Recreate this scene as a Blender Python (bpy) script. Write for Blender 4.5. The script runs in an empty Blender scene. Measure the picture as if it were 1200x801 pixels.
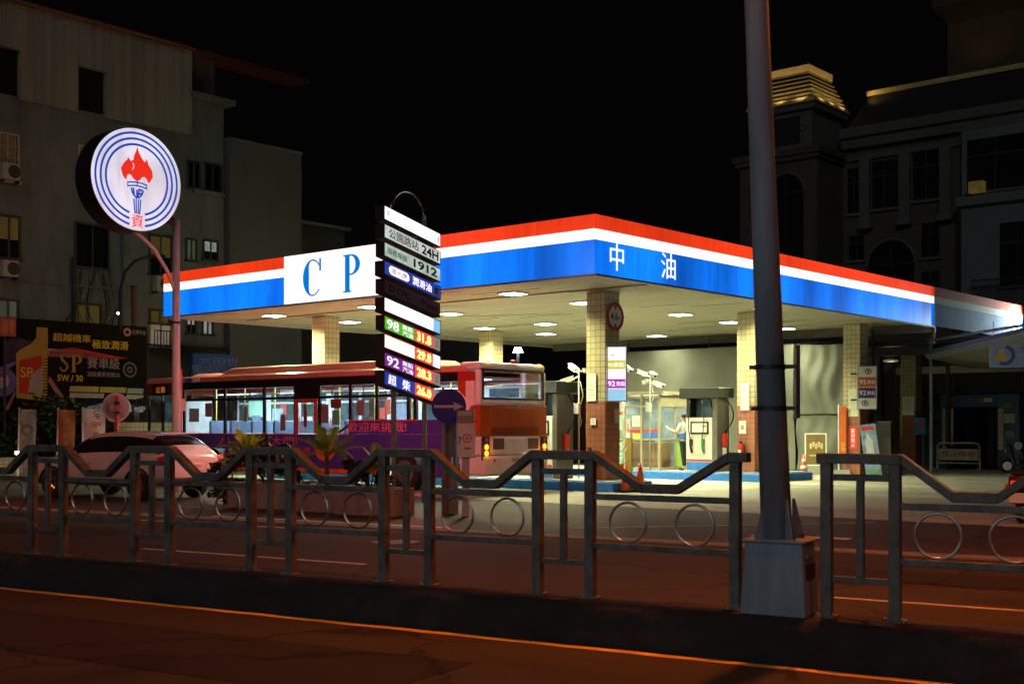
import bpy, math, random
from mathutils import Matrix, Vector
R = math.radians
random.seed(7)
scene = bpy.context.scene
COL = scene.collection

# ------------------------------------------------------------------ camera
F_PX, HORIZON, CAM_H = 1460.0, 500.0, 1.6
cam_data = bpy.data.cameras.new('camera')
cam = bpy.data.objects.new('camera', cam_data); COL.objects.link(cam)
cam.location = (0, 0, CAM_H); cam.rotation_euler = (R(90), 0, 0)
cam_data.sensor_width = 36; cam_data.lens = 36 * F_PX / 1200
cam_data.shift_y = (HORIZON - 400.5) / 1200
cam_data.clip_start = 0.1; cam_data.clip_end = 2000
cam_data.dof.use_dof = True; cam_data.dof.focus_distance = 29; cam_data.dof.aperture_fstop = 5.6
scene.camera = cam
# ------------------------------------------------------------------ night sky, added front fill, exposure
world = bpy.data.worlds.new('World'); scene.world = world; world.use_nodes = True
bg = world.node_tree.nodes['Background']
bg.inputs[0].default_value = (1.0, 0.72, 0.70, 1); bg.inputs[1].default_value = 0.0013
front_fill_d = bpy.data.lights.new('front_fill', 'SUN'); front_fill = bpy.data.objects.new('front_fill', front_fill_d); COL.objects.link(front_fill)  # weak sun lamp added as soft fill for the dark fronts
front_fill_d.energy = 0.15; front_fill_d.angle = R(12); front_fill_d.color = (0.84, 0.93, 1.0)
front_fill.rotation_euler = (R(62), 0, R(-12))
scene.view_settings.view_transform = 'Standard'; scene.view_settings.look = 'None'
scene.view_settings.exposure = 0.0; scene.view_settings.gamma = 1.0
scene.view_settings.use_curve_mapping = False
scene.render.engine = 'CYCLES'
scene.cycles.use_denoising = True
scene.cycles.max_bounces = 6
scene.cycles.sample_clamp_indirect = 4.0

# ------------------------------------------------------------------ frames
def rot(a): return R(a)
S_ORI, S_ROT = Vector((1.8, 27.0, 0)), math.atan2(-0.652, 0.758)      # station: x along the street face, y into the station
R_ORI, R_ROT = Vector((2.558, 8.3, 0)), math.atan2(-0.512, 0.859)     # road: x along the road, y across it
V_ROT = math.atan2(0.758, 0.652)                                       # signs that face the traffic
def S(x, y, z=0):
    c, s = math.cos(S_ROT), math.sin(S_ROT)
    return Vector((S_ORI.x + c*x - s*y, S_ORI.y + s*x + c*y, z))
def RD(x, y, z=0):
    c, s = math.cos(R_ROT), math.sin(R_ROT)
    return Vector((R_ORI.x + c*x - s*y, R_ORI.y + s*x + c*y, z))
def G(px, d, z=0):                      # a place d metres down the street, in the direction of a spot measured in the photo
    return Vector(((px - 600) / F_PX * d, d, z))
def H(py, d): return CAM_H + (HORIZON - py) * d / F_PX

# ------------------------------------------------------------------ materials
MATS = {}
def nodes_of(name):
    m = bpy.data.materials.new(name); m.use_nodes = True
    return m, m.node_tree, m.node_tree.nodes['Principled BSDF']
def pm(name, col, rough=0.6, metal=0.0, var=0.18, scale=2.5, bump=0.0, bscale=40, stretch=(1, 1, 1), spec=0.4, coat=0.0):
    if name in MATS: return MATS[name]
    m, nt, b = nodes_of(name)
    b.inputs['Roughness'].default_value = rough; b.inputs['Metallic'].default_value = metal
    b.inputs['Specular IOR Level'].default_value = spec
    if coat: b.inputs['Coat Weight'].default_value = coat
    tc = nt.nodes.new('ShaderNodeTexCoord'); mp = nt.nodes.new('ShaderNodeMapping')
    mp.inputs['Scale'].default_value = stretch
    nt.links.new(tc.outputs['Object'], mp.inputs[0])
    n = nt.nodes.new('ShaderNodeTexNoise'); n.inputs['Scale'].default_value = scale; n.inputs['Detail'].default_value = 6
    n.inputs['Roughness'].default_value = 0.65
    nt.links.new(mp.outputs[0], n.inputs['Vector'])
    r = nt.nodes.new('ShaderNodeValToRGB'); r.color_ramp.elements[0].position = 0.3; r.color_ramp.elements[1].position = 0.72
    r.color_ramp.elements[0].color = [c*(1-var) for c in col] + [1]
    r.color_ramp.elements[1].color = [min(1, c*(1+var*0.7)) for c in col] + [1]
    nt.links.new(n.outputs['Fac'], r.inputs[0]); nt.links.new(r.outputs[0], b.inputs['Base Color'])
    mr = nt.nodes.new('ShaderNodeMapRange'); mr.inputs[3].default_value = max(0.02, rough-0.1); mr.inputs[4].default_value = min(1, rough+0.12)
    nt.links.new(n.outputs['Fac'], mr.inputs[0]); nt.links.new(mr.outputs[0], b.inputs['Roughness'])
    if bump:
        n2 = nt.nodes.new('ShaderNodeTexNoise'); n2.inputs['Scale'].default_value = bscale; n2.inputs['Detail'].default_value = 4
        nt.links.new(mp.outputs[0], n2.inputs['Vector'])
        bp = nt.nodes.new('ShaderNodeBump'); bp.inputs['Strength'].default_value = bump; bp.inputs['Distance'].default_value = 0.02
        nt.links.new(n2.outputs['Fac'], bp.inputs['Height']); nt.links.new(bp.outputs[0], b.inputs['Normal'])
    MATS[name] = m; return m
def em(name, col, strength, tube=0.0, scale=(1, 1, 1)):
    """a panel lit from inside; tube = how unevenly the tubes behind it glow"""
    if name in MATS: return MATS[name]
    m, nt, b = nodes_of(name)
    b.inputs['Base Color'].default_value = [c*0.5 for c in col] + [1]; b.inputs['Roughness'].default_value = 0.35
    b.inputs['Emission Color'].default_value = list(col) + [1]; b.inputs['Emission Strength'].default_value = strength
    if tube:
        tc = nt.nodes.new('ShaderNodeTexCoord'); mp = nt.nodes.new('ShaderNodeMapping'); mp.inputs['Scale'].default_value = scale
        nt.links.new(tc.outputs['Object'], mp.inputs[0])
        n = nt.nodes.new('ShaderNodeTexNoise'); n.inputs['Scale'].default_value = 1.0; n.inputs['Detail'].default_value = 2.5
        nt.links.new(mp.outputs[0], n.inputs['Vector'])
        mr = nt.nodes.new('ShaderNodeMapRange'); mr.inputs[1].default_value = 0.3; mr.inputs[2].default_value = 0.7
        mr.inputs[3].default_value = strength*(1-tube); mr.inputs[4].default_value = strength*(1+tube)
        nt.links.new(n.outputs['Fac'], mr.inputs[0])
        mp2 = nt.nodes.new('ShaderNodeMapping'); mp2.inputs['Scale'].default_value = (7, 7, 0.9); nt.links.new(tc.outputs['Object'], mp2.inputs[0])
        n2 = nt.nodes.new('ShaderNodeTexNoise'); n2.inputs['Scale'].default_value = 1.0; n2.inputs['Detail'].default_value = 6; n2.inputs['Roughness'].default_value = 0.7
        nt.links.new(mp2.outputs[0], n2.inputs['Vector'])
        mr2 = nt.nodes.new('ShaderNodeMapRange'); mr2.inputs[1].default_value = 0.3; mr2.inputs[2].default_value = 0.55; mr2.inputs[3].default_value = 0.72; mr2.inputs[4].default_value = 1.0
        nt.links.new(n2.outputs['Fac'], mr2.inputs[0])
        ml = nt.nodes.new('ShaderNodeMath'); ml.operation = 'MULTIPLY'; nt.links.new(mr.outputs[0], ml.inputs[0]); nt.links.new(mr2.outputs[0], ml.inputs[1])
        nt.links.new(ml.outputs[0], b.inputs['Emission Strength'])
    MATS[name] = m; return m
def tile_mat(name, col, grout, size, rough=0.25):
    if name in MATS: return MATS[name]
    m, nt, b = nodes_of(name)
    b.inputs['Roughness'].default_value = rough
    tc = nt.nodes.new('ShaderNodeTexCoord'); sp = nt.nodes.new('ShaderNodeSeparateXYZ'); ad = nt.nodes.new('ShaderNodeMath'); cb = nt.nodes.new('ShaderNodeCombineXYZ')
    nt.links.new(tc.outputs['Object'], sp.inputs[0]); nt.links.new(sp.outputs[0], ad.inputs[0]); nt.links.new(sp.outputs[1], ad.inputs[1])
    nt.links.new(ad.outputs[0], cb.inputs[0]); nt.links.new(sp.outputs[2], cb.inputs[1])
    br = nt.nodes.new('ShaderNodeTexBrick'); br.offset = 0.0; br.inputs['Scale'].default_value = 1.0
    br.inputs['Color1'].default_value = list(col) + [1]; br.inputs['Color2'].default_value = [c*0.82 for c in col] + [1]; br.inputs['Mortar'].default_value = list(grout) + [1]
    br.inputs['Brick Width'].default_value = size; br.inputs['Row Height'].default_value = size; br.inputs['Mortar Size'].default_value = size*0.055
    nt.links.new(cb.outputs[0], br.inputs['Vector'])
    n = nt.nodes.new('ShaderNodeTexNoise'); n.inputs['Scale'].default_value = 1.7; n.inputs['Detail'].default_value = 5
    nt.links.new(tc.outputs['Object'], n.inputs['Vector'])
    mx = nt.nodes.new('ShaderNodeMix'); mx.data_type = 'RGBA'; mx.blend_type = 'MULTIPLY'; mx.inputs[0].default_value = 0.5
    nt.links.new(br.outputs['Color'], mx.inputs[6]); nt.links.new(n.outputs['Fac'], mx.inputs[7]); nt.links.new(mx.outputs[2], b.inputs['Base Color'])
    bp = nt.nodes.new('ShaderNodeBump'); bp.inputs['Strength'].default_value = 0.4; bp.inputs['Distance'].default_value = 0.004; bp.invert = True
    nt.links.new(br.outputs['Fac'], bp.inputs['Height']); nt.links.new(bp.outputs[0], b.inputs['Normal'])
    MATS[name] = m; return m
def ribbed(name, col, axis=0, freq=9.0, rough=0.5, metal=0.0, streak=0.35, depth=0.03):
    if name in MATS: return MATS[name]
    m, nt, b = nodes_of(name)
    b.inputs['Roughness'].default_value = rough; b.inputs['Metallic'].default_value = metal
    tc = nt.nodes.new('ShaderNodeTexCoord')
    w = nt.nodes.new('ShaderNodeTexWave'); w.bands_direction = 'XYZ'[axis]; w.inputs['Scale'].default_value = freq; w.wave_profile = 'SIN'
    nt.links.new(tc.outputs['Object'], w.inputs['Vector'])
    bp = nt.nodes.new('ShaderNodeBump'); bp.inputs['Strength'].default_value = 0.9; bp.inputs['Distance'].default_value = depth
    nt.links.new(w.outputs['Fac'], bp.inputs['Height']); nt.links.new(bp.outputs[0], b.inputs['Normal'])
    mp = nt.nodes.new('ShaderNodeMapping'); sc = [3.0, 3.0, 3.0]; sc[2] = 0.12; mp.inputs['Scale'].default_value = sc
    nt.links.new(tc.outputs['Object'], mp.inputs[0])
    n = nt.nodes.new('ShaderNodeTexNoise'); n.inputs['Scale'].default_value = 1.0; n.inputs['Detail'].default_value = 6
    nt.links.new(mp.outputs[0], n.inputs['Vector'])
    r = nt.nodes.new('ShaderNodeValToRGB'); r.color_ramp.elements[0].position = 0.35; r.color_ramp.elements[1].position = 0.6
    r.color_ramp.elements[0].color = [c*(1-streak) for c in col] + [1]; r.color_ramp.elements[1].color = list(col) + [1]
    nt.links.new(n.outputs['Fac'], r.inputs[0]); nt.links.new(r.outputs[0], b.inputs['Base Color'])
    MATS[name] = m; return m
def glass_mat(name, tint=(0.9, 0.95, 0.95), refl=0.12):
    if name in MATS: return MATS[name]
    m = bpy.data.materials.new(name); m.use_nodes = True; nt = m.node_tree; nt.nodes.clear()
    o = nt.nodes.new('ShaderNodeOutputMaterial'); mx = nt.nodes.new('ShaderNodeMixShader')
    t = nt.nodes.new('ShaderNodeBsdfTransparent'); t.inputs[0].default_value = list(tint) + [1]
    g = nt.nodes.new('ShaderNodeBsdfGlossy'); g.inputs['Roughness'].default_value = 0.04
    mx.inputs[0].default_value = refl
    nt.links.new(t.outputs[0], mx.inputs[1]); nt.links.new(g.outputs[0], mx.inputs[2]); nt.links.new(mx.outputs[0], o.inputs[0])
    MATS[name] = m; return m
def asphalt(name, col, wear=0.35, rough=0.75, rz=0.0):
    if name in MATS: return MATS[name]
    m, nt, b = nodes_of(name)
    b.inputs['Specular IOR Level'].default_value = 0.12
    tc = nt.nodes.new('ShaderNodeTexCoord')
    big = nt.nodes.new('ShaderNodeTexNoise'); big.inputs['Scale'].default_value = 0.45; big.inputs['Detail'].default_value = 8; big.inputs['Roughness'].default_value = 0.7
    mp = nt.nodes.new('ShaderNodeMapping'); mp.vector_type = 'TEXTURE'; mp.inputs['Rotation'].default_value = (0, 0, rz); mp.inputs['Scale'].default_value = (6, 1, 1)
    nt.links.new(tc.outputs['Object'], mp.inputs[0]); nt.links.new(mp.outputs[0], big.inputs['Vector'])
    fine = nt.nodes.new('ShaderNodeTexNoise'); fine.inputs['Scale'].default_value = 55; fine.inputs['Detail'].default_value = 3
    nt.links.new(tc.outputs['Object'], fine.inputs['Vector'])
    r = nt.nodes.new('ShaderNodeValToRGB'); r.color_ramp.elements[0].position = 0.32; r.color_ramp.elements[1].position = 0.68
    r.color_ramp.elements[0].color = [c*(1-wear) for c in col] + [1]; r.color_ramp.elements[1].color = [c*(1+wear) for c in col] + [1]
    nt.links.new(big.outputs['Fac'], r.inputs[0])
    mx = nt.nodes.new('ShaderNodeMix'); mx.data_type = 'RGBA'; mx.blend_type = 'OVERLAY'; mx.inputs[0].default_value = 0.6
    nt.links.new(r.outputs[0], mx.inputs[6]); nt.links.new(fine.outputs['Fac'], mx.inputs[7])
    wv = nt.nodes.new('ShaderNodeTexNoise'); wv.inputs['Scale'].default_value = 1.3; wv.inputs['Detail'].default_value = 5; nt.links.new(tc.outputs['Object'], wv.inputs['Vector'])
    va = nt.nodes.new('ShaderNodeVectorMath'); va.operation = 'MULTIPLY_ADD'; va.inputs[1].default_value = (1.1, 1.1, 0)
    nt.links.new(wv.outputs['Color'], va.inputs[0]); nt.links.new(tc.outputs['Object'], va.inputs[2])
    vo = nt.nodes.new('ShaderNodeTexVoronoi'); vo.feature = 'DISTANCE_TO_EDGE'; vo.inputs['Scale'].default_value = 0.33; nt.links.new(va.outputs[0], vo.inputs['Vector'])
    cr = nt.nodes.new('ShaderNodeMapRange'); cr.inputs[1].default_value = 0.0; cr.inputs[2].default_value = 0.012; cr.inputs[3].default_value = 0.45; cr.inputs[4].default_value = 1.0
    nt.links.new(vo.outputs['Distance'], cr.inputs[0])
    vs_ = nt.nodes.new('ShaderNodeTexVoronoi'); vs_.inputs['Scale'].default_value = 0.55; nt.links.new(va.outputs[0], vs_.inputs['Vector'])
    st = nt.nodes.new('ShaderNodeMapRange'); st.inputs[1].default_value = 0.05; st.inputs[2].default_value = 0.30; st.inputs[3].default_value = 0.55; st.inputs[4].default_value = 1.0
    nt.links.new(vs_.outputs['Distance'], st.inputs[0])
    m1 = nt.nodes.new('ShaderNodeMath'); m1.operation = 'MULTIPLY'; nt.links.new(cr.outputs[0], m1.inputs[0]); nt.links.new(st.outputs[0], m1.inputs[1])
    m2 = nt.nodes.new('ShaderNodeMix'); m2.data_type = 'RGBA'; m2.blend_type = 'MULTIPLY'; m2.inputs[0].default_value = 1.0
    nt.links.new(mx.outputs[2], m2.inputs[6]); nt.links.new(m1.outputs[0], m2.inputs[7]); nt.links.new(m2.outputs[2], b.inputs['Base Color'])
    mr = nt.nodes.new('ShaderNodeMapRange'); mr.inputs[3].default_value = rough-0.2; mr.inputs[4].default_value = rough+0.15
    nt.links.new(big.outputs['Fac'], mr.inputs[0]); nt.links.new(mr.outputs[0], b.inputs['Roughness'])
    bp = nt.nodes.new('ShaderNodeBump'); bp.inputs['Strength'].default_value = 0.5; bp.inputs['Distance'].default_value = 0.008
    nt.links.new(fine.outputs['Fac'], bp.inputs['Height']); nt.links.new(bp.outputs[0], b.inputs['Normal'])
    MATS[name] = m; return m

# ------------------------------------------------------------------ mesh helpers
def text_data(body, bold=0.0, cache={}):
    k = (body, bold)
    if k in cache: return cache[k]
    c = bpy.data.curves.new('lettering', 'FONT'); c.body = body; c.offset = bold; c.resolution_u = 3
    c.align_x = 'LEFT'
    o = bpy.data.objects.new('lettering', c); COL.objects.link(o)
    dg = bpy.context.evaluated_depsgraph_get(); dg.update()
    me = bpy.data.meshes.new_from_object(o.evaluated_get(dg))
    vs = [(v.co.x, v.co.y) for v in me.vertices]; fs = [tuple(p.vertices) for p in me.polygons]
    bpy.data.objects.remove(o); bpy.data.curves.remove(c); bpy.data.meshes.remove(me)
    cache[k] = (vs, fs); return cache[k]
class MB:
    def __init__(self, M=None): self.v, self.f, self.mi, self.mats, self.M = [], [], [], [], M
    def add(self, vs, fs, mat, M=None):
        n = len(self.v)
        for p in vs:
            p = Vector(p)
            if M is not None: p = M @ p
            if self.M is not None: p = self.M @ p
            self.v.append(p)
        if mat not in self.mats: self.mats.append(mat)
        i = self.mats.index(mat)
        for f in fs: self.f.append([n + q for q in f]); self.mi.append(i)
        return self
    def box(self, a, b, mat, M=None):
        x0, y0, z0 = a; x1, y1, z1 = b
        if x0 > x1: x0, x1 = x1, x0
        if y0 > y1: y0, y1 = y1, y0
        if z0 > z1: z0, z1 = z1, z0
        vs = [(x0,y0,z0),(x1,y0,z0),(x1,y1,z0),(x0,y1,z0),(x0,y0,z1),(x1,y0,z1),(x1,y1,z1),(x0,y1,z1)]
        return self.add(vs, [(0,3,2,1),(4,5,6,7),(0,1,5,4),(1,2,6,5),(2,3,7,6),(3,0,4,7)], mat, M)
    def frustum(self, c, w0, d0, w1, d1, z0, z1, mat, M=None):
        x, y = c
        vs = [(x-w0/2,y-d0/2,z0),(x+w0/2,y-d0/2,z0),(x+w0/2,y+d0/2,z0),(x-w0/2,y+d0/2,z0),(x-w1/2,y-d1/2,z1),(x+w1/2,y-d1/2,z1),(x+w1/2,y+d1/2,z1),(x-w1/2,y+d1/2,z1)]
        return self.add(vs, [(0,3,2,1),(4,5,6,7),(0,1,5,4),(1,2,6,5),(2,3,7,6),(3,0,4,7)], mat, M)
    def tube(self, pts, r, mat, n=10, M=None, closed=False, r1=None):
        pts = [Vector(p) for p in pts]; L = len(pts); vs, fs = [], []
        prev = None
        for i, p in enumerate(pts):
            if closed: t = (pts[(i+1) % L] - pts[i-1]).normalized()
            else: t = (pts[min(i+1, L-1)] - pts[max(i-1, 0)]).normalized()
            if prev is None:
                a = Vector((0, 0, 1)) if abs(t.z) < 0.9 else Vector((1, 0, 0))
                u = t.cross(a).normalized()
            else: u = (prev - t*prev.dot(t)).normalized()
            prev = u; w = t.cross(u)
            rr = r if r1 is None else r + (r1 - r)*i/max(1, L-1)
            for k in range(n):
                an = 2*math.pi*k/n; vs.append(p + (u*math.cos(an) + w*math.sin(an))*rr)
        for i in range(L if closed else L-1):
            for k in range(n):
                a, b = i*n + k, i*n + (k+1) % n; c, d = ((i+1) % L)*n + (k+1) % n, ((i+1) % L)*n + k
                fs.append((a, b, c, d))
        if not closed: fs += [tuple(range(n))[::-1], tuple((L-1)*n + k for k in range(n))]
        return self.add(vs, fs, mat, M)
    def cyl(self, p0, p1, r, mat, r1=None, n=16, M=None): return self.tube([p0, p1], r, mat, n, M, r1=r1 if r1 is not None else r)
    def poly(self, pts, y0, y1, mat, M=None):            # outline in x,z given thickness along y
        n = len(pts); vs = [(x, y0, z) for x, z in pts] + [(x, y1, z) for x, z in pts]
        fs = [tuple(range(n)), tuple(range(2*n-1, n-1, -1))] + [(i, i+n, (i+1) % n + n, (i+1) % n) for i in range(n)]
        return self.add(vs, fs, mat, M)
    def ribbon(self, pts, h, y0, y1, mat, M=None):       # a bar that follows x,z points
        for (xa, za), (xb, zb) in zip(pts, pts[1:]):
            vs = [(xa,y0,za-h),(xb,y0,zb-h),(xb,y1,zb-h),(xa,y1,za-h),(xa,y0,za),(xb,y0,zb),(xb,y1,zb),(xa,y1,za)]
            self.add(vs, [(0,3,2,1),(4,5,6,7),(0,1,5,4),(1,2,6,5),(2,3,7,6),(3,0,4,7)], mat, M)
        return self
    def ring(self, cx, cz, ra, rb, y, mat, a0=0, a1=360, n=64, M=None):
        vs, fs = [], []
        for i in range(n+1):
            a = R(a0 + (a1-a0)*i/n)
            vs += [(cx+ra*math.cos(a), y, cz+ra*math.sin(a)), (cx+rb*math.cos(a), y, cz+rb*math.sin(a))]
        for i in range(n): fs.append((2*i, 2*i+1, 2*i+3, 2*i+2))
        return self.add(vs, fs, mat, M)
    def disc(self, cx, cz, r, y, mat, n=40, rz=None, M=None):
        rz = rz or r
        vs = [(cx + r*math.cos(2*math.pi*i/n), y, cz + rz*math.sin(2*math.pi*i/n)) for i in range(n)]
        return self.add(vs, [tuple(range(n))], mat, M)
    def flat(self, pts, y, mat, M=None): return self.add([(x, y, z) for x, z in pts], [tuple(range(len(pts)))], mat, M)
    def rect(self, x0, x1, z0, z1, y, mat, M=None): return self.flat([(x0,z0),(x1,z0),(x1,z1),(x0,z1)], y, mat, M)
    def text(self, body, cx, cz, h, mat, y=-0.004, w=None, bold=0.0, vertical=False, M=None, t=0.0):
        if vertical:
            n = len(body)
            for i, ch in enumerate(body): self.text(ch, cx, cz + h*(n-1)/2*1.12 - i*h*1.12, h, mat, y, w, bold, False, M, t)
            return self
        cjk = any(ord(ch) > 0x2E80 for ch in body); fat = bold if cjk else 0.0
        vs, fs = text_data(body, 0.0 if cjk else bold)
        if not vs: return self
        x0 = min(a for a, b in vs); x1 = max(a for a, b in vs); z0 = min(b for a, b in vs); z1 = max(b for a, b in vs)
        sc = h/(z1-z0); sx = sc if w is None else w/(x1-x0)
        q = [(cx + (a-(x0+x1)/2)*sx, y, cz + (b-(z0+z1)/2)*sc) for a, b in vs]
        if fat > 0.008:                                     # heavy strokes: the glyph twice, a hair apart
            s_ = fat*0.55*sc
            self.add([(a-s_, b, c+s_*0.4) for a, b, c in q], fs, mat, M)
            return self.add([(a+s_, b-0.0006, c-s_*0.4) for a, b, c in q], fs, mat, M)
        return self.add(q, fs, mat, M)
    def build(self, name, parent=None, smooth=False, bevel=0.0, subd=0, label=None):
        me = bpy.data.meshes.new(name); me.from_pydata([tuple(p) for p in self.v], [], self.f); me.validate()
        for m in self.mats: me.materials.append(m)
        if len(me.polygons) == len(self.mi): me.polygons.foreach_set('material_index', self.mi)
        if smooth:
            for p in me.polygons: p.use_smooth = True
        me.update()
        o = bpy.data.objects.new(name, me); COL.objects.link(o)
        if parent is not None: o.parent = parent
        if bevel:
            b = o.modifiers.new('bevel', 'BEVEL'); b.width = bevel; b.segments = 2; b.limit_method = 'ANGLE'
        if subd:
            s = o.modifiers.new('subdivision', 'SUBSURF'); s.levels = subd; s.render_levels = subd
        if label: o['label'] = label
        return o
def tag(o, label=None, cat=None, group=None, kind=None):
    if label: o['label'] = label
    if cat: o['category'] = cat
    if group: o['group'] = group
    if kind: o['kind'] = kind
    return o
def thing(name, label, cat, loc=(0, 0, 0), rz=0.0, group=None):
    o = bpy.data.objects.new(name, None); COL.objects.link(o); o.empty_display_size = 0.2
    o.location = loc; o.rotation_euler = (0, 0, rz)
    return tag(o, label, cat, group)
def dup(root, loc, rz=None, label=None):
    r = root.copy(); COL.objects.link(r); r.location = loc
    if rz is not None: r.rotation_euler = (0, 0, rz)
    if label: r['label'] = label
    for ch in list(root.children):
        c = ch.copy(); COL.objects.link(c); c.parent = r
        for g in list(ch.children):
            d = g.copy(); COL.objects.link(d); d.parent = c
    return r
def lamp(name, kind, loc, energy, col, parent=None, rotation=(0, 0, 0), size=None, sy=None, spot=None, blend=0.5, radius=0.1, spread=180):
    d = bpy.data.lights.new(name, kind); d.energy = energy; d.color = col
    if kind == 'AREA':
        d.size = size or 0.5; d.spread = R(spread)
        if sy: d.shape = 'RECTANGLE'; d.size_y = sy
    else: d.shadow_soft_size = radius
    if spot: d.spot_size = R(spot); d.spot_blend = blend
    o = bpy.data.objects.new(name, d); COL.objects.link(o); o.location = loc; o.rotation_euler = rotation
    if parent is not None: o.parent = parent
    return o
def aim(o, target):
    o.rotation_euler = (Vector(target) - o.location).to_track_quat('-Z', 'Y').to_euler()

# ------------------------------------------------------------------ palette
CLEAR = glass_mat('window_glass'); DARKGLASS = pm('dark_glass', (0.012, 0.013, 0.015), 0.08, spec=0.6)
GREYPAINT = pm('grey_fence_paint', (0.125, 0.125, 0.112), 0.5, 0.1, 0.6, 8, 0.25, 60)
POLEPAINT = pm('galvanised_pole', (0.20, 0.26, 0.32), 0.6, 0.0, 0.4, 5, 0.1, 50, (1, 1, 0.15))
STEEL = pm('bright_steel', (0.55, 0.55, 0.55), 0.22, 1.0)
BLACK = pm('black_plastic', (0.012, 0.012, 0.012), 0.5)
DARKGREY = pm('dark_grey_metal', (0.035, 0.035, 0.037), 0.5, 0.2)
WHITE = pm('white_paint', (0.75, 0.75, 0.72), 0.45, var=0.1)
CREAM = pm('cream_paint', (0.55, 0.5, 0.38), 0.5)
CONCRETE = pm('concrete', (0.30, 0.29, 0.26), 0.85, 0, 0.3, 1.5, 0.3, 30)
REDPAINT = pm('red_paint', (0.55, 0.03, 0.02), 0.4)
BLUEPAINT = pm('blue_kerb_paint', (0.02, 0.16, 0.55), 0.5, 0, 0.35, 5)
ORANGE = pm('orange_plastic', (0.75, 0.14, 0.03), 0.5)
RUBBER = pm('rubber', (0.012, 0.012, 0.012), 0.8)
PAPER = pm('paper', (0.72, 0.72, 0.66), 0.7, var=0.08)
INK = pm('black_ink', (0.015, 0.015, 0.015), 0.6); WINK = pm('white_ink', (0.8, 0.8, 0.8), 0.5, var=0.03); RINK = pm('red_ink', (0.6, 0.03, 0.02), 0.5, var=0.05)
BINK = pm('blue_ink', (0.02, 0.07, 0.42), 0.5, var=0.05)
SODIUM = (1.0, 0.175, 0.007); STATION = (0.97, 0.96, 0.52); COOL = (0.74, 0.95, 1.0)
# ================================================================== SETTING
def sheet(name, x0, x1, y0, y1, z, mat, loc=R_ORI, rz=R_ROT):
    mb = MB(); mb.add([(x0,y0,z),(x1,y0,z),(x1,y1,z),(x0,y1,z)], [(0,1,2,3)], mat)
    o = mb.build(name); o.location = (loc.x, loc.y, 0); o.rotation_euler = (0, 0, rz); tag(o, kind='structure'); return o
sheet('ground', -400, 400, -300, 500, -0.02, pm('bare_ground', (0.07, 0.068, 0.06), 0.9, 0, 0.3, 0.4, 0.3, 8))
sheet('near_road', -90, 90, -26, -0.30, -0.004, asphalt('near_asphalt', (0.060, 0.056, 0.052), 0.3, 0.85))
sheet('far_road', -90, 90, 0.16, 7.4, -0.004, asphalt('far_asphalt', (0.060, 0.056, 0.052), 0.32, 0.85))
sheet('apron', -60, 60, 7.8, 60, -0.004, asphalt('apron_asphalt', (0.062, 0.058, 0.052), 0.35, 0.7))
sheet('forecourt', -17.5, 24, -1.2, 30, 0.0, asphalt('forecourt_concrete', (0.34, 0.33, 0.28), 0.35, 0.62), S_ORI, S_ROT)
mb = MB(); mb.box((-60, 7.4, -0.1), (60, 7.8, 0.012), pm('gutter_concrete', (0.24, 0.235, 0.20), 0.8, 0, 0.25, 3, 0.2, 30))
o = mb.build('gutter_strip'); o.location = (R_ORI.x, R_ORI.y, 0); o.rotation_euler = (0, 0, R_ROT); tag(o, kind='structure')
def wobble(x): return 0.012*math.sin(x*3.1) + 0.01*math.sin(x*7.7+1)
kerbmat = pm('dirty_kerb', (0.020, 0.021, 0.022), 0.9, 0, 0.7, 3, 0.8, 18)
mb = MB(); N = 240; vs = []; fs = []
prof = [(-0.315, -0.05), (-0.30, 0.10), (-0.285, 0.27), (-0.255, 0.30), (0.0, 0.305), (0.13, 0.30), (0.16, 0.27), (0.165, -0.05)]
for i in range(N+1):
    x = -45 + 70*i/N
    for j, (y, z) in enumerate(prof):
        vs.append((x, y + (wobble(x) if 0 < j < 4 else 0), z + (wobble(x*1.7+j) * 0.5 if 2 < j < 6 else 0)))
for i in range(N):
    for j in range(len(prof)-1):
        a = i*len(prof) + j; fs.append((a, a+1, a+1+len(prof), a+len(prof)))
mb.add(vs, fs, kerbmat)
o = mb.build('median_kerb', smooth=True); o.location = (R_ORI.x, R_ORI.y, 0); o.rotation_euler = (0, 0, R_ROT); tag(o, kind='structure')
LINEY = pm('yellow_line_paint', (0.80, 0.56, 0.14), 0.6, 0, 0.4, 6); LINEW = pm('white_line_paint', (0.55, 0.55, 0.52), 0.6, 0, 0.45, 5)
def line(name, x0, x1, y0, y1, mat, z=0.001, skew=0):
    mb = MB(); n = max(2, int(abs(x1-x0)/0.25)); vs, fs = [], []
    for i in range(n+1):
        x = x0 + (x1-x0)*i/n; e = 0.008*math.sin(x*9.3)
        vs += [(x, y0 + e + skew*i/n, z), (x, y1 + e + skew*i/n, z)]
    for i in range(n): fs.append((2*i, 2*i+2, 2*i+3, 2*i+1))
    mb.add(vs, fs, mat); o = mb.build(name); o.location = (R_ORI.x, R_ORI.y, 0); o.rotation_euler = (0, 0, R_ROT); tag(o, kind='structure')
line('yellow_edge_line', -50, 30, -0.455, -0.355, LINEY)
for a, b in ((-20.5, -16.4), (-10.55, -6.85), (-1.35, 2.6), (8.2, 12)): line('lane_line', a, b, 3.12, 3.22, LINEW)
for a, b in ((-15.6, -11.0), (-8.2, -6.6), (-5.6, -3.9), (1.5, 5.5)): line('lane_line', a, b, 6.66, 6.78, LINEW)
line('stop_marking', -4.35, -2.9, 9.1, 9.45, LINEW, z=0.006)
line('stop_marking', -14.0, -9.0, 7.9, 8.1, LINEW, z=0.006)
line('apron_line', -7.2, -3.4, 8.9, 9.0, LINEW, z=0.006, skew=3.6)

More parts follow.
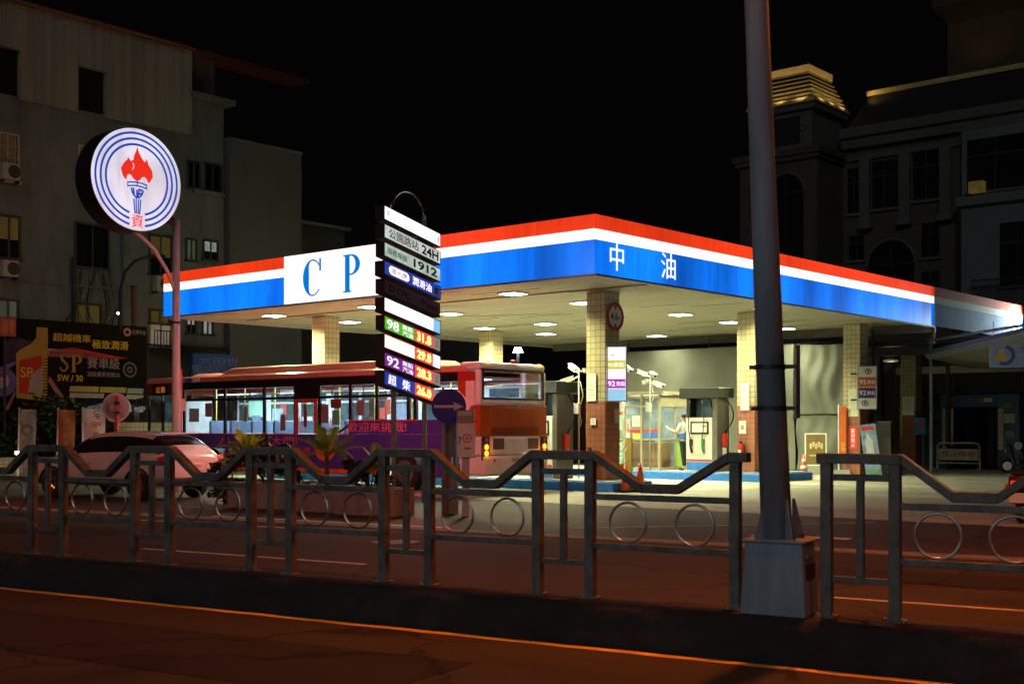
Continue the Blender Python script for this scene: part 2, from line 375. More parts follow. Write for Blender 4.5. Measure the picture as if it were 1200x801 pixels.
PATCH = asphalt('patch_asphalt', (0.038, 0.036, 0.034), 0.3, 0.9)
for a, b, c, d in ((-9, -5.2, 1.1, 2.3), (-3.0, 1.4, 4.6, 5.7), (5.2, 9.0, 1.0, 2.2), (-16, -12.5, 3.9, 5.2), (-7.5, -2.5, -2.6, -1.3), (0.2, 2.0, -3.2, -2.2)):
    sheet('road_patch', a, b, c, d, 0.0, PATCH)
for x, y in ((-1.6, 1.9), (3.9, 5.0), (-8.2, 5.6)):
    mb = MB(); q = RD(x, y); mb.cyl((0, 0, -0.003), (0, 0, 0.004), 0.33, pm('cast_iron', (0.05, 0.045, 0.04), 0.6, 0.6, 0.4, 14, 0.6, 20), n=36); o = mb.build('manhole_cover'); o.location = (q.x, q.y, 0); tag(o, kind='structure')
# ================================================================== MEDIAN RAILING
def railing(label, pairs, ends, x_from, x_to):
    """x runs along the road; pairs = centre x of each double post"""
    t = thing('median_railing', label, 'railing', (R_ORI.x, R_ORI.y, 0), R_ROT, 'grey railings on the median')
    zb, zt, top, low = 0.285, 1.35, 1.42, 1.18
    W = 0.037
    def post(x):
        jx, jy = random.uniform(-.006, .006), random.uniform(-.006, .006)
        mb = MB(); mb.frustum((x, 0), 2*W, 2*W, 2*W, 2*W, zb, zt, GREYPAINT, Matrix(((1, 0, jx, -jx*zt), (0, 1, jy, -jy*zt), (0, 0, 1, 0), (0, 0, 0, 1))))
        mb.box((x-W-0.035, -W-0.03, zb), (x+W+0.035, W+0.03, zb+0.03), GREYPAINT)
        for dx in (-0.055, 0.055): mb.cyl((x+dx, -0.05, zb+0.03), (x+dx, -0.05, zb+0.05), 0.009, STEEL, n=6)
        mb.build('post', t, bevel=0.006)
    for c in pairs:
        for sgn in (-1, 1): post(c + sgn*0.2305)
        m = MB(); m.box((c-0.19, -0.02, 1.235), (c+0.19, 0.02, 1.28), GREYPAINT); m.build('short_rail', t, bevel=0.005)
        m = MB(); m.box((c-0.19, -0.02, 0.545), (c+0.19, 0.02, 0.585), GREYPAINT); m.build('short_rail', t, bevel=0.005)
        m = MB(); m.box((c-0.025, -0.022, 0.586), (c+0.025, 0.022, 1.234), GREYPAINT); m.build('inner_bar', t, bevel=0.005)
    for e in ends: post(e)
    # spans between double posts
    spans = []
    xs = sorted([(c-0.2305, c+0.2305) for c in pairs] + [(e, e) for e in ends])
    for (a0, a1), (b0, b1) in zip(xs, xs[1:]): spans.append((a1, b0))
    pts = [(xs[0][0] - (0.06 if xs[0][0] in ends else 0.06), top)]
    for a, b in spans:
        m = (a+b)/2
        pts += [(a+0.045, top), (m-0.14, low), (m+0.14, low), (b-0.045, top)]
        r = MB(); r.box((a+W, -0.021, 1.05), (b-W, 0.021, 1.095), GREYPAINT); r.build('mid_rail', t, bevel=0.005)
        r = MB(); r.box((a+W, -0.021, 0.68), (b-W, 0.021, 0.725), GREYPAINT); r.build('lower_rail', t, bevel=0.005)
        for q in (0.27, 0.73):
            cx = a + (b-a)*q; rg = MB()
            rg.tube([(cx+0.148*math.cos(2*math.pi*i/36), 0, 0.887+0.148*math.sin(2*math.pi*i/36)) for i in range(36)], 0.0105, pm('worn_chrome', (0.42, 0.42, 0.42), 0.28, 0.9), 8, closed=True)
            rg.build('ring', t, smooth=True)
    pts.append((xs[-1][1]+0.10, top))
    r = MB(); r.ribbon(pts, 0.07, -0.047, 0.047, GREYPAINT); r.build('top_rail', t, bevel=0.006)
    return t
railing('grey median railing, long run with many rings, ending at the lamp pole', [-2.5145-1.485*i for i in range(0, 9)], [-1.123], 0, 0)
railing('grey median railing, short run starting beside the lamp pole with a motorcycle behind it', [-0.236, 1.249, 2.734], [], 0, 0)

# ================================================================== LAMP POLE
lp = RD(-0.80, 0.0); t = thing('street_lamp', 'tall pale grey lamp pole on a tapered plinth in the gap of the railing', 'street lamp', (lp.x, lp.y, 0.30), R_ROT)
mb = MB(); mb.frustum((0, 0), 0.47, 0.33, 0.41, 0.28, 0.0, 0.50, POLEPAINT)
mb.box((-0.225, -0.16, 0.50), (0.225, 0.16, 0.525), POLEPAINT)
mb.build('plinth', t, bevel=0.012)
mb = MB()                                                       # raised panels on the plinth faces
mb.add([(-0.17,-0.161,0.06),(0.15,-0.161,0.06),(0.135,-0.147,0.43),(-0.155,-0.147,0.43)], [(0,1,2,3)], POLEPAINT)
mb.box((-0.165, -0.163, 0.05), (0.15, -0.150, 0.065), POLEPAINT); mb.box((-0.15, -0.152, 0.425), (0.14, -0.138, 0.44), POLEPAINT)
mb.box((0.215, -0.09, 0.40), (0.226, 0.09, 0.415), POLEPAINT); mb.box((0.214, -0.09, 0.25), (0.2255, 0.09, 0.36), DARKGREY)
mb.build('access_panel', t)
mb = MB(); tilt = Matrix.Rotation(R(-2.25), 4, 'Y')
mb.tube([(0, 0, 0.52), (0, 0, 3.2), (0, 0, 7.6)], 0.108, POLEPAINT, 24, M=tilt, r1=0.068); mb.build('pole', t, smooth=True)
for a in range(4):
    an = math.pi/4 + a*math.pi/2; c, s = math.cos(an), math.sin(an)
    g = MB(); g.poly([(0.10, 0.525), (0.19, 0.525), (0.115, 0.80), (0.10, 0.80)], -0.006, 0.006, POLEPAINT, M=Matrix.Rotation(an, 4, 'Z')); g.build('gusset', t)
    g = MB(); g.cyl((0.19*c, 0.135*s, 0.525), (0.19*c, 0.135*s, 0.555), 0.016, STEEL, n=6); g.build('bolt', t)
for z in (1.43, 1.72):
    cc = tilt @ Vector((0, 0, z)); mb = MB(); mb.cyl((cc.x, 0, z-0.016), (cc.x, 0, z+0.016), 0.110, DARKGREY, n=24)
    mb.box((cc.x-0.15, -0.012, z-0.014), (cc.x+0.19, 0.012, z+0.014), DARKGREY); mb.build('strap', t)
cc = tilt @ Vector((0, 0, 1.6)); mb = MB(); mb.box((-0.012, -0.16, 1.36), (0.012, 0.16, 1.86), DARKGREY, M=Matrix.Translation((cc.x+0.185, 0, 0)) @ Matrix.Rotation(R(22), 4, 'Z')); mb.build('sign_plate', t)
top = tilt @ Vector((0, 0, 7.6))
for s in (-1, 1):
    mb = MB(); mb.tube([(top.x, 0, 7.5), (top.x, s*0.5, 7.95), (top.x, s*1.3, 8.15)], 0.04, POLEPAINT, 10); mb.build('arm', t, smooth=True)
    mb = MB(); mb.box((top.x-0.14, s*1.3-0.05*s, 8.07), (top.x+0.14, s*2.0, 8.2), DARKGREY); h = mb.build('lantern', t, bevel=0.03)
    mb = MB(); mb.box((top.x-0.10, s*1.35, 8.04), (top.x+0.10, s*1.95, 8.068), em('lantern_glow_sodium', SODIUM, 25)); mb.build('lens', h)
    lamp('lantern_light', 'SPOT', (top.x, s*1.65, 8.02), 2500 if s > 0 else 150, SODIUM, t, (0, 0, 0), spot=160, blend=0.5, radius=0.14)

def roadside_lamp(x, y, armdir, col, energy, label, z=9.2, reach=1.6):
    p = RD(x, y); t = thing('street_lamp', label, 'street lamp', (p.x, p.y, 0), R_ROT)
    mb = MB(); mb.tube([(0, 0, 0), (0, 0, 4), (0, 0, z-0.3)], 0.10, POLEPAINT, 16, r1=0.06); mb.build('pole', t, smooth=True)
    mb = MB(); mb.tube([(0, 0, z-0.35), (0, armdir*0.5, z), (0, armdir*reach, z+0.12)], 0.045, POLEPAINT, 10); mb.build('arm', t, smooth=True)
    mb = MB(); mb.box((-0.15, armdir*reach-0.1, z+0.06), (0.15, armdir*(reach+0.7), z+0.2), DARKGREY); h = mb.build('lantern', t, bevel=0.03)
    mb = MB(); mb.box((-0.11, armdir*reach, z+0.03), (0.11, armdir*(reach+0.6), z+0.058), em('lantern_glow_%d' % int(col[1]*100), col, 25)); mb.build('lens', h)
    l = lamp('lantern_light', 'SPOT', (0, armdir*(reach+0.3), z), energy, col, t, (0, 0, 0), spot=165, blend=0.6, radius=0.16)
    return t
roadside_lamp(2.4, 10.2, -1, SODIUM, 900, 'sodium street lamp on the kerb at the station end of the road')
p = RD(-4.0, -14.5); t = thing('fill_panel', 'added white fill panel on posts, unseen behind the camera', 'sign', (p.x, p.y, 0), R_ROT)  # lit panel added out of view to brighten the railing and lamp pole
mb = MB(); mb.box((-2.5, -0.15, 2.7), (2.5, 0.1, 3.6), DARKGREY); c = mb.build('sign_case', t, bevel=0.02); mb = MB(); mb.box((-2.45, 0.101, 2.75), (2.45, 0.12, 3.55), em('fill_panel_glow', COOL, 3)); mb.build('sign_face', c)
for x in (-2.3, 2.3): mb = MB(); mb.cyl((x, -0.03, 0), (x, -0.03, 2.7), 0.06, DARKGREY, n=10); mb.build('post', t)
lamp('fill_panel_light', 'AREA', (0, 0.16, 3.15), 125, COOL, t, (R(90), 0, 0), 4.8, 0.7)
def median_lamp(x, energy, label):
    p = RD(x, 0); t = thing('street_lamp', label, 'street lamp', (p.x, p.y, 0.3), R_ROT)
    mb = MB(); mb.tube([(0, 0, 0), (0, 0, 4), (0, 0, 8)], 0.10, POLEPAINT, 16, r1=0.06); mb.build('pole', t, smooth=True)
    for s in (-1, 1):
        mb = MB(); mb.tube([(0, 0, 7.9), (0, s*0.5, 8.3), (0, s*1.8, 8.5)], 0.045, POLEPAINT, 10); mb.build('arm', t, smooth=True)
        mb = MB(); mb.box((-0.15, s*1.8, 8.42), (0.15, s*2.5, 8.56), DARKGREY); h = mb.build('lantern', t, bevel=0.03)
        mb = MB(); mb.box((-0.11, s*1.85, 8.39), (0.11, s*2.45, 8.418), em('lantern_glow_sodium', SODIUM, 25)); mb.build('lens', h)
        lamp('lantern_light', 'SPOT', (0, s*2.2, 8.36), energy*(1.0 if s > 0 else 0.9), SODIUM, t, (0, 0, 0), spot=165, blend=0.5, radius=0.16)
median_lamp(19.0, 3000, 'sodium twin arm street lamp farther along the median on the station side of the plinth')
median_lamp(-25.0, 1100, 'sodium twin arm street lamp at the far end of the long railing')

# ================================================================== EMBLEM (flame, torch, rings)
EM_W = em('sign_white_glow', (0.80, 0.82, 0.95), 0.80, 0.22, (0.9, 0.9, 0.9))
EM_BLUE = em('sign_blue_glow', (0.015, 0.06, 0.42), 0.9); EM_RED = em('sign_red_glow', (0.80, 0.03, 0.015), 0.9)
def flame(mb, cx, cz, s, y, red, white):
    body = [(0,1.0),(0.10,0.72),(0.24,0.52),(0.36,0.40),(0.46,0.56),(0.52,0.34),(0.70,0.10),(0.74,-0.14),(0.62,-0.36),(0.50,-0.44),(0.46,-0.30),(0.34,-0.20),(0.22,-0.24),(0.12,-0.38),(-0.05,-0.42),(-0.20,-0.34),(-0.30,-0.20),(-0.42,-0.20),(-0.48,-0.30),(-0.52,-0.46),(-0.68,-0.28),(-0.76,0.0),(-0.62,0.24),(-0.46,0.40),(-0.44,0.52),(-0.30,0.36),(-0.18,0.42),(-0.14,0.62),(-0.06,0.80)]
    mb.flat([(cx+a*s, cz+b*s) for a, b in body], y, red)
    mb.flat([(cx+a*s, cz+b*s) for a, b in [(-0.24,0.34),(-0.14,0.22),(-0.18,0.06),(-0.26,-0.02),(-0.16,0.10)]], y-0.004, white)
def torch(mb, cx, cz, s, y, blue):
    arc = [(-0.62, 0.10), (-0.2, 0.02), (0.2, 0.02), (0.62, -0.04+0.14)]
    for z0 in (0.0, -0.17):
        pts = [(-0.56+1.12*i/10, 0.08*((i-5)/5.0)**2*-1 + z0) for i in range(11)]
        for (a, b), (c, d) in zip(pts, pts[1:]): mb.flat([(cx+a*s, cz+b*s), (cx+c*s, cz+d*s), (cx+c*s, cz+(d-0.07)*s), (cx+a*s, cz+(b-0.07)*s)], y, blue)
    for x in (-0.56, 0.51): mb.rect(cx+x*s, cx+(x+0.05)*s, cz-0.28*s, cz-0.06*s, y, blue)
    mb.rect(cx-0.03*s, cx+0.03*s, cz-0.24*s, cz+0.10*s, y-0.001, blue)
    def bar(x0, z0, x1, z1, w=0.045):
        d = Vector((x1-x0, z1-z0)).normalized(); nx, nz = -d.y*w, d.x*w
        mb.flat([(cx+(x0+nx)*s, cz+(z0+nz)*s), (cx+(x1+nx)*s, cz+(z1+nz)*s), (cx+(x1-nx)*s, cz+(z1-nz)*s), (cx+(x0-nx)*s, cz+(z0-nz)*s)], y-0.002, blue)
    bar(-0.34, -0.34, -0.26, -0.62); bar(-0.22, -0.32, -0.17, -0.72); bar(-0.26, -0.62, -0.02, -0.84); bar(-0.02, -0.40, -0.02, -0.84)
    bar(0.10, -0.34, 0.04, -0.80); bar(0.10, -0.36, 0.34, -0.42); bar(0.34, -0.42, 0.26, -0.62); bar(0.06, -0.58, 0.30, -0.60); bar(0.26, -0.62, 0.06, -0.82)
    bar(0.20, -0.34, 0.20, -0.62, 0.028)
    for x0, x1 in ((-0.20, -0.13), (-0.07, -0.05), (0.07, 0.05), (0.20, 0.13)): bar(x0, -0.86, x1, -1.60, 0.036)

# round sign
p = G(206.5, 31.0); t = thing('round_sign', 'round lit sign with red flame, blue torch and blue rings on a pink lit pole', 'sign', (p.x, p.y, 0), V_ROT)
RED_LIT = pm('pale_pole_paint', (0.55, 0.5, 0.5), 0.4, 0.1)
mb = MB(); mb.tube([(0, 0, 0), (0, 0, 3), (0, 0, 6.75)], 0.115, RED_LIT, 20, r1=0.085); mb.build('pole', t, smooth=True)
mb = MB(); mb.cyl((0, 0, 4.16), (0, 0, 4.22), 0.118, DARKGREY, n=20); mb.build('collar', t)
mb = MB(); mb.cyl((0.2, 0.1, 0), (0.2, 0.1, 3.05), 0.04, REDPAINT, n=10); mb.box((0.1, -0.05, 2.0), (0.24, 0.07, 2.3), pm('pink_box', (0.6, 0.3, 0.28))); mb.build('cable_duct', t)
CX, CZ, RR = -1.25, 7.53, 1.24
arm = [(-1.22, 0.05, 6.36), (-0.95, 0.05, 6.22), (-0.6, 0.04, 5.95), (-0.28, 0.02, 5.5), (-0.06, 0, 5.05)]
mb = MB(); mb.tube(arm, 0.05, RED_LIT, 10); mb.build('arm', t, smooth=True)
mb = MB(); mb.cyl((-0.3, 0.1, 6.95), (0.0, 0, 6.7), 0.045, DARKGREY, n=10); mb.cyl((-0.4, 0.12, 6.8), (0.0, 0, 6.6), 0.045, DARKGREY, n=10); mb.build('bracket', t)
mb = MB(); mb.cyl((CX, -0.22, CZ), (CX, 0.46, CZ), RR, pm('dark_sign_case', (0.04, 0.028, 0.035), 0.5, 0.2), n=64); d = mb.build('sign_case', t, bevel=0.02)
mb = MB(); mb.disc(CX, CZ, RR*0.985, -0.226, EM_W, 64); mb.build('sign_face', d)
mb = MB()
for q in (0.895, 0.785, 0.675):
    gap = math.degrees(math.asin(0.17/q)); mb.ring(CX, CZ, RR*(q-0.022), RR*(q+0.022), -0.232, EM_BLUE, -90+gap, 270-gap, 80)
flame(mb, CX, CZ+RR*0.17, RR*0.47, -0.234, EM_RED, EM_W); torch(mb, CX, CZ-RR*0.04, RR*0.39, -0.234, EM_BLUE)
mb.text('資', CX, CZ-RR*0.80, RR*0.25, EM_RED, -0.234, bold=0.03)
mb.build('emblem', d)

# ================================================================== PRICE TOTEM
p = G(477.5, 26.0); t = thing('price_sign', 'tall stack of ten slanted lit price panels on two posts before the bus', 'sign', (p.x, p.y, 0), V_ROT)
for x in (-0.28, 0.62):
    mb = MB(); mb.cyl((x, 0.12, 0), (x, 0.12, 6.0), 0.055, pm('totem_post', (0.4, 0.38, 0.38), 0.4, 0.3), n=12); mb.build('post', t, smooth=True)
mb = MB(); mb.tube([(0.62-0.5+0.5*math.cos(a), 0.12, 6.0+0.55*math.sin(a)) for a in [math.pi*i/14 for i in range(15)]], 0.03, STEEL, 10); mb.build('hoop', t, smooth=True)
case = pm('totem_case', (0.05, 0.035, 0.038), 0.5, 0.2)
EMP = {'white': em('panel_white', (0.9, 0.96, 1.0), 1.5, 0.15, (2, 2, 2)), 'pale': em('panel_pale', (0.72, 0.80, 0.74), 0.8, 0.25, (2, 2, 2)), 'mint': em('panel_mint', (0.62, 0.78, 0.66), 0.75, 0.3, (2, 2, 2)),
       'blue': em('panel_blue', (0.03, 0.06, 0.45), 0.8, 0.1, (3, 3, 3)), 'green': em('panel_green', (0.12, 0.50, 0.03), 0.9), 'cream': em('panel_cream', (1.0, 0.88, 0.72), 1.3, 0.15, (2, 2, 2)),
       'purple': em('panel_purple', (0.22, 0.03, 0.30), 0.8), 'red': em('panel_red_led', (0.95, 0.04, 0.03), 1.9), 'digit': em('led_digit', (1.0, 0.66, 0.12), 4.0),
       'sky': em('panel_sky', (0.25, 0.55, 0.9), 1.0), 'wt': em('panel_letter', (1, 0.95, 1), 1.3), 'gray': em('panel_grey', (0.5, 0.4, 0.38), 0.5)}
SH = Matrix.Identity(4); SH[2][0] = -0.24          # panels slope down towards their far end
X0, X1 = -0.825, 0.825; PITCH = 0.372
def cell(mb, x0, x1, zc, h, mat, y=-0.166): mb.rect(x0, x1, zc-h/2, zc+h/2, y, mat, SH)
for i in range(10):
    zc = 5.76 - PITCH*i; hh = 0.295; ox = [0.0, 0.012, -0.01, 0.015, -0.006, 0.01, -0.012, 0.006, 0.0, 0.014][i]
    mb = MB(); mb.box((X0+ox, -0.16, zc-hh/2), (X1+ox, 0.10+2*ox, zc+hh/2), case, SH); pn = mb.build('sign_panel', t, bevel=0.008)
    f = MB(); L = MB(); h = 0.255; y = -0.172
    T = lambda s, x, w, hh2, mat, dz=0, bold=0.02: L.text(s, x, zc+dz, hh2, mat, y, w, bold, M=SH)
    if i == 0:
        cell(f, X0+0.02, X1-0.02, zc, h, EMP['white']); T('中', -0.70, 0.09, 0.14, BINK); T('油', 0.74, 0.06, 0.14, BINK)
    if i == 1: cell(f, X0+0.02, X1-0.02, zc, h, EMP['pale']); T('公園路站', -0.27, 0.84, 0.19, INK, 0, 0.025); T('24H', 0.50, 0.50, 0.19, INK, 0, 0.03)
    if i == 2: cell(f, X0+0.02, X1-0.02, zc, h, EMP['mint']); T('服務專線', -0.46, 0.55, 0.13, pm('grey_ink', (0.2, 0.24, 0.2))); T('1912', 0.36, 0.70, 0.18, INK, 0, 0.03)
    if i == 3:
        cell(f, X0+0.02, X1-0.02, zc, h, EMP['blue'])
        pill = [( -0.40+0.20*math.copysign(1, math.cos(a))+0.09*math.cos(a), zc+0.09*math.sin(a)) for a in [2*math.pi*k/32 for k in range(32)]]
        L.flat(pill, y+0.003, EMP['wt'], SH); T('國光牌', -0.40, 0.44, 0.12, RINK); T('潤滑油', 0.26, 0.56, 0.17, EMP['wt'], 0, 0.03); L.rect(0.62, 0.76, zc-0.09, zc+0.09, y+0.003, pm('panel_box_blue', (0.3, 0.35, 0.6)), SH); T('車', 0.69, 0.1, 0.13, BINK)
    if i == 4:
        cell(f, X0+0.02, X1-0.02, zc, h, pm('unlit_panel', (0.20, 0.13, 0.13), 0.5)); L.ring(-0.62, zc, 0.04, 0.075, y, INK, M=SH); T('CPC', -0.28, 0.40, 0.13, INK); T('中', 0.30, 0.12, 0.15, INK, 0.02); T('油直營', 0.56, 0.34, 0.10, INK, -0.02)
    if i == 5: cell(f, X0+0.02, 0.60, zc, h, EMP['white']); cell(f, 0.60, X1-0.02, zc, h, EMP['sky'])
    if i >= 6:
        base = [EMP['green'], EMP['cream'], EMP['purple'], EMP['blue']][i-6]
        cell(f, X0+0.02, 0.05, zc, h, base); cell(f, 0.06, 0.58, zc, h, EMP['red']); cell(f, 0.59, X1-0.02, zc, h, EMP['white'] if i == 7 else EMP['gray'])
        T('31.8 29.8 28.3 26.0'.split()[i-6], 0.32, 0.42, 0.19, EMP['digit'], 0, 0.03)
        L.text('公升', 0.70, zc, 0.09, INK, y, 0.09, 0.0, True, SH)
        if i == 9: T('超', -0.60, 0.22, 0.20, EMP['wt'], 0, 0.03); T('柴', -0.20, 0.22, 0.20, EMP['wt'], 0, 0.03)
        else:
            T(['98', '95', '92'][i-6], -0.58, 0.34, 0.19, EMP['wt'], 0, 0.01); T('無鉛', -0.16, 0.30, 0.10, EMP['wt'], 0.06); T('汽油', -0.16, 0.30, 0.10, EMP['wt'], -0.06)
        b = MB(); cell(b, X0+0.3, 0.3, zc, h, EMP['red'], 0.14); b.build('rear_display', pn)
    f.build('panel_face', pn)
    if L.v: L.build('lettering', pn)
# the red glow of the LED displays, front and rear
lamp('led_glow', 'AREA', (0, 0.32, 2.9), 300, (1, 0.19, 0.18), t, (R(-90), 0, R(180)) , 1.3, 1.4)
lamp('led_glow', 'AREA', (0.0, -0.22, 4.2), 40, (1, 0.66, 0.58), t, (R(-90), 0, 0), 1.5, 3.4)

lamp('led_glow', 'AREA', (0.3, -0.22, 2.75), 60, (1, 0.10, 0.08), t, (R(-90), 0, 0), 0.5, 1.3)

# ================================================================== ARROW SIGN, PARKING BOX
p = G(526, 22.5); t = thing('arrow_sign', 'round blue sign with a white arrow on a slim post beside the price panels', 'sign', (p.x, p.y, 0), R(8))
mb = MB(); mb.cyl((-0.10, 0.03, 0), (-0.10, 0.03, 2.3), 0.03, POLEPAINT, n=10); mb.build('post', t, smooth=True)
mb = MB(); mb.cyl((0, -0.01, 1.97), (0, 0.005, 1.97), 0.315, pm('sign_blue_paint', (0.035, 0.03, 0.30), 0.35), n=40); pl = mb.build('sign_plate', t)
mb = MB(); mb.flat([(-0.27, 1.945), (0.10, 1.945), (0.08, 1.89), (0.27, 1.97), (0.08, 2.05), (0.10, 1.995), (-0.27, 1.995)], -0.014, pm('arrow_white', (0.55, 0.45, 0.5))); mb.build('arrow', pl)
p = G(546, 22.3); t = thing('parking_meter', 'white roadside box with number 7 and a pink ring on a short post', 'parking box', (p.x, p.y, 0), R(-4))
mb = MB(); mb.box((-0.07, -0.03, 0), (0.06, 0.05, 1.05), pm('meter_post', (0.4, 0.36, 0.35), 0.5)); mb.build('post', t, bevel=0.01)
mb = MB(); mb.box((-0.15, -0.08, 1.05), (0.16, 0.10, 1.66), pm('meter_case', (0.55, 0.55, 0.53), 0.4)); b = mb.build('case', t, bevel=0.015)
mb = MB(); mb.box((-0.16, -0.09, 1.68), (0.15, 0.06, 1.90), pm('meter_head', (0.22, 0.20, 0.22), 0.5)); mb.rect(-0.13, 0.12, 1.80, 1.88, -0.095, pm('meter_label', (0.45, 0.4, 0.42))); mb.build('head', t, bevel=0.01)
mb = MB(); mb.text('7', -0.10, 1.36, 0.12, INK, -0.084); mb.ring(0.03, 1.40, 0.055, 0.085, -0.084, pm('pink_ink', (0.6, 0.12, 0.15)), n=30); mb.ring(0.03, 1.40, 0.0, 0.03, -0.084, pm('pink_ink', (0.6, 0.12, 0.15)), n=20); mb.rect(-0.02, 0.10, 1.20, 1.24, -0.084, RINK); mb.build('marking', b)
mb = MB(); mb.rect(-0.05, 0.03, 0.55, 0.68, -0.034, INK); mb.rect(-0.04, 0.02, 0.565, 0.665, -0.037, PAPER); mb.build('code_plate', b)
p = G(528, 22.9); t = thing('control_cabinet', 'plain grey metal cabinet standing just behind the white number 7 box', 'cabinet', (p.x, p.y, 0), R(-10))
mb = MB(); mb.box((-0.12, -0.12, 0.0), (0.12, 0.14, 1.72), pm('cabinet_grey', (0.16, 0.15, 0.15), 0.5, 0.1)); b = mb.build('case', t, bevel=0.015)
mb = MB(); mb.box((-0.10, -0.135, 0.1), (0.10, -0.122, 1.66), pm('cabinet_grey', (0.16, 0.15, 0.15), 0.5, 0.1)); d = mb.build('door', t)
mb = MB(); mb.box((0.06, -0.16, 0.9), (0.08, -0.136, 1.05), STEEL); mb.build('handle', d)

# ================================================================== ROUND TRAFFIC MIRROR seen from behind
p = G(136, 34.0); t = thing('traffic_mirror', 'round convex mirror seen from behind, half pink half cream, above the white car', 'mirror', (p.x, p.y, 0), R(10))
mb = MB(); mb.disc(0, 2.13, 0.36, -0.02, pm('mirror_back', (0.62, 0.55, 0.48), 0.5), 40, 0.40); mb.cyl((0, -0.02, 2.13), (0, 0.06, 2.13), 0.37, pm('mirror_back', (0.62, 0.55, 0.48), 0.5), n=40); mb.build('mirror_shell', t, bevel=0.02)
mb = MB(); mb.cyl((0.04, -0.06, 0), (0.04, -0.06, 2.45), 0.04, REDPAINT, n=12); mb.build('post', t, smooth=True)
mb = MB(); mb.box((-0.04, -0.1, 2.2), (0.10, -0.02, 2.3), DARKGREY); mb.box((-0.04, -0.1, 1.95), (0.10, -0.02, 2.03), DARKGREY); mb.build('clamp', t)
# ================================================================== CANOPY
ZC, ZB, ZT = 5.02, 4.93, 6.22
CW, CD = 16.25, 18.6
t = thing('station_canopy', 'wide flat canopy with lit red, white and blue band and big blue letters', 'canopy', (S_ORI.x, S_ORI.y, 0), S_ROT)
SOFFIT = pm('soffit_panels', (0.46, 0.45, 0.36), 0.5, 0, 0.2, 0.8, 0, 40, (0.3, 1, 1))
mb = MB(); mb.box((-CW+0.1, 0.1, ZC), (-0.1, CD, ZC+0.12), SOFFIT); sf = mb.build('soffit', t)
seam = pm('soffit_seam', (0.12, 0.115, 0.09), 0.8); fineseam = pm('soffit_joint', (0.30, 0.285, 0.22), 0.8)
mb = MB(); random.seed(3)
for k in range(1, 46):
    y = 0.1 + k*0.4
    mb.box((-CW+0.15, y-0.005, ZC-0.005), (-0.15, y+0.005, ZC-0.001), fineseam)
for k in range(46):                                  # sagging plank ends and gaps
    y = 0.1 + 0.4*random.randint(1, 45); x = -random.uniform(1, 15); L = random.uniform(0.6, 2.4)
    mb.box((x-L, y-0.03, ZC-0.012), (x, y+0.012, ZC-0.007), seam)
mb.box((-CW+0.15, 2.98, ZC-0.03), (-0.15, 3.06, ZC-0.014), seam)
mb.build('soffit_seams', sf)
mb = MB(); mb.box((-CW+0.05, 0.05, ZC+0.14), (-0.05, CD, ZT-0.06), DARKGREY); mb.build('roof_deck', t)
mb = MB(); mb.box((-CW-0.02, -0.0, ZB-0.05), (0.02, 0.14, ZB-0.004), pm('fascia_edge', (0.3, 0.3, 0.3), 0.5, 0.3)); mb.box((-0.12, 0.15, ZB-0.05), (0.02, CD, ZB-0.004), pm('fascia_edge', (0.3, 0.3, 0.3), 0.5, 0.3))
mb.box((-CW-0.02, 0.15, ZB-0.05), (-CW+0.12, CD+0.2, ZB+0.2), pm('fascia_edge', (0.3, 0.3, 0.3), 0.5, 0.3)); mb.build('fascia_edge', t)
FR = em('fascia_red', (0.95, 0.05, 0.01), 0.95, 0.30, (0.28, 0.28, 0.2)); FW = em('fascia_white', (1.0, 0.97, 0.93), 1.45, 0.2, (0.28, 0.28, 0.2)); FB = em('fascia_blue', (0.004, 0.17, 0.90), 1.08, 0.58, (0.75, 0.75, 0.12))
hgt = ZT - ZB; zr, zw = ZT - 0.245*hgt, ZT - 0.425*hgt
W0, W1 = -10.55, -5.1
def bands(x0, x1, y, M=None):
    for nm, a, b, m in (('red_band', zr, ZT, FR), ('white_band', zw, zr, FW), ('blue_band', ZB, zw, FB)):
        mb = MB(M); n = max(1, round((x1-x0)/1.7))
        for i in range(n):
            xa, xb = x0 + (x1-x0)*i/n, x0 + (x1-x0)*(i+1)/n
            mb.box((xa+0.008, y, a+0.004), (xb-0.008, y+0.10, b-0.004), m)
        mb.build(nm, t)
bands(-CW, W0, -0.0); bands(W1, 0.0, -0.0)
mb = MB(); mb.box((W0+0.004, 0, ZB), (W1-0.004, 0.10, ZT), em('fascia_panel_white', (1.0, 0.99, 0.95), 1.25, 0.2, (0.3, 0.3, 0.3))); wp = mb.build('white_panel', t)
RM = Matrix.Rotation(R(90), 4, 'Z')                  # the side that runs away from the street
bands(0.101, CD, 0.0, RM)
LB = em('letter_blue', (0.0, 0.19, 0.72), 0.95)
def letter_C(mb, cx, cz, h, y):
    w = h*0.80; vs, fs = [], []; n = 40
    for i in range(n+1):
        a = R(42 + (318-42)*i/n); th = 0.055 + 0.20*max(0, -math.cos(a))
        vs += [(cx + w/2*math.cos(a), y, cz + h/2*math.sin(a)), (cx + (w/2 - th*h)*math.cos(a)*1.0, y, cz + (h/2 - 0.045*h)*math.sin(a))]
    for i in range(n): fs.append((2*i, 2*i+1, 2*i+3, 2*i+2))
    mb.add(vs, fs, LB); x = cx + w/2*math.cos(R(42))
    mb.rect(x-0.02*h, x+0.06*h, cz+0.17*h, cz+0.50*h, y-0.001, LB)
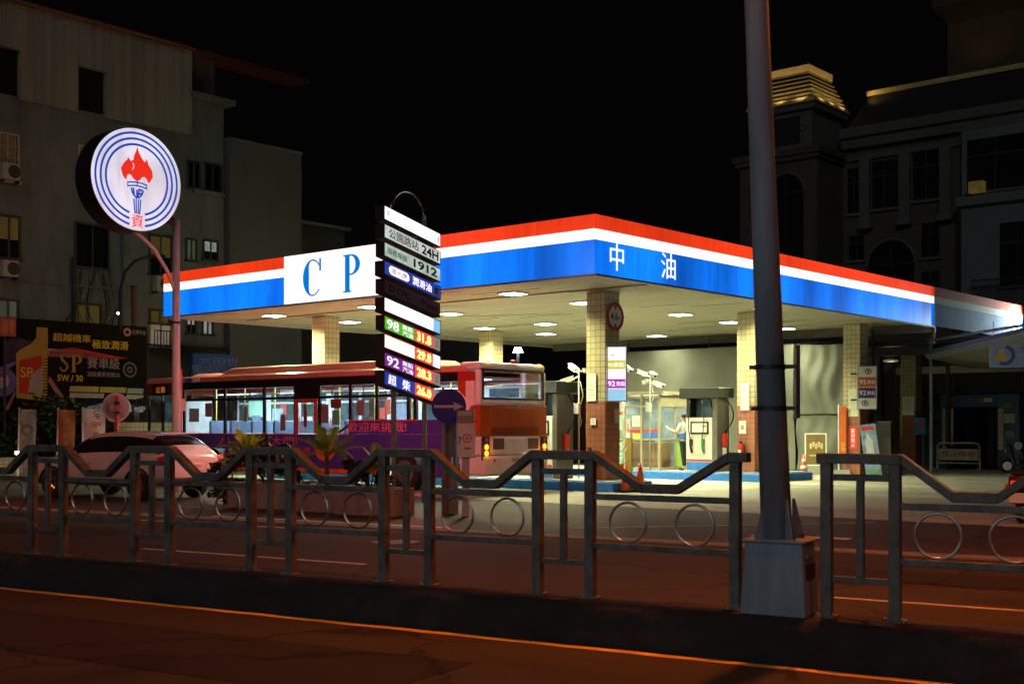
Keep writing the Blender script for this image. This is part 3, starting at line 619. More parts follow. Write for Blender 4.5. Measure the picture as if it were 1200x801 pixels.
def letter_P(mb, cx, cz, h, y):
    x = cx - 0.34*h; mb.rect(x+0.05*h, x+0.235*h, cz-0.5*h, cz+0.5*h, y, LB)
    mb.rect(x-0.02*h, x+0.30*h, cz-0.5*h, cz-0.455*h, y-0.001, LB); mb.rect(x-0.02*h, x+0.22*h, cz+0.455*h, cz+0.5*h, y-0.001, LB)
    vs, fs = [], []; n = 24
    for i in range(n+1):
        a = R(90 - 180*i/n); vs += [(x+0.28*h + 0.36*h*max(0, math.cos(a)), y-0.001, cz+0.225*h + 0.275*h*math.sin(a)), (x+0.28*h + 0.18*h*max(0, math.cos(a)), y-0.001, cz+0.225*h + 0.23*h*math.sin(a))]
    for i in range(n): fs.append((2*i, 2*i+1, 2*i+3, 2*i+2))
    mb.add(vs, fs, LB)
    for zz in (0.455, -0.05): mb.rect(x+0.2*h, x+0.30*h, cz+zz*h, cz+(zz+0.045)*h, y-0.001, LB)
for cx, fn in ((-9.36, letter_C), (-7.79, letter_P), (-6.2, letter_C)):
    mb = MB(); fn(mb, cx, 5.56, 0.98, -0.006); mb.build('letter', wp)
LW = em('fascia_letter_white', (0.9, 0.97, 1.0), 1.15)
mb = MB(RM); mb.text('中', 0.80, 5.36, 0.60, LW, -0.006, 0.52, 0.015); mb.build('letter', t)
mb = MB(RM); mb.text('油', 2.85, 5.36, 0.60, LW, -0.006, 0.60, 0.015); mb.build('letter', t)
# unlit end of the band, lit by a floodlight at its far corner
RP = pm('faded_red_panel', (0.45, 0.05, 0.03), 0.8, spec=0.15); WPN = pm('faded_white_panel', (0.55, 0.57, 0.56), 0.8, spec=0.15); BP = pm('faded_blue_panel', (0.06, 0.15, 0.40), 0.8, spec=0.15)
mb = MB(RM); EX = 27.6
mb.box((CD+0.03, 0, zr), (EX, 0.10, ZT), RP); mb.box((CD+0.03, 0.001, zw), (EX, 0.10, zr-0.002), WPN); mb.box((CD+0.03, 0.002, ZB), (EX, 0.10, zw-0.002), BP); mb.build('unlit_band', t)
mb = MB(RM); mb.box((CD, -0.015, ZB-0.6), (CD+0.03, 0.11, ZT+0.01), DARKGREY); mb.build('band_joint', t)
mb = MB(RM); mb.box((CD+0.03, 0.102, ZB), (EX, 0.3, ZT-0.1), DARKGREY); mb.build('band_back', t)
mb = MB(); mb.box((-CW+0.1, CD+0.01, ZB-0.2), (-0.02, CD+0.2, ZT-0.2), pm('canopy_back_fascia', (0.08, 0.08, 0.07), 0.6)); mb.build('rear_beam', t)
mb = MB(); mb.box((0.35, EX-0.35, 5.55), (0.6, EX-0.1, 5.75), DARKGREY); mb.box((0.1, EX-0.25, 5.62), (0.36, EX-0.2, 5.68), DARKGREY); fl = mb.build('floodlight', t)
mb = MB(); mb.box((0.37, EX-0.365, 5.57), (0.58, EX-0.352, 5.73), em('flood_lens', (0.85, 1.0, 0.95), 30)); mb.build('lens', fl)
l = lamp('flood_beam', 'SPOT', (0.55, EX-0.40, 5.64), 1500, (0.82, 1.0, 0.93), t, spot=150, blend=0.8, radius=0.06)
l.rotation_euler = (Vector((-0.15, 24.0, 5.5)) - Vector((0.55, EX-0.4, 5.64))).to_track_quat('-Z', 'Y').to_euler()
# recessed ceiling lights
CEIL = em('ceiling_lamp_glow', (1.0, 0.97, 0.80), 14)
for x, y in ((-4.4,2.4),(-9.7,2.4),(-14.0,2.4),(-4.5,5.45),(-9.5,5.45),(-14.0,5.45),(-4.4,10.15),(-9.66,10.15),(-12.35,10.15),(-4.7,13.55),(-12.4,13.55),(-9.9,17.0),(-4.6,17.0),(-1.5,10.15)):  # the last one is added, hidden behind the pole, to light the bus rear
    mb = MB(); mb.box((x-0.30, y-0.30, ZC-0.045), (x+0.30, y+0.30, ZC-0.013), WHITE); c = mb.build('ceiling_light', t)
    mb = MB(); mb.box((x-0.25, y-0.25, ZC-0.056), (x+0.25, y+0.25, ZC-0.046), CEIL); mb.build('diffuser', c)
    k = 0.2 if y > 16 else (0.4 if x > -2 else 1.0)
    lamp('ceiling_glow', 'AREA', (x, y, ZC-0.075), 480*k, STATION, t, (0, 0, 0), 0.58, spread=150)

# ================================================================== COLUMNS
CT = tile_mat('cream_tile', (0.62, 0.55, 0.33), (0.20, 0.17, 0.11), 0.155, 0.3); RT = tile_mat('terracotta_tile', (0.42, 0.15, 0.085), (0.16, 0.09, 0.06), 0.155, 0.3)
def column(x, y, label, base=0.0, top=ZC-0.015):
    p = S(x, y); t = thing('tiled_column', label, 'column', (p.x, p.y, 0), S_ROT, 'tiled canopy columns')
    mb = MB(); mb.box((-0.305, -0.305, base), (0.305, 0.305, 2.24), RT); mb.build('base_tiles', t, bevel=0.012)
    mb = MB(); mb.box((-0.30, -0.30, 2.241), (0.30, 0.30, top), CT); mb.build('shaft', t, bevel=0.012)
    return t
colA = column(-2.6, 3.8, 'tiled column at the street end of the first island, carrying the round height sign', 0.26)
column(-13.35, 3.9, 'cream tiled column behind the bus roof, below the big blue C', 0.26)
column(-13.25, 11.5, 'cream tiled column seen above the rear end of the bus', 0.26)
colD = column(-2.6, 11.2, 'tiled column beside the second pump, partly behind the lamp pole', 0.26)
colE = column(-2.15, 17.3, 'tiled column with a red no smoking plate and an orange banner beside it')
colF = column(-3.2, 24.3, 'dim tiled column with a blue box, beside the car wash', 0.0, 4.6)
def plate(parent, name, x0, x1, z0, z1, mat, y=-0.312, draw=None, side=False):
    M = RM if side else None
    mb = MB(M); mb.box((x0, y-0.012, z0), (x1, y, z1), mat); o = mb.build(name, parent)
    if draw:
        mb = MB(M); draw(mb, (x0+x1)/2, (z0+z1)/2, y-0.015)
        mb.build('lettering', o)
def lines(n, w, h, mat=INK):
    def f(mb, cx, cz, y):
        for i in range(n): mb.rect(cx-w/2, cx+w/2*(0.6+0.4*((i*7) % 3)/2), cz+h/2-h*i/n-0.012, cz+h/2-h*i/n, y, mat)
    return f
GINK = pm('faded_ink', (0.3, 0.3, 0.27))
def posted(name, label, cat, col, mat, x0, x1, z0, z1, draw=None, y=-0.318, side=False):
    p = col.location; t = thing(name, label, cat, (p.x, p.y, 0), S_ROT); plate(t, 'sheet', x0, x1, z0, z1, mat, y, draw, side); return t
posted('notice', 'white notice sheet on the column with the round height sign', 'notice', colA, PAPER, -0.27, 0.02, 2.25, 2.95, lines(8, 0.2, 0.5, GINK))
posted('notice', 'small white card on the terracotta tiles of the column with the height sign', 'notice', colA, PAPER, -0.15, 0.02, 1.65, 1.82, lines(2, 0.1, 0.1, GINK))
posted('notice', 'small pale plate on the dark side of the column with the height sign', 'notice', colA, pm('pale_plate', (0.4, 0.38, 0.36)), 0.05, 0.24, 1.7, 2.05, lines(3, 0.12, 0.2, GINK), side=True)
posted('notice', 'white notice sheet on the column beside the second pump', 'notice', colD, PAPER, -0.16, 0.12, 2.1, 2.9, lines(9, 0.2, 0.6, GINK))
posted('notice', 'white card with a dark square on the column beside the second pump', 'notice', colD, PAPER, -0.22, 0.02, 1.40, 1.78, lambda mb, cx, cz, y: mb.rect(cx-0.06, cx+0.06, cz-0.07, cz+0.07, y, GINK))
posted('notice', 'pale cream notice sheet on the column with the orange banner', 'notice', colE, pm('cream_sheet', (0.55, 0.56, 0.42)), -0.10, 0.26, 1.95, 2.85, lines(8, 0.24, 0.6, GINK))
posted('safety_plate', 'red vertical no smoking plate with white characters on a column', 'sign', colE, pm('plate_red', (0.6, 0.05, 0.05), 0.4), -0.10, 0.22, 0.85, 1.62, lambda mb, cx, cz, y: mb.text('嚴禁煙火', cx, cz, 0.14, WINK, y, 0.14, 0.01, True))
# round height limit sign on the first column
p = colA.location; t = thing('height_sign', 'round white height limit sign with a red ring high on a column', 'sign', (p.x, p.y, 0), S_ROT)
mb = MB(RM); mb.cyl((0.03, -0.36, 4.38), (0.03, -0.335, 4.38), 0.37, pm('sign_red_ring', (0.30, 0.02, 0.03), 0.4), n=44); o = mb.build('sign_plate', t)
mb = MB(RM); mb.disc(0.03, 4.38, 0.27, -0.364, pm('sign_white', (0.5, 0.5, 0.48)), 40); mb.build('sign_face', o)
mb = MB(RM); mb.text('4.6', -0.02, 4.38, 0.20, INK, -0.368, 0.30, 0.02); mb.text('m', 0.19, 4.34, 0.08, INK, -0.368)
mb.flat([(-0.03, 4.64), (0.09, 4.64), (0.03, 4.54)], -0.368, INK); mb.flat([(-0.03, 4.12), (0.09, 4.12), (0.03, 4.22)], -0.368, INK); mb.build('lettering', o)
# lit fuel grade boxes
def fuel_box(loc, label, lit=True):
    t = thing('fuel_sign', label, 'sign', loc, R(-6), 'fuel grade boxes on the columns')
    w, h = 0.55, 1.40
    mb = MB(); mb.box((-w/2, -0.09, -h/2), (w/2, 0.09, h/2), pm('box_frame', (0.35, 0.36, 0.42), 0.4, 0.3)); c = mb.build('sign_case', t, bevel=0.012)
    mb = MB(); mb.box((-w/2-0.16, -0.03, h*0.3), (-w/2, 0.03, h*0.3+0.05), DARKGREY); mb.box((-w/2-0.16, -0.03, -h*0.3), (-w/2, 0.03, -h*0.3+0.05), DARKGREY); mb.build('bracket', t)
    k = 1.0
    if lit:
        Wm, Y, Mg, Cy, tx = em('box_white', (0.9, 0.87, 1), 1.1), em('box_yellow', (0.72, 0.72, 0.06), 0.8), em('box_magenta', (0.45, 0.03, 0.5), 0.8), em('box_cyan', (0.35, 0.68, 0.95), 0.85), EMP['wt']
        f = MB(); f.rect(-w/2+0.03, w/2-0.03, -h/2+0.03, h/2-0.03, -0.094, Wm); f.build('sign_face', c)
        for za, zb2, mm in ((0.12, 0.34, Y), (-0.36, -0.13, Mg), (-h/2+0.03, -0.38, Cy)): f = MB(); f.rect(-w/2+0.04, w/2-0.04, za, zb2, -0.098, mm); f.build('grade_panel', c)
        f = MB(); f.text('92', -0.11, -0.245, 0.13, tx, -0.102, 0.18, 0.01); f.text('無鉛', 0.12, -0.245, 0.12, tx, -0.102, 0.22, 0.01); f.text('95無鉛', 0, 0.23, 0.12, tx, -0.102, 0.40); f.rect(-0.13, -0.05, 0.46, 0.475, -0.098, INK); f.build('lettering', c)
        lamp('box_glow', 'AREA', (0, -0.13, 0), 4.0, (1, 0.9, 1), t, (R(-90), 0, 0), w, h)
    else:
        f = MB(); f.rect(-w/2+0.03, w/2-0.03, -h/2+0.03, h/2-0.03, -0.094, pm('box_unlit_white', (0.62, 0.62, 0.60), 0.4)); f.build('sign_face', c)
        for za, zb2, mm in ((0.02, 0.34, pm('box_brick_red', (0.42, 0.09, 0.035), 0.4)), (-0.34, 0.0, pm('box_violet', (0.06, 0.03, 0.16), 0.4))): f = MB(); f.rect(-w/2+0.04, w/2-0.04, za, zb2, -0.098, mm); f.build('grade_panel', c)
        f = MB(); f.text('95', -0.12, 0.18, 0.15, WINK, -0.102, 0.18); f.text('無鉛', 0.11, 0.18, 0.13, WINK, -0.102, 0.22); f.text('92', -0.12, -0.17, 0.15, WINK, -0.102, 0.18); f.text('無鉛', 0.11, -0.17, 0.13, WINK, -0.102, 0.22)
        for cx, cz in ((0.03, 0.52), (-0.06, -0.50)): f.ring(cx, cz, 0.07, 0.095, -0.102, INK, n=24); f.rect(cx-0.015, cx+0.015, cz-0.05, cz+0.06, -0.102, INK); f.rect(cx-0.04, cx+0.04, cz+0.0, cz+0.02, -0.1025, INK)
        f.build('lettering', c)
    return t
p = G(722, 31.3); fuel_box((p.x, p.y, H(438, 31.3)), 'glowing fuel sign with yellow, magenta and pale blue bands on the first column')
p = G(899, 37.2); fuel_box((p.x, p.y, H(438, 37.2)), 'glowing fuel sign almost hidden behind the lamp pole')
p = G(1015.5, 41.0); fuel_box((p.x, p.y, H(454, 41.0)), 'unlit white fuel sign with brick red and violet bands', False).scale = (1.18, 1, 1.02)

# ================================================================== PUMP ISLANDS
def island(y0, y1, x0, x1, label):
    p = S(x1, (y0+y1)/2); t = thing('pump_island', label, 'pump island', (p.x, p.y, 0), S_ROT, 'blue kerbed pump islands'); L = x0 - x1; h = (y1-y0)/2
    mb = MB(); mb.box((L, -h, -0.02), (0, h, 0.24), BLUEPAINT); mb.build('kerb', t, bevel=0.03)
    mb = MB(); mb.box((L+0.12, -h+0.12, 0.2405), (-0.12, h-0.12, 0.262), CONCRETE); mb.build('slab', t)
island(3.0, 4.7, -15.5, -1.7, 'blue edged island under the first pump, ending at two cones')
island(10.35, 13.0, -15.5, -1.5, 'blue edged island under the booth and the second pump')

# ================================================================== FUEL PUMPS
def pump(x, y, label, src=None):
    p = S(x, y); t = thing('fuel_pump', label, 'fuel pump', (p.x, p.y, 0.262), S_ROT, 'fuel pumps')
    PW = pm('pump_white', (0.62, 0.62, 0.58), 0.35); w, d = 0.55, 0.34
    mb = MB(); mb.box((-w, -d, 0), (w-0.18, d, 1.62), PW); b = mb.build('cabinet', t, bevel=0.015)
    mb = MB(); mb.box((w-0.175, -d, 0), (w, d, 2.2), pm('pump_side', (0.12, 0.12, 0.11), 0.35, 0.4)); mb.build('side_panel', t, bevel=0.01)
    mb = MB(); mb.box((-w-0.0, -d+0.03, 1.63), (-w+0.12, d-0.03, 2.2), BLACK); mb.box((-w+0.12, 0.05, 1.63), (w-0.18, d-0.06, 2.2), pm('hose_bay', (0.05, 0.10, 0.16), 0.4)); mb.build('hose_column', t)
    mb = MB(); mb.box((-w-0.18, -d-0.12, 2.205), (w+0.10, d+0.12, 2.52), pm('pump_head', (0.022, 0.028, 0.028), 0.35, 0.2)); mb.build('head', t, bevel=0.02)
    mb = MB(); mb.box((-w+0.16, -d-0.014, 1.12), (w-0.30, -d-0.001, 1.50), BLACK); s = mb.build('display_frame', t)
    mb = MB(); mb.rect(-w+0.22, w-0.36, 1.18, 1.45, -d-0.018, em('pump_display', (0.75, 0.9, 0.6), 0.55)); mb.rect(0.02, 0.16, 1.33, 1.40, -d-0.021, em('pump_led', (1, 0.15, 0.05), 1.2)); mb.build('display', s)
    mb = MB(); mb.box((-w+0.02, -d-0.01, 0.30), (w-0.2, -d-0.001, 0.36), REDPAINT); mb.box((-w+0.02, -d-0.01, 0.04), (w-0.2, -d-0.001, 0.28), BLUEPAINT); mb.build('stripe', b)
    mb = MB(); mb.box((-w+0.14, -d-0.012, 0.50), (-w+0.66, -d-0.001, 1.04), pm('nozzle_bay', (0.5, 0.5, 0.42), 0.5)); mb.build('nozzle_bay', t)
    for nx, c in ((-w+0.2, BLACK), (-w+0.62, pm('nozzle_green', (0.03, 0.2, 0.08)))):
        mb = MB(); mb.tube([(nx, -d-0.05, 0.98), (nx, -d-0.09, 0.80), (nx+0.01, -d-0.06, 0.66), (nx+0.02, -d-0.02, 0.56)], 0.035, c, 8); mb.box((nx-0.05, -d-0.07, 0.78), (nx+0.05, -d-0.02, 0.96), c); n = mb.build('nozzle', t, smooth=False)
        mb = MB(); pts = [(nx, -d-0.09, 0.98)] + [(nx + 0.10*math.sin(a)*(1 if nx > -0.2 else -0.3), -d-0.10-0.04*math.sin(a), 0.98 + 1.15*a/math.pi) for a in [math.pi*i/10 for i in range(1, 11)]]
        mb.tube(pts, 0.016, RUBBER, 8); mb.build('hose', t, smooth=True)
    mb = MB(); mb.tube([(-0.05+0.28*math.cos(a), -0.12, 1.95+0.30*math.sin(a)) for a in [R(200-15*i) for i in range(15)]], 0.02, RUBBER, 8); mb.build('hose', t, smooth=True)
    mb = MB(); mb.tube([(w+0.02, 0.1, 2.2)] + [(w+0.02+0.30*math.sin(a), 0.1-0.05*math.sin(a), 2.2 - 1.0*a/math.pi) for a in [math.pi*i/12 for i in range(1, 13)]] + [(w+0.04, 0.1, 1.0)], 0.02, RUBBER, 8); mb.build('hose', t, smooth=True)
    mb = MB(); mb.box((w+0.002, -0.1, 0.75), (w+0.10, 0.1, 1.15), REDPAINT); mb.box((w+0.002, -0.09, 0.5), (w+0.07, 0.09, 0.74), WHITE); mb.build('side_nozzle', t, bevel=0.02)
    return t
pump(-3.95, 10.95, 'fuel pump with black head, white front and hanging hoses beside the attendant')
p1 = pump(-4.25, 3.75, 'fuel pump showing just past the rear end of the bus')
p1.scale = (0.85, 1, 1)

# ================================================================== PAY BOOTH
p = S(-5.5, 10.65); t = thing('pay_booth', 'bright aluminium and glass pay booth with posters behind the first column', 'booth', (p.x, p.y, 0.262), S_ROT)
ALU = pm('aluminium_frame', (0.33, 0.31, 0.21), 0.4, 0.3); BW, BD, BH = 2.0, 2.0, 2.35
mb = MB(); mb.box((-BW-0.1, -0.1, BH), (0.1, BD+0.1, BH+0.10), ALU); mb.build('roof', t)
mb = MB(); mb.box((-BW+0.05, 0.05, 0.0), (-0.05, BD-0.05, 0.03), CONCRETE); mb.build('floor', t)
mb = MB()
for x in (-BW, -1.32, -0.66, 0.0): mb.box((x-0.035, -0.035, 0), (x+0.035, 0.035, BH), ALU)
for y in (0.9, BD): mb.box((-0.035, y-0.035, 0), (0.035, y+0.035, BH), ALU); mb.box((-BW-0.035, y-0.035, 0), (-BW+0.035, y+0.035, BH), ALU)
for z in (0.04, 0.95, 1.98, BH-0.06): mb.box((-BW+0.03, -0.03, z-0.03), (-0.03, 0.03, z+0.03), ALU); mb.box((-0.03, 0.04, z-0.031), (0.03, BD-0.03, z+0.031), ALU)
mb.box((-0.05, 0.02, 1.96), (0.05, BD, BH-0.02), ALU)
mb.build('frame', t, bevel=0.006)
mb = MB(); mb.add([(-BW,0,0.07),(-0.03,0,0.07),(-0.03,0,BH-0.1),(-BW,0,BH-0.1)], [(0,1,2,3)], CLEAR); mb.add([(0,0.04,0.07),(0,BD,0.07),(0,BD,1.95),(0,0.04,1.95)], [(0,1,2,3)], CLEAR); mb.build('glazing', t)
mb = MB(); mb.box((-BW, BD-0.02, 0), (0, BD+0.02, BH-0.1), pm('booth_back', (0.20, 0.25, 0.22), 0.6, 0, 0.5, 2)); mb.box((-BW-0.01, 0.03, 0), (-BW+0.01, BD-0.03, BH-0.1), pm('booth_back', (0.20, 0.25, 0.22), 0.6, 0, 0.5, 2)); mb.build('back_wall', t)
mb = MB(); mb.box((-1.7, 0.5, 0.03), (-0.25, 1.0, 0.85), pm('counter_wood', (0.25, 0.14, 0.06), 0.5)); mb.build('counter', t, bevel=0.01)
mb = MB(); mb.box((-1.6, 0.9, 0.86), (-1.2, 1.3, 1.25), pm('shelf_goods', (0.2, 0.12, 0.06))); mb.box((-1.1, 0.6, 0.86), (-0.8, 0.9, 1.1), INK); mb.build('till', t)
for nm, x0, x1, z0, z1, m in (('poster', -1.92, -1.38, 1.25, 1.9, pm('mint_poster', (0.35, 0.62, 0.5), 0.5)), ('poster', -1.92, -1.38, 0.12, 0.85, pm('aqua_poster', (0.3, 0.55, 0.48), 0.5)), ('poster', -1.27, -1.1, 1.0, 1.6, PAPER), ('poster', -1.02, -0.72, 1.35, 1.7, PAPER), ('poster', -1.0, -0.72, 0.98, 1.14, pm('yellow_card', (0.7, 0.6, 0.12)))):
    mb = MB(); mb.box((x0, -0.014, z0), (x1, -0.006, z1), m); q = mb.build(nm, t)
    if m is PAPER: mb = MB(); mb.text('加油站', (x0+x1)/2, (z0+z1)/2, 0.09, RINK, -0.018, 0.09, 0, True) if z1 > 1.55 and x0 < -1.2 else lines(4, 0.16, 0.2, GINK)(mb, (x0+x1)/2, (z0+z1)/2, -0.018); mb.build('lettering', q)
    elif z1 > 1.8: mb = MB(); mb.rect(x0+0.03, x1-0.03, 1.72, 1.84, -0.018, RINK); mb.disc((x0+x1)/2, 1.5, 0.14, -0.018, pm('pale_art', (0.7, 0.75, 0.6))); mb.build('picture', q)
mb = MB(); mb.box((-0.62, -0.014, 1.17), (-0.05, -0.006, 1.24), REDPAINT); mb.box((-0.62, -0.014, 1.0), (-0.05, -0.006, 1.165), BLUEPAINT); mb.box((-1.30, -0.014, 1.17), (-0.70, -0.006, 1.25), REDPAINT); mb.build('stripe', t)
mb = MB(RM); mb.box((0.95, -0.014, 1.17), (1.95, -0.006, 1.25), REDPAINT); mb.box((0.95, -0.014, 1.0), (1.95, -0.006, 1.165), BLUEPAINT); mb.box((1.1, -0.018, 0.95), (1.45, -0.0145, 1.45), PAPER); mb.build('side_stripe', t)
mb = MB(RM); mb.box((0.95, -0.012, 0.1), (1.95, -0.006, 0.9), pm('lime_poster', (0.30, 0.62, 0.10), 0.5)); q = mb.build('poster', t)
mb = MB(RM); mb.poly([(1.25, 0.2), (1.45, 0.2), (1.45, 0.6), (1.39, 0.66), (1.39, 0.78), (1.31, 0.78), (1.31, 0.66), (1.25, 0.6)], -0.018, -0.013, pm('pale_art', (0.7, 0.75, 0.6))); mb.build('picture', q)
mb = MB(); mb.box((-1.7, 0.8, BH-0.06), (-0.3, 1.1, BH-0.02), em('booth_tube', (0.95, 1.0, 0.9), 7)); mb.build('ceiling_light', t)
lamp('booth_light', 'AREA', (-1.0, 0.95, BH-0.08), 75, (0.95, 1.0, 0.85), t, (0, 0, 0), 1.2, 0.5)
# a second, plainer booth door beside it, and cabinets
p = S(-7.9, 10.7); t = thing('vending_cabinet', 'tall pale cabinet with a mint glass door beside the pay booth', 'cabinet', (p.x, p.y, 0.262), S_ROT)
mb = MB(); mb.box((-0.5, 0, 0), (0.3, 0.6, 2.1), ALU); c = mb.build('case', t, bevel=0.02)
mb = MB(); mb.box((-0.42, -0.012, 0.3), (0.22, -0.002, 1.9), em('cabinet_glow', (0.5, 0.75, 0.6), 0.5)); mb.box((-0.42, -0.016, 1.72), (0.22, -0.0125, 1.86), REDPAINT); mb.build('door', t)
# security cameras on poles
def cameras(loc, label, heads):
    t = thing('security_camera', label, 'camera pole', loc, S_ROT, 'camera clusters by the pumps')
    mb = MB(); mb.cyl((0, 0, 0), (0, 0, 3.05), 0.022, pm('camera_pole', (0.3, 0.3, 0.26), 0.5), n=10); mb.build('pole', t, smooth=True)
    for i, (a, z, tl) in enumerate(heads):
        M = Matrix.Translation((0, 0, z)) @ Matrix.Rotation(R(a), 4, 'Z') @ Matrix.Rotation(R(tl), 4, 'Y')
        mb = MB(); mb.box((0.14, -0.06, -0.055), (0.46, 0.06, 0.055), WHITE, M); mb.box((0.12, -0.075, 0.056), (0.50, 0.075, 0.068), WHITE, M); b = mb.build('camera_body', t, bevel=0.012)
        mb = MB(); mb.cyl((0.461, 0, 0), (0.475, 0, 0), 0.04, BLACK, n=14, M=M); mb.build('lens', b)
        mb = MB(); mb.tube([(0, 0, 0), (0.12, 0, -0.02), (0.3, 0, -0.07)], 0.022, WHITE, 8, M=M); mb.build('bracket', t)
    mb = MB(); mb.tube([(0.05, 0, 2.7), (0.16, -0.03, 2.3), (0.03, -0.05, 1.9), (0.12, -0.04, 1.6), (0.04, 0, 1.45)], 0.010, pm('junction_grey', (0.4, 0.4, 0.36)), 6); mb.build('cable', t, smooth=True)
    mb = MB(); mb.box((-0.08, -0.12, 1.80), (0.08, -0.03, 2.10), pm('junction_grey', (0.4, 0.4, 0.36))); mb.build('junction_box', t, bevel=0.01)
    return t
H1 = [(-35, 3.02, 15), (-120, 2.9, -20), (10, 2.75, 20), (150, 2.8, 10)]
p = S(-5.75, 10.5); cameras((p.x, p.y, 0.262), 'white security cameras clustered on the pole at the booth corner', H1)
p = S(-6.35, 9.9); c2 = cameras((p.x, p.y, 0.262), 'white security cameras clustered beside the glowing fuel sign', [(-20, 3.25, 25), (-100, 3.3, -15), (170, 3.1, 10)]); 
p = S(-3.45, 3.9); cameras((p.x, p.y, 0.262), 'white security cameras between the bus and the first column', [(160, 2.95, -25), (-150, 2.85, 20), (60, 3.0, 0)]).scale = (1, 1, 0.93)
# fire extinguishers, meter boxes
def extinguisher(loc, label):
    t = thing('fire_extinguisher', label, 'extinguisher', loc, S_ROT, 'fire extinguishers')
    mb = MB(); mb.tube([(0, 0, 0), (0, 0, 0.42), (0, 0, 0.47), (0, 0, 0.5)], 0.08, REDPAINT, 14); mb.build('cylinder', t, smooth=True)
    mb = MB(); mb.box((-0.03, -0.03, 0.5), (0.03, 0.03, 0.56), BLACK); mb.box((-0.02, -0.12, 0.55), (0.02, 0.04, 0.575), BLACK); mb.build('valve', t)
    mb = MB(); mb.tube([(0.03, 0, 0.53), (0.12, 0, 0.45), (0.11, 0, 0.2)], 0.014, RUBBER, 6); mb.build('hose', t)
    mb = MB(); mb.box((-0.05, -0.084, 0.15), (0.05, -0.08, 0.32), PAPER); mb.build('sticker', t)
p = S(-2.6-0.1, 11.2-0.41); extinguisher((p.x, p.y, 0.6), 'red fire extinguisher low on the column beside the second pump')
p = S(-2.6+0.41, 11.2+0.05); extinguisher((p.x, p.y, 0.6), 'red fire extinguisher on the shaded side of that same column')
p = S(-2.7, 3.8-0.41); extinguisher((p.x, p.y, 0.5), 'red fire extinguisher at the foot of the column with the height sign')

# ================================================================== ATTENDANT (person)
def skin(name, pts, edges, parent, mat, sub=2):
    me = bpy.data.meshes.new(name); me.from_pydata([p[:3] for p in pts], edges, []); me.materials.append(mat)
    o = bpy.data.objects.new(name, me); COL.objects.link(o); o.parent = parent
    m = o.modifiers.new('skin', 'SKIN'); m.use_smooth_shade = True
    for i, d in enumerate(me.skin_vertices[0].data):
        r = pts[i][3]; d.radius = (r, pts[i][4] if len(pts[i]) > 4 else r); d.use_root = (i == 0)
    s = o.modifiers.new('subdivision', 'SUBSURF'); s.levels = sub; s.render_levels = sub
    return o
SKINM = pm('skin', (0.45, 0.26, 0.18), 0.5, var=0.08); SHIRT = pm('white_shirt', (0.72, 0.72, 0.70), 0.7, var=0.06); VEST = pm('blue_vest', (0.05, 0.15, 0.42), 0.7, 0, 0.45, 14); TROUS = pm('black_trousers', (0.012, 0.012, 0.014), 0.8); HAIR = pm('dark_hair', (0.02, 0.012, 0.008), 0.5, 0, 0.4, 30)
p = S(-4.85, 11.05); t = thing('person', 'attendant in white shirt, blue vest and black trousers with a hand raised to the booth', 'person', (p.x, p.y, 0.262), S_ROT)
# faces -x (towards the booth); y is sideways
body = [(0,0,0.93,.13,.15),(0,0,1.12,.11,.14),(-0.01,0,1.32,.12,.17),(-0.01,0,1.43,.07,.08),(-0.025,0,1.50,.05,.05),(-0.045,0,1.58,.075,.07),(-0.04,0,1.67,.085,.075),
        (-0.01,-0.20,1.39,.055),(-0.12,-0.24,1.17,.042),(-0.36,-0.20,1.24,.034),(-0.45,-0.19,1.28,.03),(-0.50,-0.185,1.31,.024),
        (-0.01,0.20,1.39,.055),(-0.10,0.24,1.14,.042),(-0.32,0.17,1.15,.034),(-0.41,0.15,1.17,.03),
        (0.0,-0.09,0.88,.085),(0.03,-0.11,0.49,.06),(0.09,-0.11,0.10,.042),(0.02,-0.11,0.05,.04),(-0.10,-0.11,0.035,.03),
        (0.0,0.09,0.88,.085),(-0.06,0.11,0.49,.06),(-0.08,0.11,0.10,.042),(-0.14,0.11,0.05,.04),(-0.25,0.11,0.035,.03)]
skin('body', body, [(0,1),(1,2),(2,3),(3,4),(4,5),(5,6),(2,7),(7,8),(8,9),(9,10),(10,11),(2,12),(12,13),(13,14),(14,15),(0,16),(16,17),(17,18),(18,19),(19,20),(0,21),(21,22),(22,23),(23,24),(24,25)], t, SKINM)
skin('shirt', [(0,0,0.96,.15,.17),(0,0,1.12,.13,.16),(-0.01,0,1.32,.135,.185),(-0.01,0,1.44,.075,.09),(-0.01,-0.205,1.40,.072),(-0.06,-0.225,1.27,.068),(-0.115,-0.24,1.17,.062),(-0.01,0.205,1.40,.072),(-0.06,0.225,1.27,.068),(-0.10,0.24,1.14,.062)], [(0,1),(1,2),(2,3),(2,4),(4,5),(5,6),(2,7),(7,8),(8,9)], t, SHIRT)
skin('vest', [(0,0,0.86,.17,.185),(0,0,1.08,.155,.18),(-0.005,0,1.26,.150,.19)], [(0,1),(1,2)], t, VEST)
skin('trousers', [(0,0,1.0,.145,.16),(0.0,-0.09,0.84,.105),(0.03,-0.11,0.49,.078),(0.085,-0.11,0.12,.066),(0.0,0.09,0.84,.105),(-0.06,0.11,0.49,.078),(-0.08,0.11,0.12,.066)], [(0,1),(1,2),(2,3),(0,4),(4,5),(5,6)], t, TROUS)
skin('hair', [(0.0,0,1.61,.085,.085),(-0.02,0,1.70,.10,.088),(-0.06,0,1.735,.07,.065)], [(0,1),(1,2)], t, HAIR)
for s, dx in ((-1, 0.05), (1, -0.11)): skin('shoe', [(dx+0.04, s*0.11, 0.055, .05), (dx-0.05, s*0.11, 0.045, .045), (dx-0.17, s*0.11, 0.038, .036)], [(0,1),(1,2)], t, BLACK)
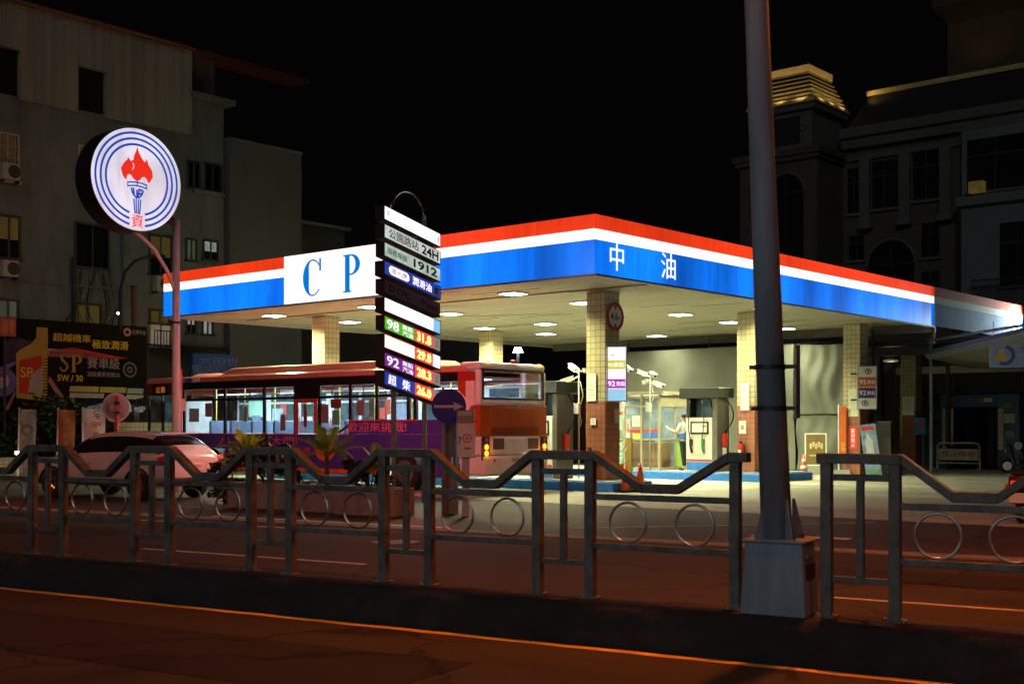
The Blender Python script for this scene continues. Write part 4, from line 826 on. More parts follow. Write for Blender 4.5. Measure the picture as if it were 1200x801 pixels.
mb = MB(); mb.box((-0.14, -0.012, 1.60), (-0.115, 0.012, 1.64), SKINM); mb.build('nose', t, bevel=0.006)
for i in range(5):
    y = -0.185 + (i-2)*0.02 if i else -0.145
    skin('finger', [(-0.50, -0.185, 1.315, .014), (-0.545, y, 1.345, .0095), (-0.575 + 0.012*abs(i-2), y, 1.37, .008)], [(0,1),(1,2)], t, SKINM, 1)

# ================================================================== TARPAULINS AND THINGS AT THE BACK
TARP = pm('tarpaulin', (0.165, 0.175, 0.155), 0.95, 0, 0.2, 0.6, spec=0.1)
def tarp(x0, x1, y, z0, z1, label, fold, sag=0.0):
    p = S((x0+x1)/2, y); t = None
    mb = MB(); nx, nz = 90, 40; vs, fs = [], []; w = x1-x0
    for i in range(nx+1):
        u = i/nx
        for j in range(nz+1):
            v = j/nz
            d = fold*(0.10*math.sin(u*9+2*v) + 0.05*math.sin(u*31+1.5*math.sin(v*5)) + 0.09*math.sin((u+v)*7) + 0.07*math.sin((u-0.45)**2*26 + v*9)*math.sin(v*3.1)*math.sin(u*3.1) - 0.10*abs(math.sin(3.1*(u*1.3 + v*0.9)))*v - 0.08*abs(math.sin(4.3*((1-u)*1.1 + v*0.7)+0.5)))
            top = z1 - sag*math.sin(u*math.pi)
            vs.append(((u-0.5)*w, d, z0 + (top-z0)*v))
    for i in range(nx):
        for j in range(nz): a = i*(nz+1)+j; fs.append((a, a+nz+1, a+nz+2, a+1))
    mb.add(vs, fs, TARP); o = mb.build('tarpaulin', smooth=True); o.location = (p.x, p.y, 0); o.rotation_euler = (0, 0, S_ROT)
    tag(o, label, 'tarpaulin', 'hanging tarpaulins'); return o
tarp(-12.2, -4.75, 18.0, 0.1, 4.5, 'smooth grey tarpaulin hung behind the booth and second pump', 0.6)
tarp(-4.7, -2.05, 18.0, 2.05, 4.5, 'creased grey tarpaulin sagging above the framed board', 0.8, 0.08)
tarp(-4.7, -2.05, 18.05, 0.1, 2.0, 'flat lower tarpaulin hung behind the cone and framed board', 0.5)
p = S(-7, 18.3); t = thing('tarpaulin_rail', 'steel pipe frame that the tarpaulins hang from', 'pipe frame', (p.x, p.y, 0), S_ROT)
mb = MB()
for x in (-5.2, -1.5, 4.95): mb.cyl((x, 0.4, 0), (x, 0.1, 4.9), 0.04, DARKGREY, n=8)
mb.cyl((-5.2, 0, 4.53), (4.95, 0, 4.53), 0.03, DARKGREY, n=8); mb.cyl((2.3, 0, 2.02), (4.95, 0, 2.02), 0.025, DARKGREY, n=8); mb.build('pipe', t, smooth=True)
# cones
def cone(loc, label, s=1.0, band=True):
    t = thing('traffic_cone', label, 'traffic cone', loc, random.uniform(0, 1), 'orange traffic cones')
    mb = MB(); mb.box((-0.2*s, -0.2*s, 0), (0.2*s, 0.2*s, 0.05), RUBBER); mb.build('base', t, bevel=0.012)
    mb = MB(); mb.cyl((0, 0, 0.05), (0, 0, 0.70*s), 0.145*s, ORANGE, r1=0.03*s, n=24); mb.build('cone_body', t, smooth=True)
    if band:
        for z0, z1 in ((0.22, 0.34), (0.44, 0.54)):
            r = lambda z: (0.145 + (0.03-0.145)*(z*s-0.05)/(0.70*s-0.05))*s + 0.003
            mb = MB(); mb.cyl((0, 0, z0*s), (0, 0, z1*s), r(z0), pm('reflective_white', (0.75, 0.72, 0.7), 0.4), r1=r(z1), n=24); mb.build('reflective_band', t, smooth=True)
    return t
p = G(942, 40.5); cone((p.x, p.y, 0), 'striped orange cone on black base in front of the framed board', 1.02)
p = G(733, 30.6); cone((p.x, p.y, 0), 'plain orange cone touching the end of the blue island', 1.0, False)
p = G(750, 31.2); cone((p.x, p.y, 0), 'plain orange cone just right of its twin by the blue island', 1.0, False)
p = G(741, 30.8); t = thing('cone_bar', 'black bar with dangling ends resting across the two plain cones', 'bar', (p.x, p.y, 0.34), S_ROT)
mb = MB(); mb.box((-0.28, -0.16, -0.03), (0.22, -0.11, 0.04), BLACK); mb.build('bar_end', t, bevel=0.01); mb = MB(); mb.box((0.0, -0.2, -0.34), (0.55, -0.02, -0.27), RUBBER); mb.build('bar_foot', t, bevel=0.01)
# plant pot and fire gear behind the first column
p = G(731, 33.3); t = thing('potted_plant', 'small leafy plant in a pot behind the two plain cones', 'plant', (p.x, p.y, 0.262), 0)
mb = MB(); mb.cyl((0, 0, 0), (0, 0, 0.35), 0.14, pm('pot', (0.2, 0.08, 0.04)), r1=0.19, n=16); mb.build('pot', t)
mb = MB(); random.seed(5)
LEAFY = pm('yellow_leaf', (0.16, 0.15, 0.02), 0.5, 0, 0.5, 12)
for i in range(60):
    a = random.uniform(0, 6.28); r = random.uniform(0.02, 0.25); z = random.uniform(0.35, 0.95); d = Vector((math.cos(a), math.sin(a), random.uniform(-.3, .6))).normalized(); s = Vector((-d.y, d.x, 0))*0.035; c = Vector((r*math.cos(a), r*math.sin(a), z))
    mb.add([c-d*0.08, c+s, c+d*0.09, c-s], [(0,1,2,3)], LEAFY)
mb.build('foliage', t)
p = G(737, 33.0); t = thing('upright_board', 'narrow yellow ochre board upright beside the potted plant', 'board', (p.x, p.y, 0.262), S_ROT)
mb = MB(); mb.box((-0.06, -0.03, 0), (0.10, 0.03, 1.05), pm('ochre_board', (0.36, 0.26, 0.05))); mb.build('panel_board', t); mb = MB(); mb.box((-0.12, -0.1, 0), (0.16, 0.1, 0.04), DARKGREY); mb.build('stand_foot', t)
# framed board on the forecourt
p = G(956, 42.0); t = thing('framed_board', 'white framed gold board propped against the lower tarpaulin', 'board', (p.x, p.y, 0.32), R(-12))
LM = Matrix.Rotation(R(-10), 4, 'X')
mb = MB(); mb.box((-0.33, -0.02, 0), (0.33, 0.02, 1.05), pm('gold_board', (0.18, 0.12, 0.04), 0.4), LM); b = mb.build('panel_board', t)
mb = MB()
for a, c in (((-0.36,-0.03,-0.03),(-0.32,0.03,1.08)), ((0.32,-0.03,-0.03),(0.36,0.03,1.08)), ((-0.32,-0.03,-0.03),(0.32,0.03,0.01)), ((-0.32,-0.03,1.04),(0.32,0.03,1.08))): mb.box(a, c, WHITE, LM)
mb.build('picture_frame', b)
mb = MB(); mb.text('SALE', 0, 0.72, 0.001, INK, -0.5) if False else None
for i in range(5): mb.box((-0.2+0.09*i, -0.026, 0.55+0.06*(i % 2)), (-0.13+0.09*i, -0.021, 0.74+0.05*((i*3) % 2)), pm('gold_ink', (0.6, 0.5, 0.25)), LM)
mb.box((-0.2, -0.026, 0.3), (0.2, -0.021, 0.34), pm('gold_ink', (0.6, 0.5, 0.25)), LM); mb.build('picture', b)
mb = MB(); mb.box((-0.4, -0.1, -0.32), (0.4, 0.25, -0.035), pm('grey_plinth', (0.35, 0.34, 0.28))); mb.build('plinth', t)
# orange banner, base blocks, blue standee
p = G(986.5, 41.3); t = thing('feather_banner', 'narrow orange vertical banner on a white pole beside a tiled column', 'banner', (p.x, p.y, 0), R(-15))
mb = MB(); mb.cyl((-0.10, 0, 0.1), (-0.10, 0, 2.35), 0.025, WHITE, n=8); mb.build('pole', t); mb = MB(); mb.box((-0.07, -0.01, 0.5), (0.14, 0.0, 2.3), pm('banner_orange', (0.7, 0.14, 0.02), 0.6)); b = mb.build('banner_cloth', t)
mb = MB(); mb.text('加油', 0.03, 0.95, 0.14, pm('banner_yellow', (0.75, 0.5, 0.08)), -0.014, 0.13, 0.01, True); mb.build('lettering', b)
mb = MB(); mb.frustum((0.0, 0), 0.6, 0.4, 0.5, 0.32, 0, 0.18, CONCRETE); mb.build('base_block', t)
p = G(1024, 40.6); t = thing('standee', 'leaning blue and white advertising standee beside the unlit fuel sign', 'standee', (p.x, p.y, 0), R(-15))
LM = Matrix.Rotation(R(-9), 4, 'X') @ Matrix.Rotation(R(-7), 4, 'Y')
mb = MB(); mb.box((-0.24, -0.015, 0), (0.26, 0.015, 1.72), pm('standee_blue', (0.20, 0.30, 0.48), 0.5, 0, 0.6, 3), LM); b = mb.build('panel_board', t)
mb = MB(); mb.poly([(-0.05, 1.45), (0.1, 1.2), (0.12, 0.6), (-0.12, 0.6), (-0.12, 1.1)], -0.02, -0.016, pm('standee_white', (0.5, 0.52, 0.55)), LM); mb.box((-0.2, -0.02, 1.52), (0.2, -0.016, 1.64), REDPAINT, LM); mb.box((-0.2, -0.02, 0.08), (0.22, -0.016, 0.2), pm('standee_green', (0.1, 0.3, 0.1)), LM); mb.build('picture', b)
mb = MB(); mb.box((-0.2, 0, 0), (0.2, 0.3, 0.04), DARKGREY); mb.build('stand_foot', t)
p = G(1018, 41.5); t = thing('sign_pole', 'slim blue grey pole standing under the unlit fuel sign', 'pole', (p.x-0.35, p.y, 0), 0)
mb = MB(); mb.cyl((0, 0, 0.1), (0, 0, 2.3), 0.04, POLEPAINT, n=10); mb.build('pole', t, smooth=True); mb = MB(); mb.cyl((0, 0, 0), (0, 0, 0.1), 0.32, WHITE, r1=0.08, n=20); mb.build('foot', t)
# ================================================================== BUS
BL, BWD = 14.0, 2.5
t = thing('city_bus', 'purple wrapped city bus with lit windows, red tinted roof and white and orange rear end', 'bus', (-0.73, 29.5, 0), S_ROT)
BUSRED = pm('bus_red_paint', (0.42, 0.035, 0.022), 0.3, 0, 0.12, 2, coat=0.5); PURPLE = pm('bus_purple_wrap', (0.075, 0.035, 0.30), 0.35, 0, 0.2, 1.2, coat=0.3); BUSWHITE = pm('bus_white_paint', (0.80, 0.76, 0.74), 0.3, 0, 0.14, 2.2, coat=0.4)
BUSORG = pm('bus_orange_paint', (0.40, 0.075, 0.012), 0.3, 0, 0.2, 2, coat=0.4); TRIM = pm('bus_black_trim', (0.012, 0.01, 0.012), 0.3)
PINKR = pm('bus_red_trim', (0.6, 0.06, 0.05), 0.4); ADORG = pm('ad_orange', (0.65, 0.12, 0.015), 0.5, 0, 0.3, 5); ADPINK = pm('ad_pink', (0.75, 0.16, 0.16), 0.5)
def lx(px): r = (px-600)/F_PX; return -((-0.73 - 29.5*r)/(0.758 + 0.652*r))
Z0, SILL, SILL2, TOPW, ROOFZ = 0.36, 1.42, 1.78, 2.68, 2.97
xs_sill = lx(409)
arches = (-2.6, -10.6)
mb = MB()                                      # lower side panels, broken by the wheel arches
segs = [(-BL+0.12, arches[1]-0.62), (arches[1]+0.62, arches[0]-0.62), (arches[0]+0.62, -0.75)]
for a, b in segs: mb.box((a, 0, Z0), (b, 0.06, SILL), PURPLE)
for c in arches: mb.box((c-0.615, 0, 1.0), (c+0.615, 0.06, SILL), PURPLE)
mb.box((xs_sill, 0, SILL+0.004), (-0.75, 0.06, SILL2), PURPLE)
mb.build('side_panel', t, bevel=0.01)
mb = MB(); mb.box((-BL+0.12, BWD-0.06, Z0), (-0.1, BWD, SILL), BUSWHITE); mb.box((-BL+0.12, BWD-0.06, TOPW), (-0.1, BWD, ROOFZ), BUSRED); mb.build('far_side_panel', t)
mb = MB(); mb.box((-BL+0.12, 0.002, TOPW+0.02), (-0.75, 0.06, ROOFZ-0.05), TRIM)
BUSTOP = pm('bus_roof_red_glow', (0.60, 0.22, 0.18), 0.35, 0, 0.2, 1.5, coat=0.3); mb.box((-BL+0.05, 0, ROOFZ-0.046), (-0.5, 0.10, ROOFZ+0.10), BUSTOP); mb.box((-BL+0.05, 0.101, ROOFZ-0.02), (-0.45, BWD-0.02, ROOFZ+0.13), BUSTOP); mb.build('roof', t, bevel=0.06)  # red glow from the price sign is mixed into the roof colour
mb = MB(); mb.frustum((-6.5, 1.25), 8.6, 1.9, 7.6, 1.5, ROOFZ+0.131, ROOFZ+0.36, BUSTOP); mb.frustum((-11.7, 1.25), 1.6, 1.5, 1.2, 1.2, ROOFZ+0.131, ROOFZ+0.24, BUSTOP); mb.build('roof_unit', t, bevel=0.04)
mb = MB(); mb.box((-BL+0.3, 0.07, 0.55), (-0.3, BWD-0.07, 0.62), DARKGREY); mb.build('floor', t)
mb = MB()
for px in (215, 263, 309, 345.5, 373.5, 410, 441, 478, 486, 545): x = lx(px); mb.box((x-0.05, 0.004, SILL), (x+0.05, 0.058, TOPW+0.02), TRIM)
mb.box((lx(215), 0.006, 2.36), (lx(345.5)-0.05, 0.052, 2.43), TRIM); mb.box((lx(373.5)+0.05, 0.006, 2.36), (lx(545), 0.052, 2.43), TRIM)
mb.box((lx(344), 0.003, 2.36), (lx(374), 0.05, TOPW+0.02), TRIM)
mb.box((-BL+0.1, 0.004, 1.41), (lx(215), 0.05, TOPW+0.02), TRIM) if False else None
mb.build('window_pillars', t)
mb = MB()
for px in (224, 236, 250, 292, 326, 388, 425, 456, 466): x = lx(px); mb.box((x-0.012, 0.02, 2.43), (x+0.012, 0.05, TOPW), TRIM)
mb.build('sliding_sashes', t)
mb = MB(); mb.box((lx(215), 0.03, SILL), (lx(545), 0.034, TOPW), CLEAR); mb.build('side_window', t)
mb = MB(); x0, x1 = lx(346), lx(372)
for a, b in (((x0, -0.012, 1.44), (x0+0.14, 0.0, 2.36)), ((x1-0.14, -0.012, 1.44), (x1, 0.0, 2.36)), ((x0+0.14, -0.012, 2.25), (x1-0.14, 0.0, 2.36))): mb.box(a, b, PINKR)
mb.build('emergency_door_frame', t)
mb = MB(); mb.box((-BL+0.2, -0.012, 1.385), (xs_sill, 0.0, 1.415), PINKR); mb.box((xs_sill, -0.012, 1.75), (lx(490), 0, 1.785), PINKR); mb.build('sill_strip', t)
for px in (420, 432, 444, 452): 
    pass
# wheels
for c in arches:
    mb = MB(); mb.tube([(c+0.50*math.cos(a), 0.16, 0.5+0.0+0.5*math.sin(a)) for a in [2*math.pi*i/28 for i in range(28)]], 0.001, RUBBER, 4, closed=True)
    mb.cyl((c, 0.02, 0.49), (c, 0.30, 0.49), 0.49, RUBBER, n=32); w = mb.build('wheel', t, bevel=0.03)
    mb = MB(); mb.cyl((c, -0.012, 0.49), (c, 0.019, 0.49), 0.28, STEEL, r1=0.30, n=24); mb.cyl((c, -0.03, 0.49), (c, -0.013, 0.49), 0.10, DARKGREY, n=16); mb.build('rim', w)
# front corner: door, destination display
mb = MB(); mb.box((-BL+0.10, 0.004, Z0+0.1), (lx(216)-0.04, 0.055, 0.9), BUSRED); mb.box((-BL+0.05, 0.0, ROOFZ-0.4), (lx(214)-0.06, 0.07, ROOFZ-0.05), pm('bus_dark_red', (0.16, 0.02, 0.012), 0.4)); mb.build('front_corner', t)
mb = MB(); mb.box((-BL+0.35, -0.006, 2.56), (lx(198), -0.001, 2.9), BLACK); dsp = mb.build('route_display', t)
mb = MB(); mb.text('公車', (-BL+0.35+lx(198))/2, 2.73, 0.2, em('route_led', (0.9, 0.22, 0.03), 0.55), -0.01, 0.5); mb.build('lettering', dsp)
mb = MB(); mb.box((-BL+0.15, 0.02, 0.9), (lx(216)-0.02, 0.03, 2.55), CLEAR)
mb.build('front_door_glass', t)
mb = MB()
for x in (-BL+0.12, -BL+0.85, lx(205)): mb.box((x-0.03, 0.008, 0.9), (x+0.03, 0.06, 2.57), TRIM)
mb.build('front_door_frame', t)
mb = MB(); mb.box((-BL-0.02, 0.05, Z0), (-BL+0.08, BWD-0.05, 1.2), BUSRED); mb.box((-BL-0.02, 0.05, 2.6), (-BL+0.08, BWD-0.05, ROOFZ), BUSRED); mb.build('front_panel', t, bevel=0.03)
mb = MB(); mb.add([(-BL,0.06,1.2),(-BL,BWD-0.06,1.2),(-BL,BWD-0.06,2.6),(-BL,0.06,2.6)], [(0,1,2,3)], CLEAR); mb.build('windscreen', t)
mb = MB(); mb.tube([(-BL, 0.0, 2.5), (-BL-0.18, -0.22, 2.45), (-BL-0.15, -0.28, 2.2)], 0.025, BLACK, 8); mb.box((-BL-0.22, -0.36, 1.75), (-BL-0.10, -0.18, 2.25), BLACK); m_ = mb.build('mirror_arm', t); mb = MB(); mb.rect(-0.1, 0.1, 1.8, 2.2, 0, STEEL, Matrix.Translation((-BL-0.095, -0.27, 0)) @ Matrix.Rotation(R(90), 4, 'Z')); mb.build('mirror', m_)
for x in (lx(216)+0.2, lx(222)+0.35): mb = MB(); mb.box((x-0.16, -0.004, ROOFZ-0.04), (x+0.16, -0.0005, ROOFZ+0.08), BINK if x < lx(222) else WHITE); mb.build('roof_stripe', t)
# advertising on the side
mb = MB(); mb.text('歡迎來挑戰!', (lx(413)+lx(470))/2, 1.60, 0.25, ADPINK, -0.006, 2.2, 0.02); mb.build('lettering', t)
mb = MB(); mb.text('八文昌', lx(285), 1.20, 0.25, ADPINK, -0.006, 2.4); mb.text('大門', lx(331), 1.22, 0.25, ADPINK, -0.006, 1.0); mb.rect(lx(347), lx(347)+0.04, 1.12, 1.35, -0.006, ADPINK); mb.build('lettering', t)
mb = MB(); mb.text('小吃 美食 好戲', (lx(262)+lx(330))/2, 0.80, 0.28, ADORG, -0.006, 3.0, 0.02); mb.text('人氣小鎮', (lx(335)+lx(362))/2, 0.95, 0.22, ADORG, -0.006, 1.1, 0.02); mb.build('lettering', t)
mb = MB(); mb.disc(lx(381), 1.02, 0.42, -0.006, ADORG, 40, 0.33); mb.flat([(lx(392), 1.42), (lx(405), 1.62), (lx(410), 1.72), (lx(409), 1.60), (lx(398), 1.42)], -0.006, pm('ad_dark_red', (0.10, 0.02, 0.02))); mb.build('ad_picture', t)
mb = MB(); mb.box((arches[1]+0.63, -0.008, Z0+0.02), (arches[0]-0.63, -0.001, Z0+0.14), ADORG); mb.build('skirt_stripe', t)
# rear end
def rear_outline(s): return [(0.0+s, 0.5), (0.0+s, 2.55), (0.10+s, 2.95), (0.28, 3.08), (0.8, 3.13), (BWD-0.8, 3.13), (BWD-0.28, 3.08), (BWD-0.10-s, 2.95), (BWD-s, 2.55), (BWD-s, 0.5)]
YM = Matrix(((0, -1, 0, 0), (1, 0, 0, 0), (0, 0, 1, 0), (0, 0, 0, 1)))   # outline along the bus width
def rear(mb, y0, y1, z0, z1, d, mat, x0=-0.75): mb.box((x0, y0, z0), (d, y1, z1), mat)
mb = MB(); rear(mb, 0.0, BWD, 0.92, 1.385, 0.0, BUSWHITE); rear(mb, 0.03, BWD-0.03, Z0+0.06, 0.915, 0.05, BUSWHITE); mb.build('rear_lower_panel', t, bevel=0.07)
mb = MB(); rear(mb, 0.0, BWD, 1.389, 2.13, -0.03, BUSORG); mb.box((-0.03, 0.32, 1.44), (0.0, BWD-0.32, 2.08), BUSORG); mb.build('rear_orange_panel', t, bevel=0.05)
mb = MB()
for z in (1.42, 1.47, 1.52, 1.57): mb.box((0.0, 0.36, z), (0.008, BWD-0.36, z+0.018), TRIM)
mb.build('engine_grille', t)
mb = MB()
for x in (-2.0, -3.3, -4.6, -6.0, -7.3, -8.6, -9.9, -11.3): mb.box((x-0.006, -0.004, Z0+0.02), (x+0.006, 0.0, SILL-0.01), TRIM)
mb.box((-BL+0.3, -0.004, 0.98), (arches[1]-0.63, 0, 0.992), TRIM); mb.build('panel_seams', t)
mb = MB(); mb.poly([(-0.75, 1.5), (-0.04, 1.5), (-0.04, 2.1), (-0.3, 2.0), (-0.75, 1.72)], -0.006, -0.001, BUSORG); mb.poly([(-0.75, 1.8), (-0.42, 2.0), (-0.3, 2.14), (-0.75, 2.5)], -0.006, -0.001, BUSWHITE); mb.build('side_flash', t)
mb = MB(); rear(mb, 0.0, 0.13, 2.135, 2.97, -0.05, BUSWHITE, -0.22); rear(mb, BWD-0.13, BWD, 2.135, 2.97, -0.05, BUSWHITE, -0.22); rear(mb, 0.131, BWD-0.131, 2.135, 2.27, -0.05, BUSWHITE, -0.2); mb.build('rear_window_surround', t, bevel=0.05)
mb = MB(); mb.box((-0.50, 0.0, SILL2), (-0.225, 0.06, TOPW+0.02), BUSWHITE); mb.box((-0.76, 0.0, SILL2), (-0.501, 0.06, TOPW+0.02), BUSORG); mb.box((-0.76, 0.0, TOPW+0.021), (-0.225, 0.06, ROOFZ-0.05), BUSRED); mb.build('rear_quarter', t)
mb = MB(); mb.box((-0.75, 0.02, 2.975), (-0.05, BWD-0.02, 3.16), BUSWHITE); mb.build('rear_roof_cap', t, bevel=0.08)
mb = MB(); mb.box((-0.11, 0.08, 2.26), (-0.035, 0.16, 2.99), TRIM); mb.box((-0.11, BWD-0.16, 2.26), (-0.035, BWD-0.08, 2.99), TRIM); mb.box((-0.11, 0.16, 2.93), (-0.035, BWD-0.16, 2.99), TRIM); mb.box((-0.11, 0.16, 2.26), (-0.035, BWD-0.16, 2.31), TRIM); f_ = mb.build('rear_window_frame', t, bevel=0.02)
mb = MB(); mb.box((-0.09, 0.12, 2.28), (-0.06, BWD-0.12, 2.96), glass_mat('rear_glass', (0.85, 0.9, 0.94), 0.12)); mb.build('rear_window', t)
mb = MB(); mb.text('出口', 0.0, 0.0, 0.10, RINK, 0, 0.2, M=Matrix.Translation((-0.052, 1.35, 2.78)) @ Matrix.Rotation(R(90), 4, 'Z')); mb.build('lettering', f_)
ORL = em('tail_lamp_amber', (1.0, 0.22, 0.015), 5.0); 
for y in (0.02, BWD-0.30):
    mb = MB(); mb.box((-0.02, y, 0.80), (0.015, y+0.28, 1.37), BLACK); h = mb.build('tail_light', t, bevel=0.015)
    for z in (1.12, 0.97): mb = MB(); mb.cyl((0.0, y+0.15, z), (0.03, y+0.15, z), 0.065, ORL, n=20); mb.build('lamp_lens', h)
    mb = MB(); mb.cyl((0.0, y+0.15, 0.86), (0.03, y+0.15, 0.86), 0.05, pm('clear_lens', (0.5, 0.5, 0.5), 0.2), n=20); mb.cyl((0.0, y+0.15, 1.29), (0.03, y+0.15, 1.29), 0.05, pm('amber_lens', (0.4, 0.1, 0.01), 0.2), n=20); mb.build('lamp_lens', h)
lamp('tail_glow', 'POINT', (0.16, 0.16, 1.04), 2.0, (1, 0.25, 0.02), t); lamp('tail_glow', 'POINT', (0.16, BWD-0.16, 1.04), 2.0, (1, 0.25, 0.02), t)
for y in (0.25, BWD-0.35): mb = MB(); mb.box((-0.06, y, 3.13), (-0.03, y+0.12, 3.165), em('marker_amber', (1, 0.3, 0.05), 3)); mb.build('marker_light', t)
mb = MB(); mb.box((-0.1, 1.15, 3.15), (0.0, 1.35, 3.23), PINKR); mb.build('rear_camera', t, bevel=0.02)
for y in (0.42, 1.72): mb = MB(); mb.box((0.0, y, 1.06), (0.012, y+0.40, 1.33), pm('vent_brown', (0.10, 0.055, 0.045), 0.5)); mb.build('vent', t, bevel=0.01)
mb = MB(); mb.box((0.05, 1.0, 0.72), (0.062, 1.5, 0.88), PAPER); mb.box((0.062, 1.06, 0.755), (0.066, 1.44, 0.84), GINK); mb.build('number_plate', t)
mb = MB(); mb.box((0.0, 1.62, 0.86), (0.05, 1.7, 0.9), em('plate_lamp', (0.9, 1, 0.9), 4)); mb.build('plate_light', t)
mb = MB(); mb.cyl((0.05, 0.42, 0.80), (0.056, 0.42, 0.80), 0.04, RINK, n=14); mb.build('reflector', t)
# inside
seatm = pm('bus_seat', (0.16, 0.22, 0.34), 0.7, 0, 0.3, 9)
for i in range(11):
    x = -1.4 - i*1.0
    if abs(x - lx(359)) < 0.7: continue
    for y in (0.35, 1.65):
        mb = MB(); mb.box((x-0.22, y, 0.95), (x+0.2, y+0.8, 1.05), seatm); mb.box((x+0.15, y, 1.05), (x+0.25, y+0.8, 1.78), seatm); mb.build('passenger_seat', t, bevel=0.03)
mb = MB()
for i in range(8): mb.cyl((-1.9-1.4*i, 0.95, 0.62), (-1.9-1.4*i, 0.95, 2.9), 0.02, pm('yellow_rail', (0.6, 0.5, 0.1)), n=8)
mb.cyl((-12, 0.9, 2.55), (-1, 0.9, 2.55), 0.018, STEEL, n=8); mb.build('grab_rail', t)
mb = MB(); mb.box((-12.6, BWD-0.10, SILL), (-0.8, BWD-0.07, 2.66), pm('bus_inner_wall', (0.58, 0.62, 0.63), 0.5, 0, 0.25, 1.5)); mb.box((-12.6, 0.12, 2.80), (-0.8, BWD-0.12, 2.85), WHITE); mb.box((-12.75, 0.1, 0.62), (-12.70, 1.5, 2.45), pm('cab_partition', (0.55, 0.58, 0.6), 0.5, 0, 0.2, 3)); mb.build('interior_lining', t)
mb = MB(); random.seed(19); x = -12.5
while x < -1.2:
    w = random.uniform(0.9, 1.5); mb.box((x, BWD-0.105, 1.62), (x+w, BWD-0.1005, 2.30), pm('night_window', (0.07, 0.10, 0.11), 0.15, 0, 0.5, 3)); mb.box((x, BWD-0.105, 2.36), (x+w, BWD-0.1005, 2.60), pm('night_window', (0.07, 0.10, 0.11), 0.15, 0, 0.5, 3)); x += w + random.uniform(0.08, 0.35)
mb.build('far_window', t)
random.seed(11)
PM = [PAPER, pm('pink_poster', (0.6, 0.3, 0.3)), pm('mint_poster', (0.35, 0.62, 0.5)), pm('sky_poster', (0.3, 0.45, 0.6)), pm('red_poster', (0.5, 0.08, 0.06)), DARKGREY, seatm]
for i in range(16):
    x = -1.2 - random.uniform(0, 10.8); w = random.uniform(0.2, 0.7); z = random.uniform(1.45, 2.0)
    mb = MB(); mb.box((x, BWD-0.118-0.002*i, z), (x+w, BWD-0.107, z+random.uniform(0.25, 0.6)), random.choice(PM)); mb.build('inside_poster', t)
for px, w, z0, z1, m in ((226, 0.5, 1.75, 2.15, PAPER), (243, 0.35, 1.9, 2.3, PM[1]), (286, 0.22, 1.75, 2.2, PAPER), (330, 0.22, 1.5, 1.95, PM[1]), (379, 0.3, 1.7, 2.2, PM[1]), (392, 0.42, 2.1, 2.34, PM[4]), (392, 0.3, 1.65, 2.05, PM[2]), (421, 0.3, 1.9, 2.3, PM[1]), (434, 0.2, 1.85, 2.3, PM[2]), (356, 0.14, 1.6, 2.2, PM[4])):
    x = lx(px); mb = MB(); mb.box((x-w/2, 0.045, z0), (x+w/2, 0.052, z1), m); mb.build('window_sticker', t)
for x in (-1.9, -5.0, -8.1, -11.0):
    mb = MB(); mb.box((x-0.9, 1.0, 2.775), (x+0.9, 1.5, 2.795), em('bus_tube', (0.78, 0.93, 1.0), 5)); mb.build('interior_light', t)
    lamp('interior_glow', 'AREA', (x, 1.25, 2.75), 115, (0.80, 0.95, 1.0), t, (0, 0, 0), 1.8, 0.4)
for px, z in ((288, 2.25), (300, 2.28)):
    mb = MB(); mb.box((lx(px)-0.05, 1.9, z), (lx(px)+0.05, 1.95, z+0.1), em('exit_green', (0.05, 1, 0.4), 4)); mb.build('indicator_lamp', t)
mb = MB(); mb.box((-0.9, 0.3, 1.1), (-0.72, BWD-0.3, 1.9), seatm); mb.build('rear_bench', t, bevel=0.03)

# ================================================================== WHITE CAR
hx, hy = -0.866, 0.5
t = thing('parked_car', 'white hatchback lit pink from behind, tail light red, behind the railing', 'car', (-6.95, 27.3, 0), math.atan2(hy, hx))
t.scale = (1.03, 1.04, 1.02)
CARP = pm('car_white_paint', (0.56, 0.52, 0.51), 0.25, 0, 0.06, 2, coat=0.8)
ST = [(-0.02,.48,.62,.80,.84,.72,.66),(0.03,.34,.62,.93,1.00,.83,.66),(0.16,.28,.60,.97,1.16,.86,.62),(0.55,.25,.58,.97,1.42,.87,.58),(1.2,.23,.56,.96,1.475,.88,.60),(1.9,.23,.56,.95,1.48,.88,.60),(2.5,.23,.56,.93,1.42,.88,.59),(3.0,.24,.57,.93,1.16,.87,.62),(3.35,.25,.57,.92,.98,.86,.68),(3.9,.28,.56,.80,.86,.84,.66),(4.2,.32,.54,.68,.74,.76,.60),(4.28,.42,.52,.60,.64,.64,.5)]
vs, fs, mi = [], [], []
for x, zb, zm, zt, zr_, w, wr in ST:
    half = [(w*0.90, zb), (w, zm), (w*0.985, zt-0.03), (w*0.965, zt), (wr, zr_-0.03), (wr*0.82, zr_), (0, zr_+0.015)]
    ring_ = [(x, -a, z) for a, z in half] + [(x, a, z) for a, z in half[:-1][::-1]]
    vs += ring_
nr = 13
for i in range(len(ST)-1):
    for j in range(nr-1):
        fs.append((i*nr+j, i*nr+j+1, (i+1)*nr+j+1, (i+1)*nr+j)); side = j in (3, 8); topf = j in (4, 5, 6, 7)
        g = (side and 3 <= i <= 7) or (topf and j in (5, 6) and i in (2,)) or (j in (4, 5, 6, 7) and i in (6, 7)) or (i in (1, 2) and j in (4, 5, 6, 7, 3, 8) and i == 2)
        mi.append(1 if g else 0)
fs.append(tuple(range(nr))[::-1]); mi.append(0); fs.append(tuple((len(ST)-1)*nr+k for k in range(nr))); mi.append(0)
for i in range(len(ST)-1): fs.append((i*nr, (i+1)*nr, (i+1)*nr+nr-1, i*nr+nr-1)); mi.append(2)
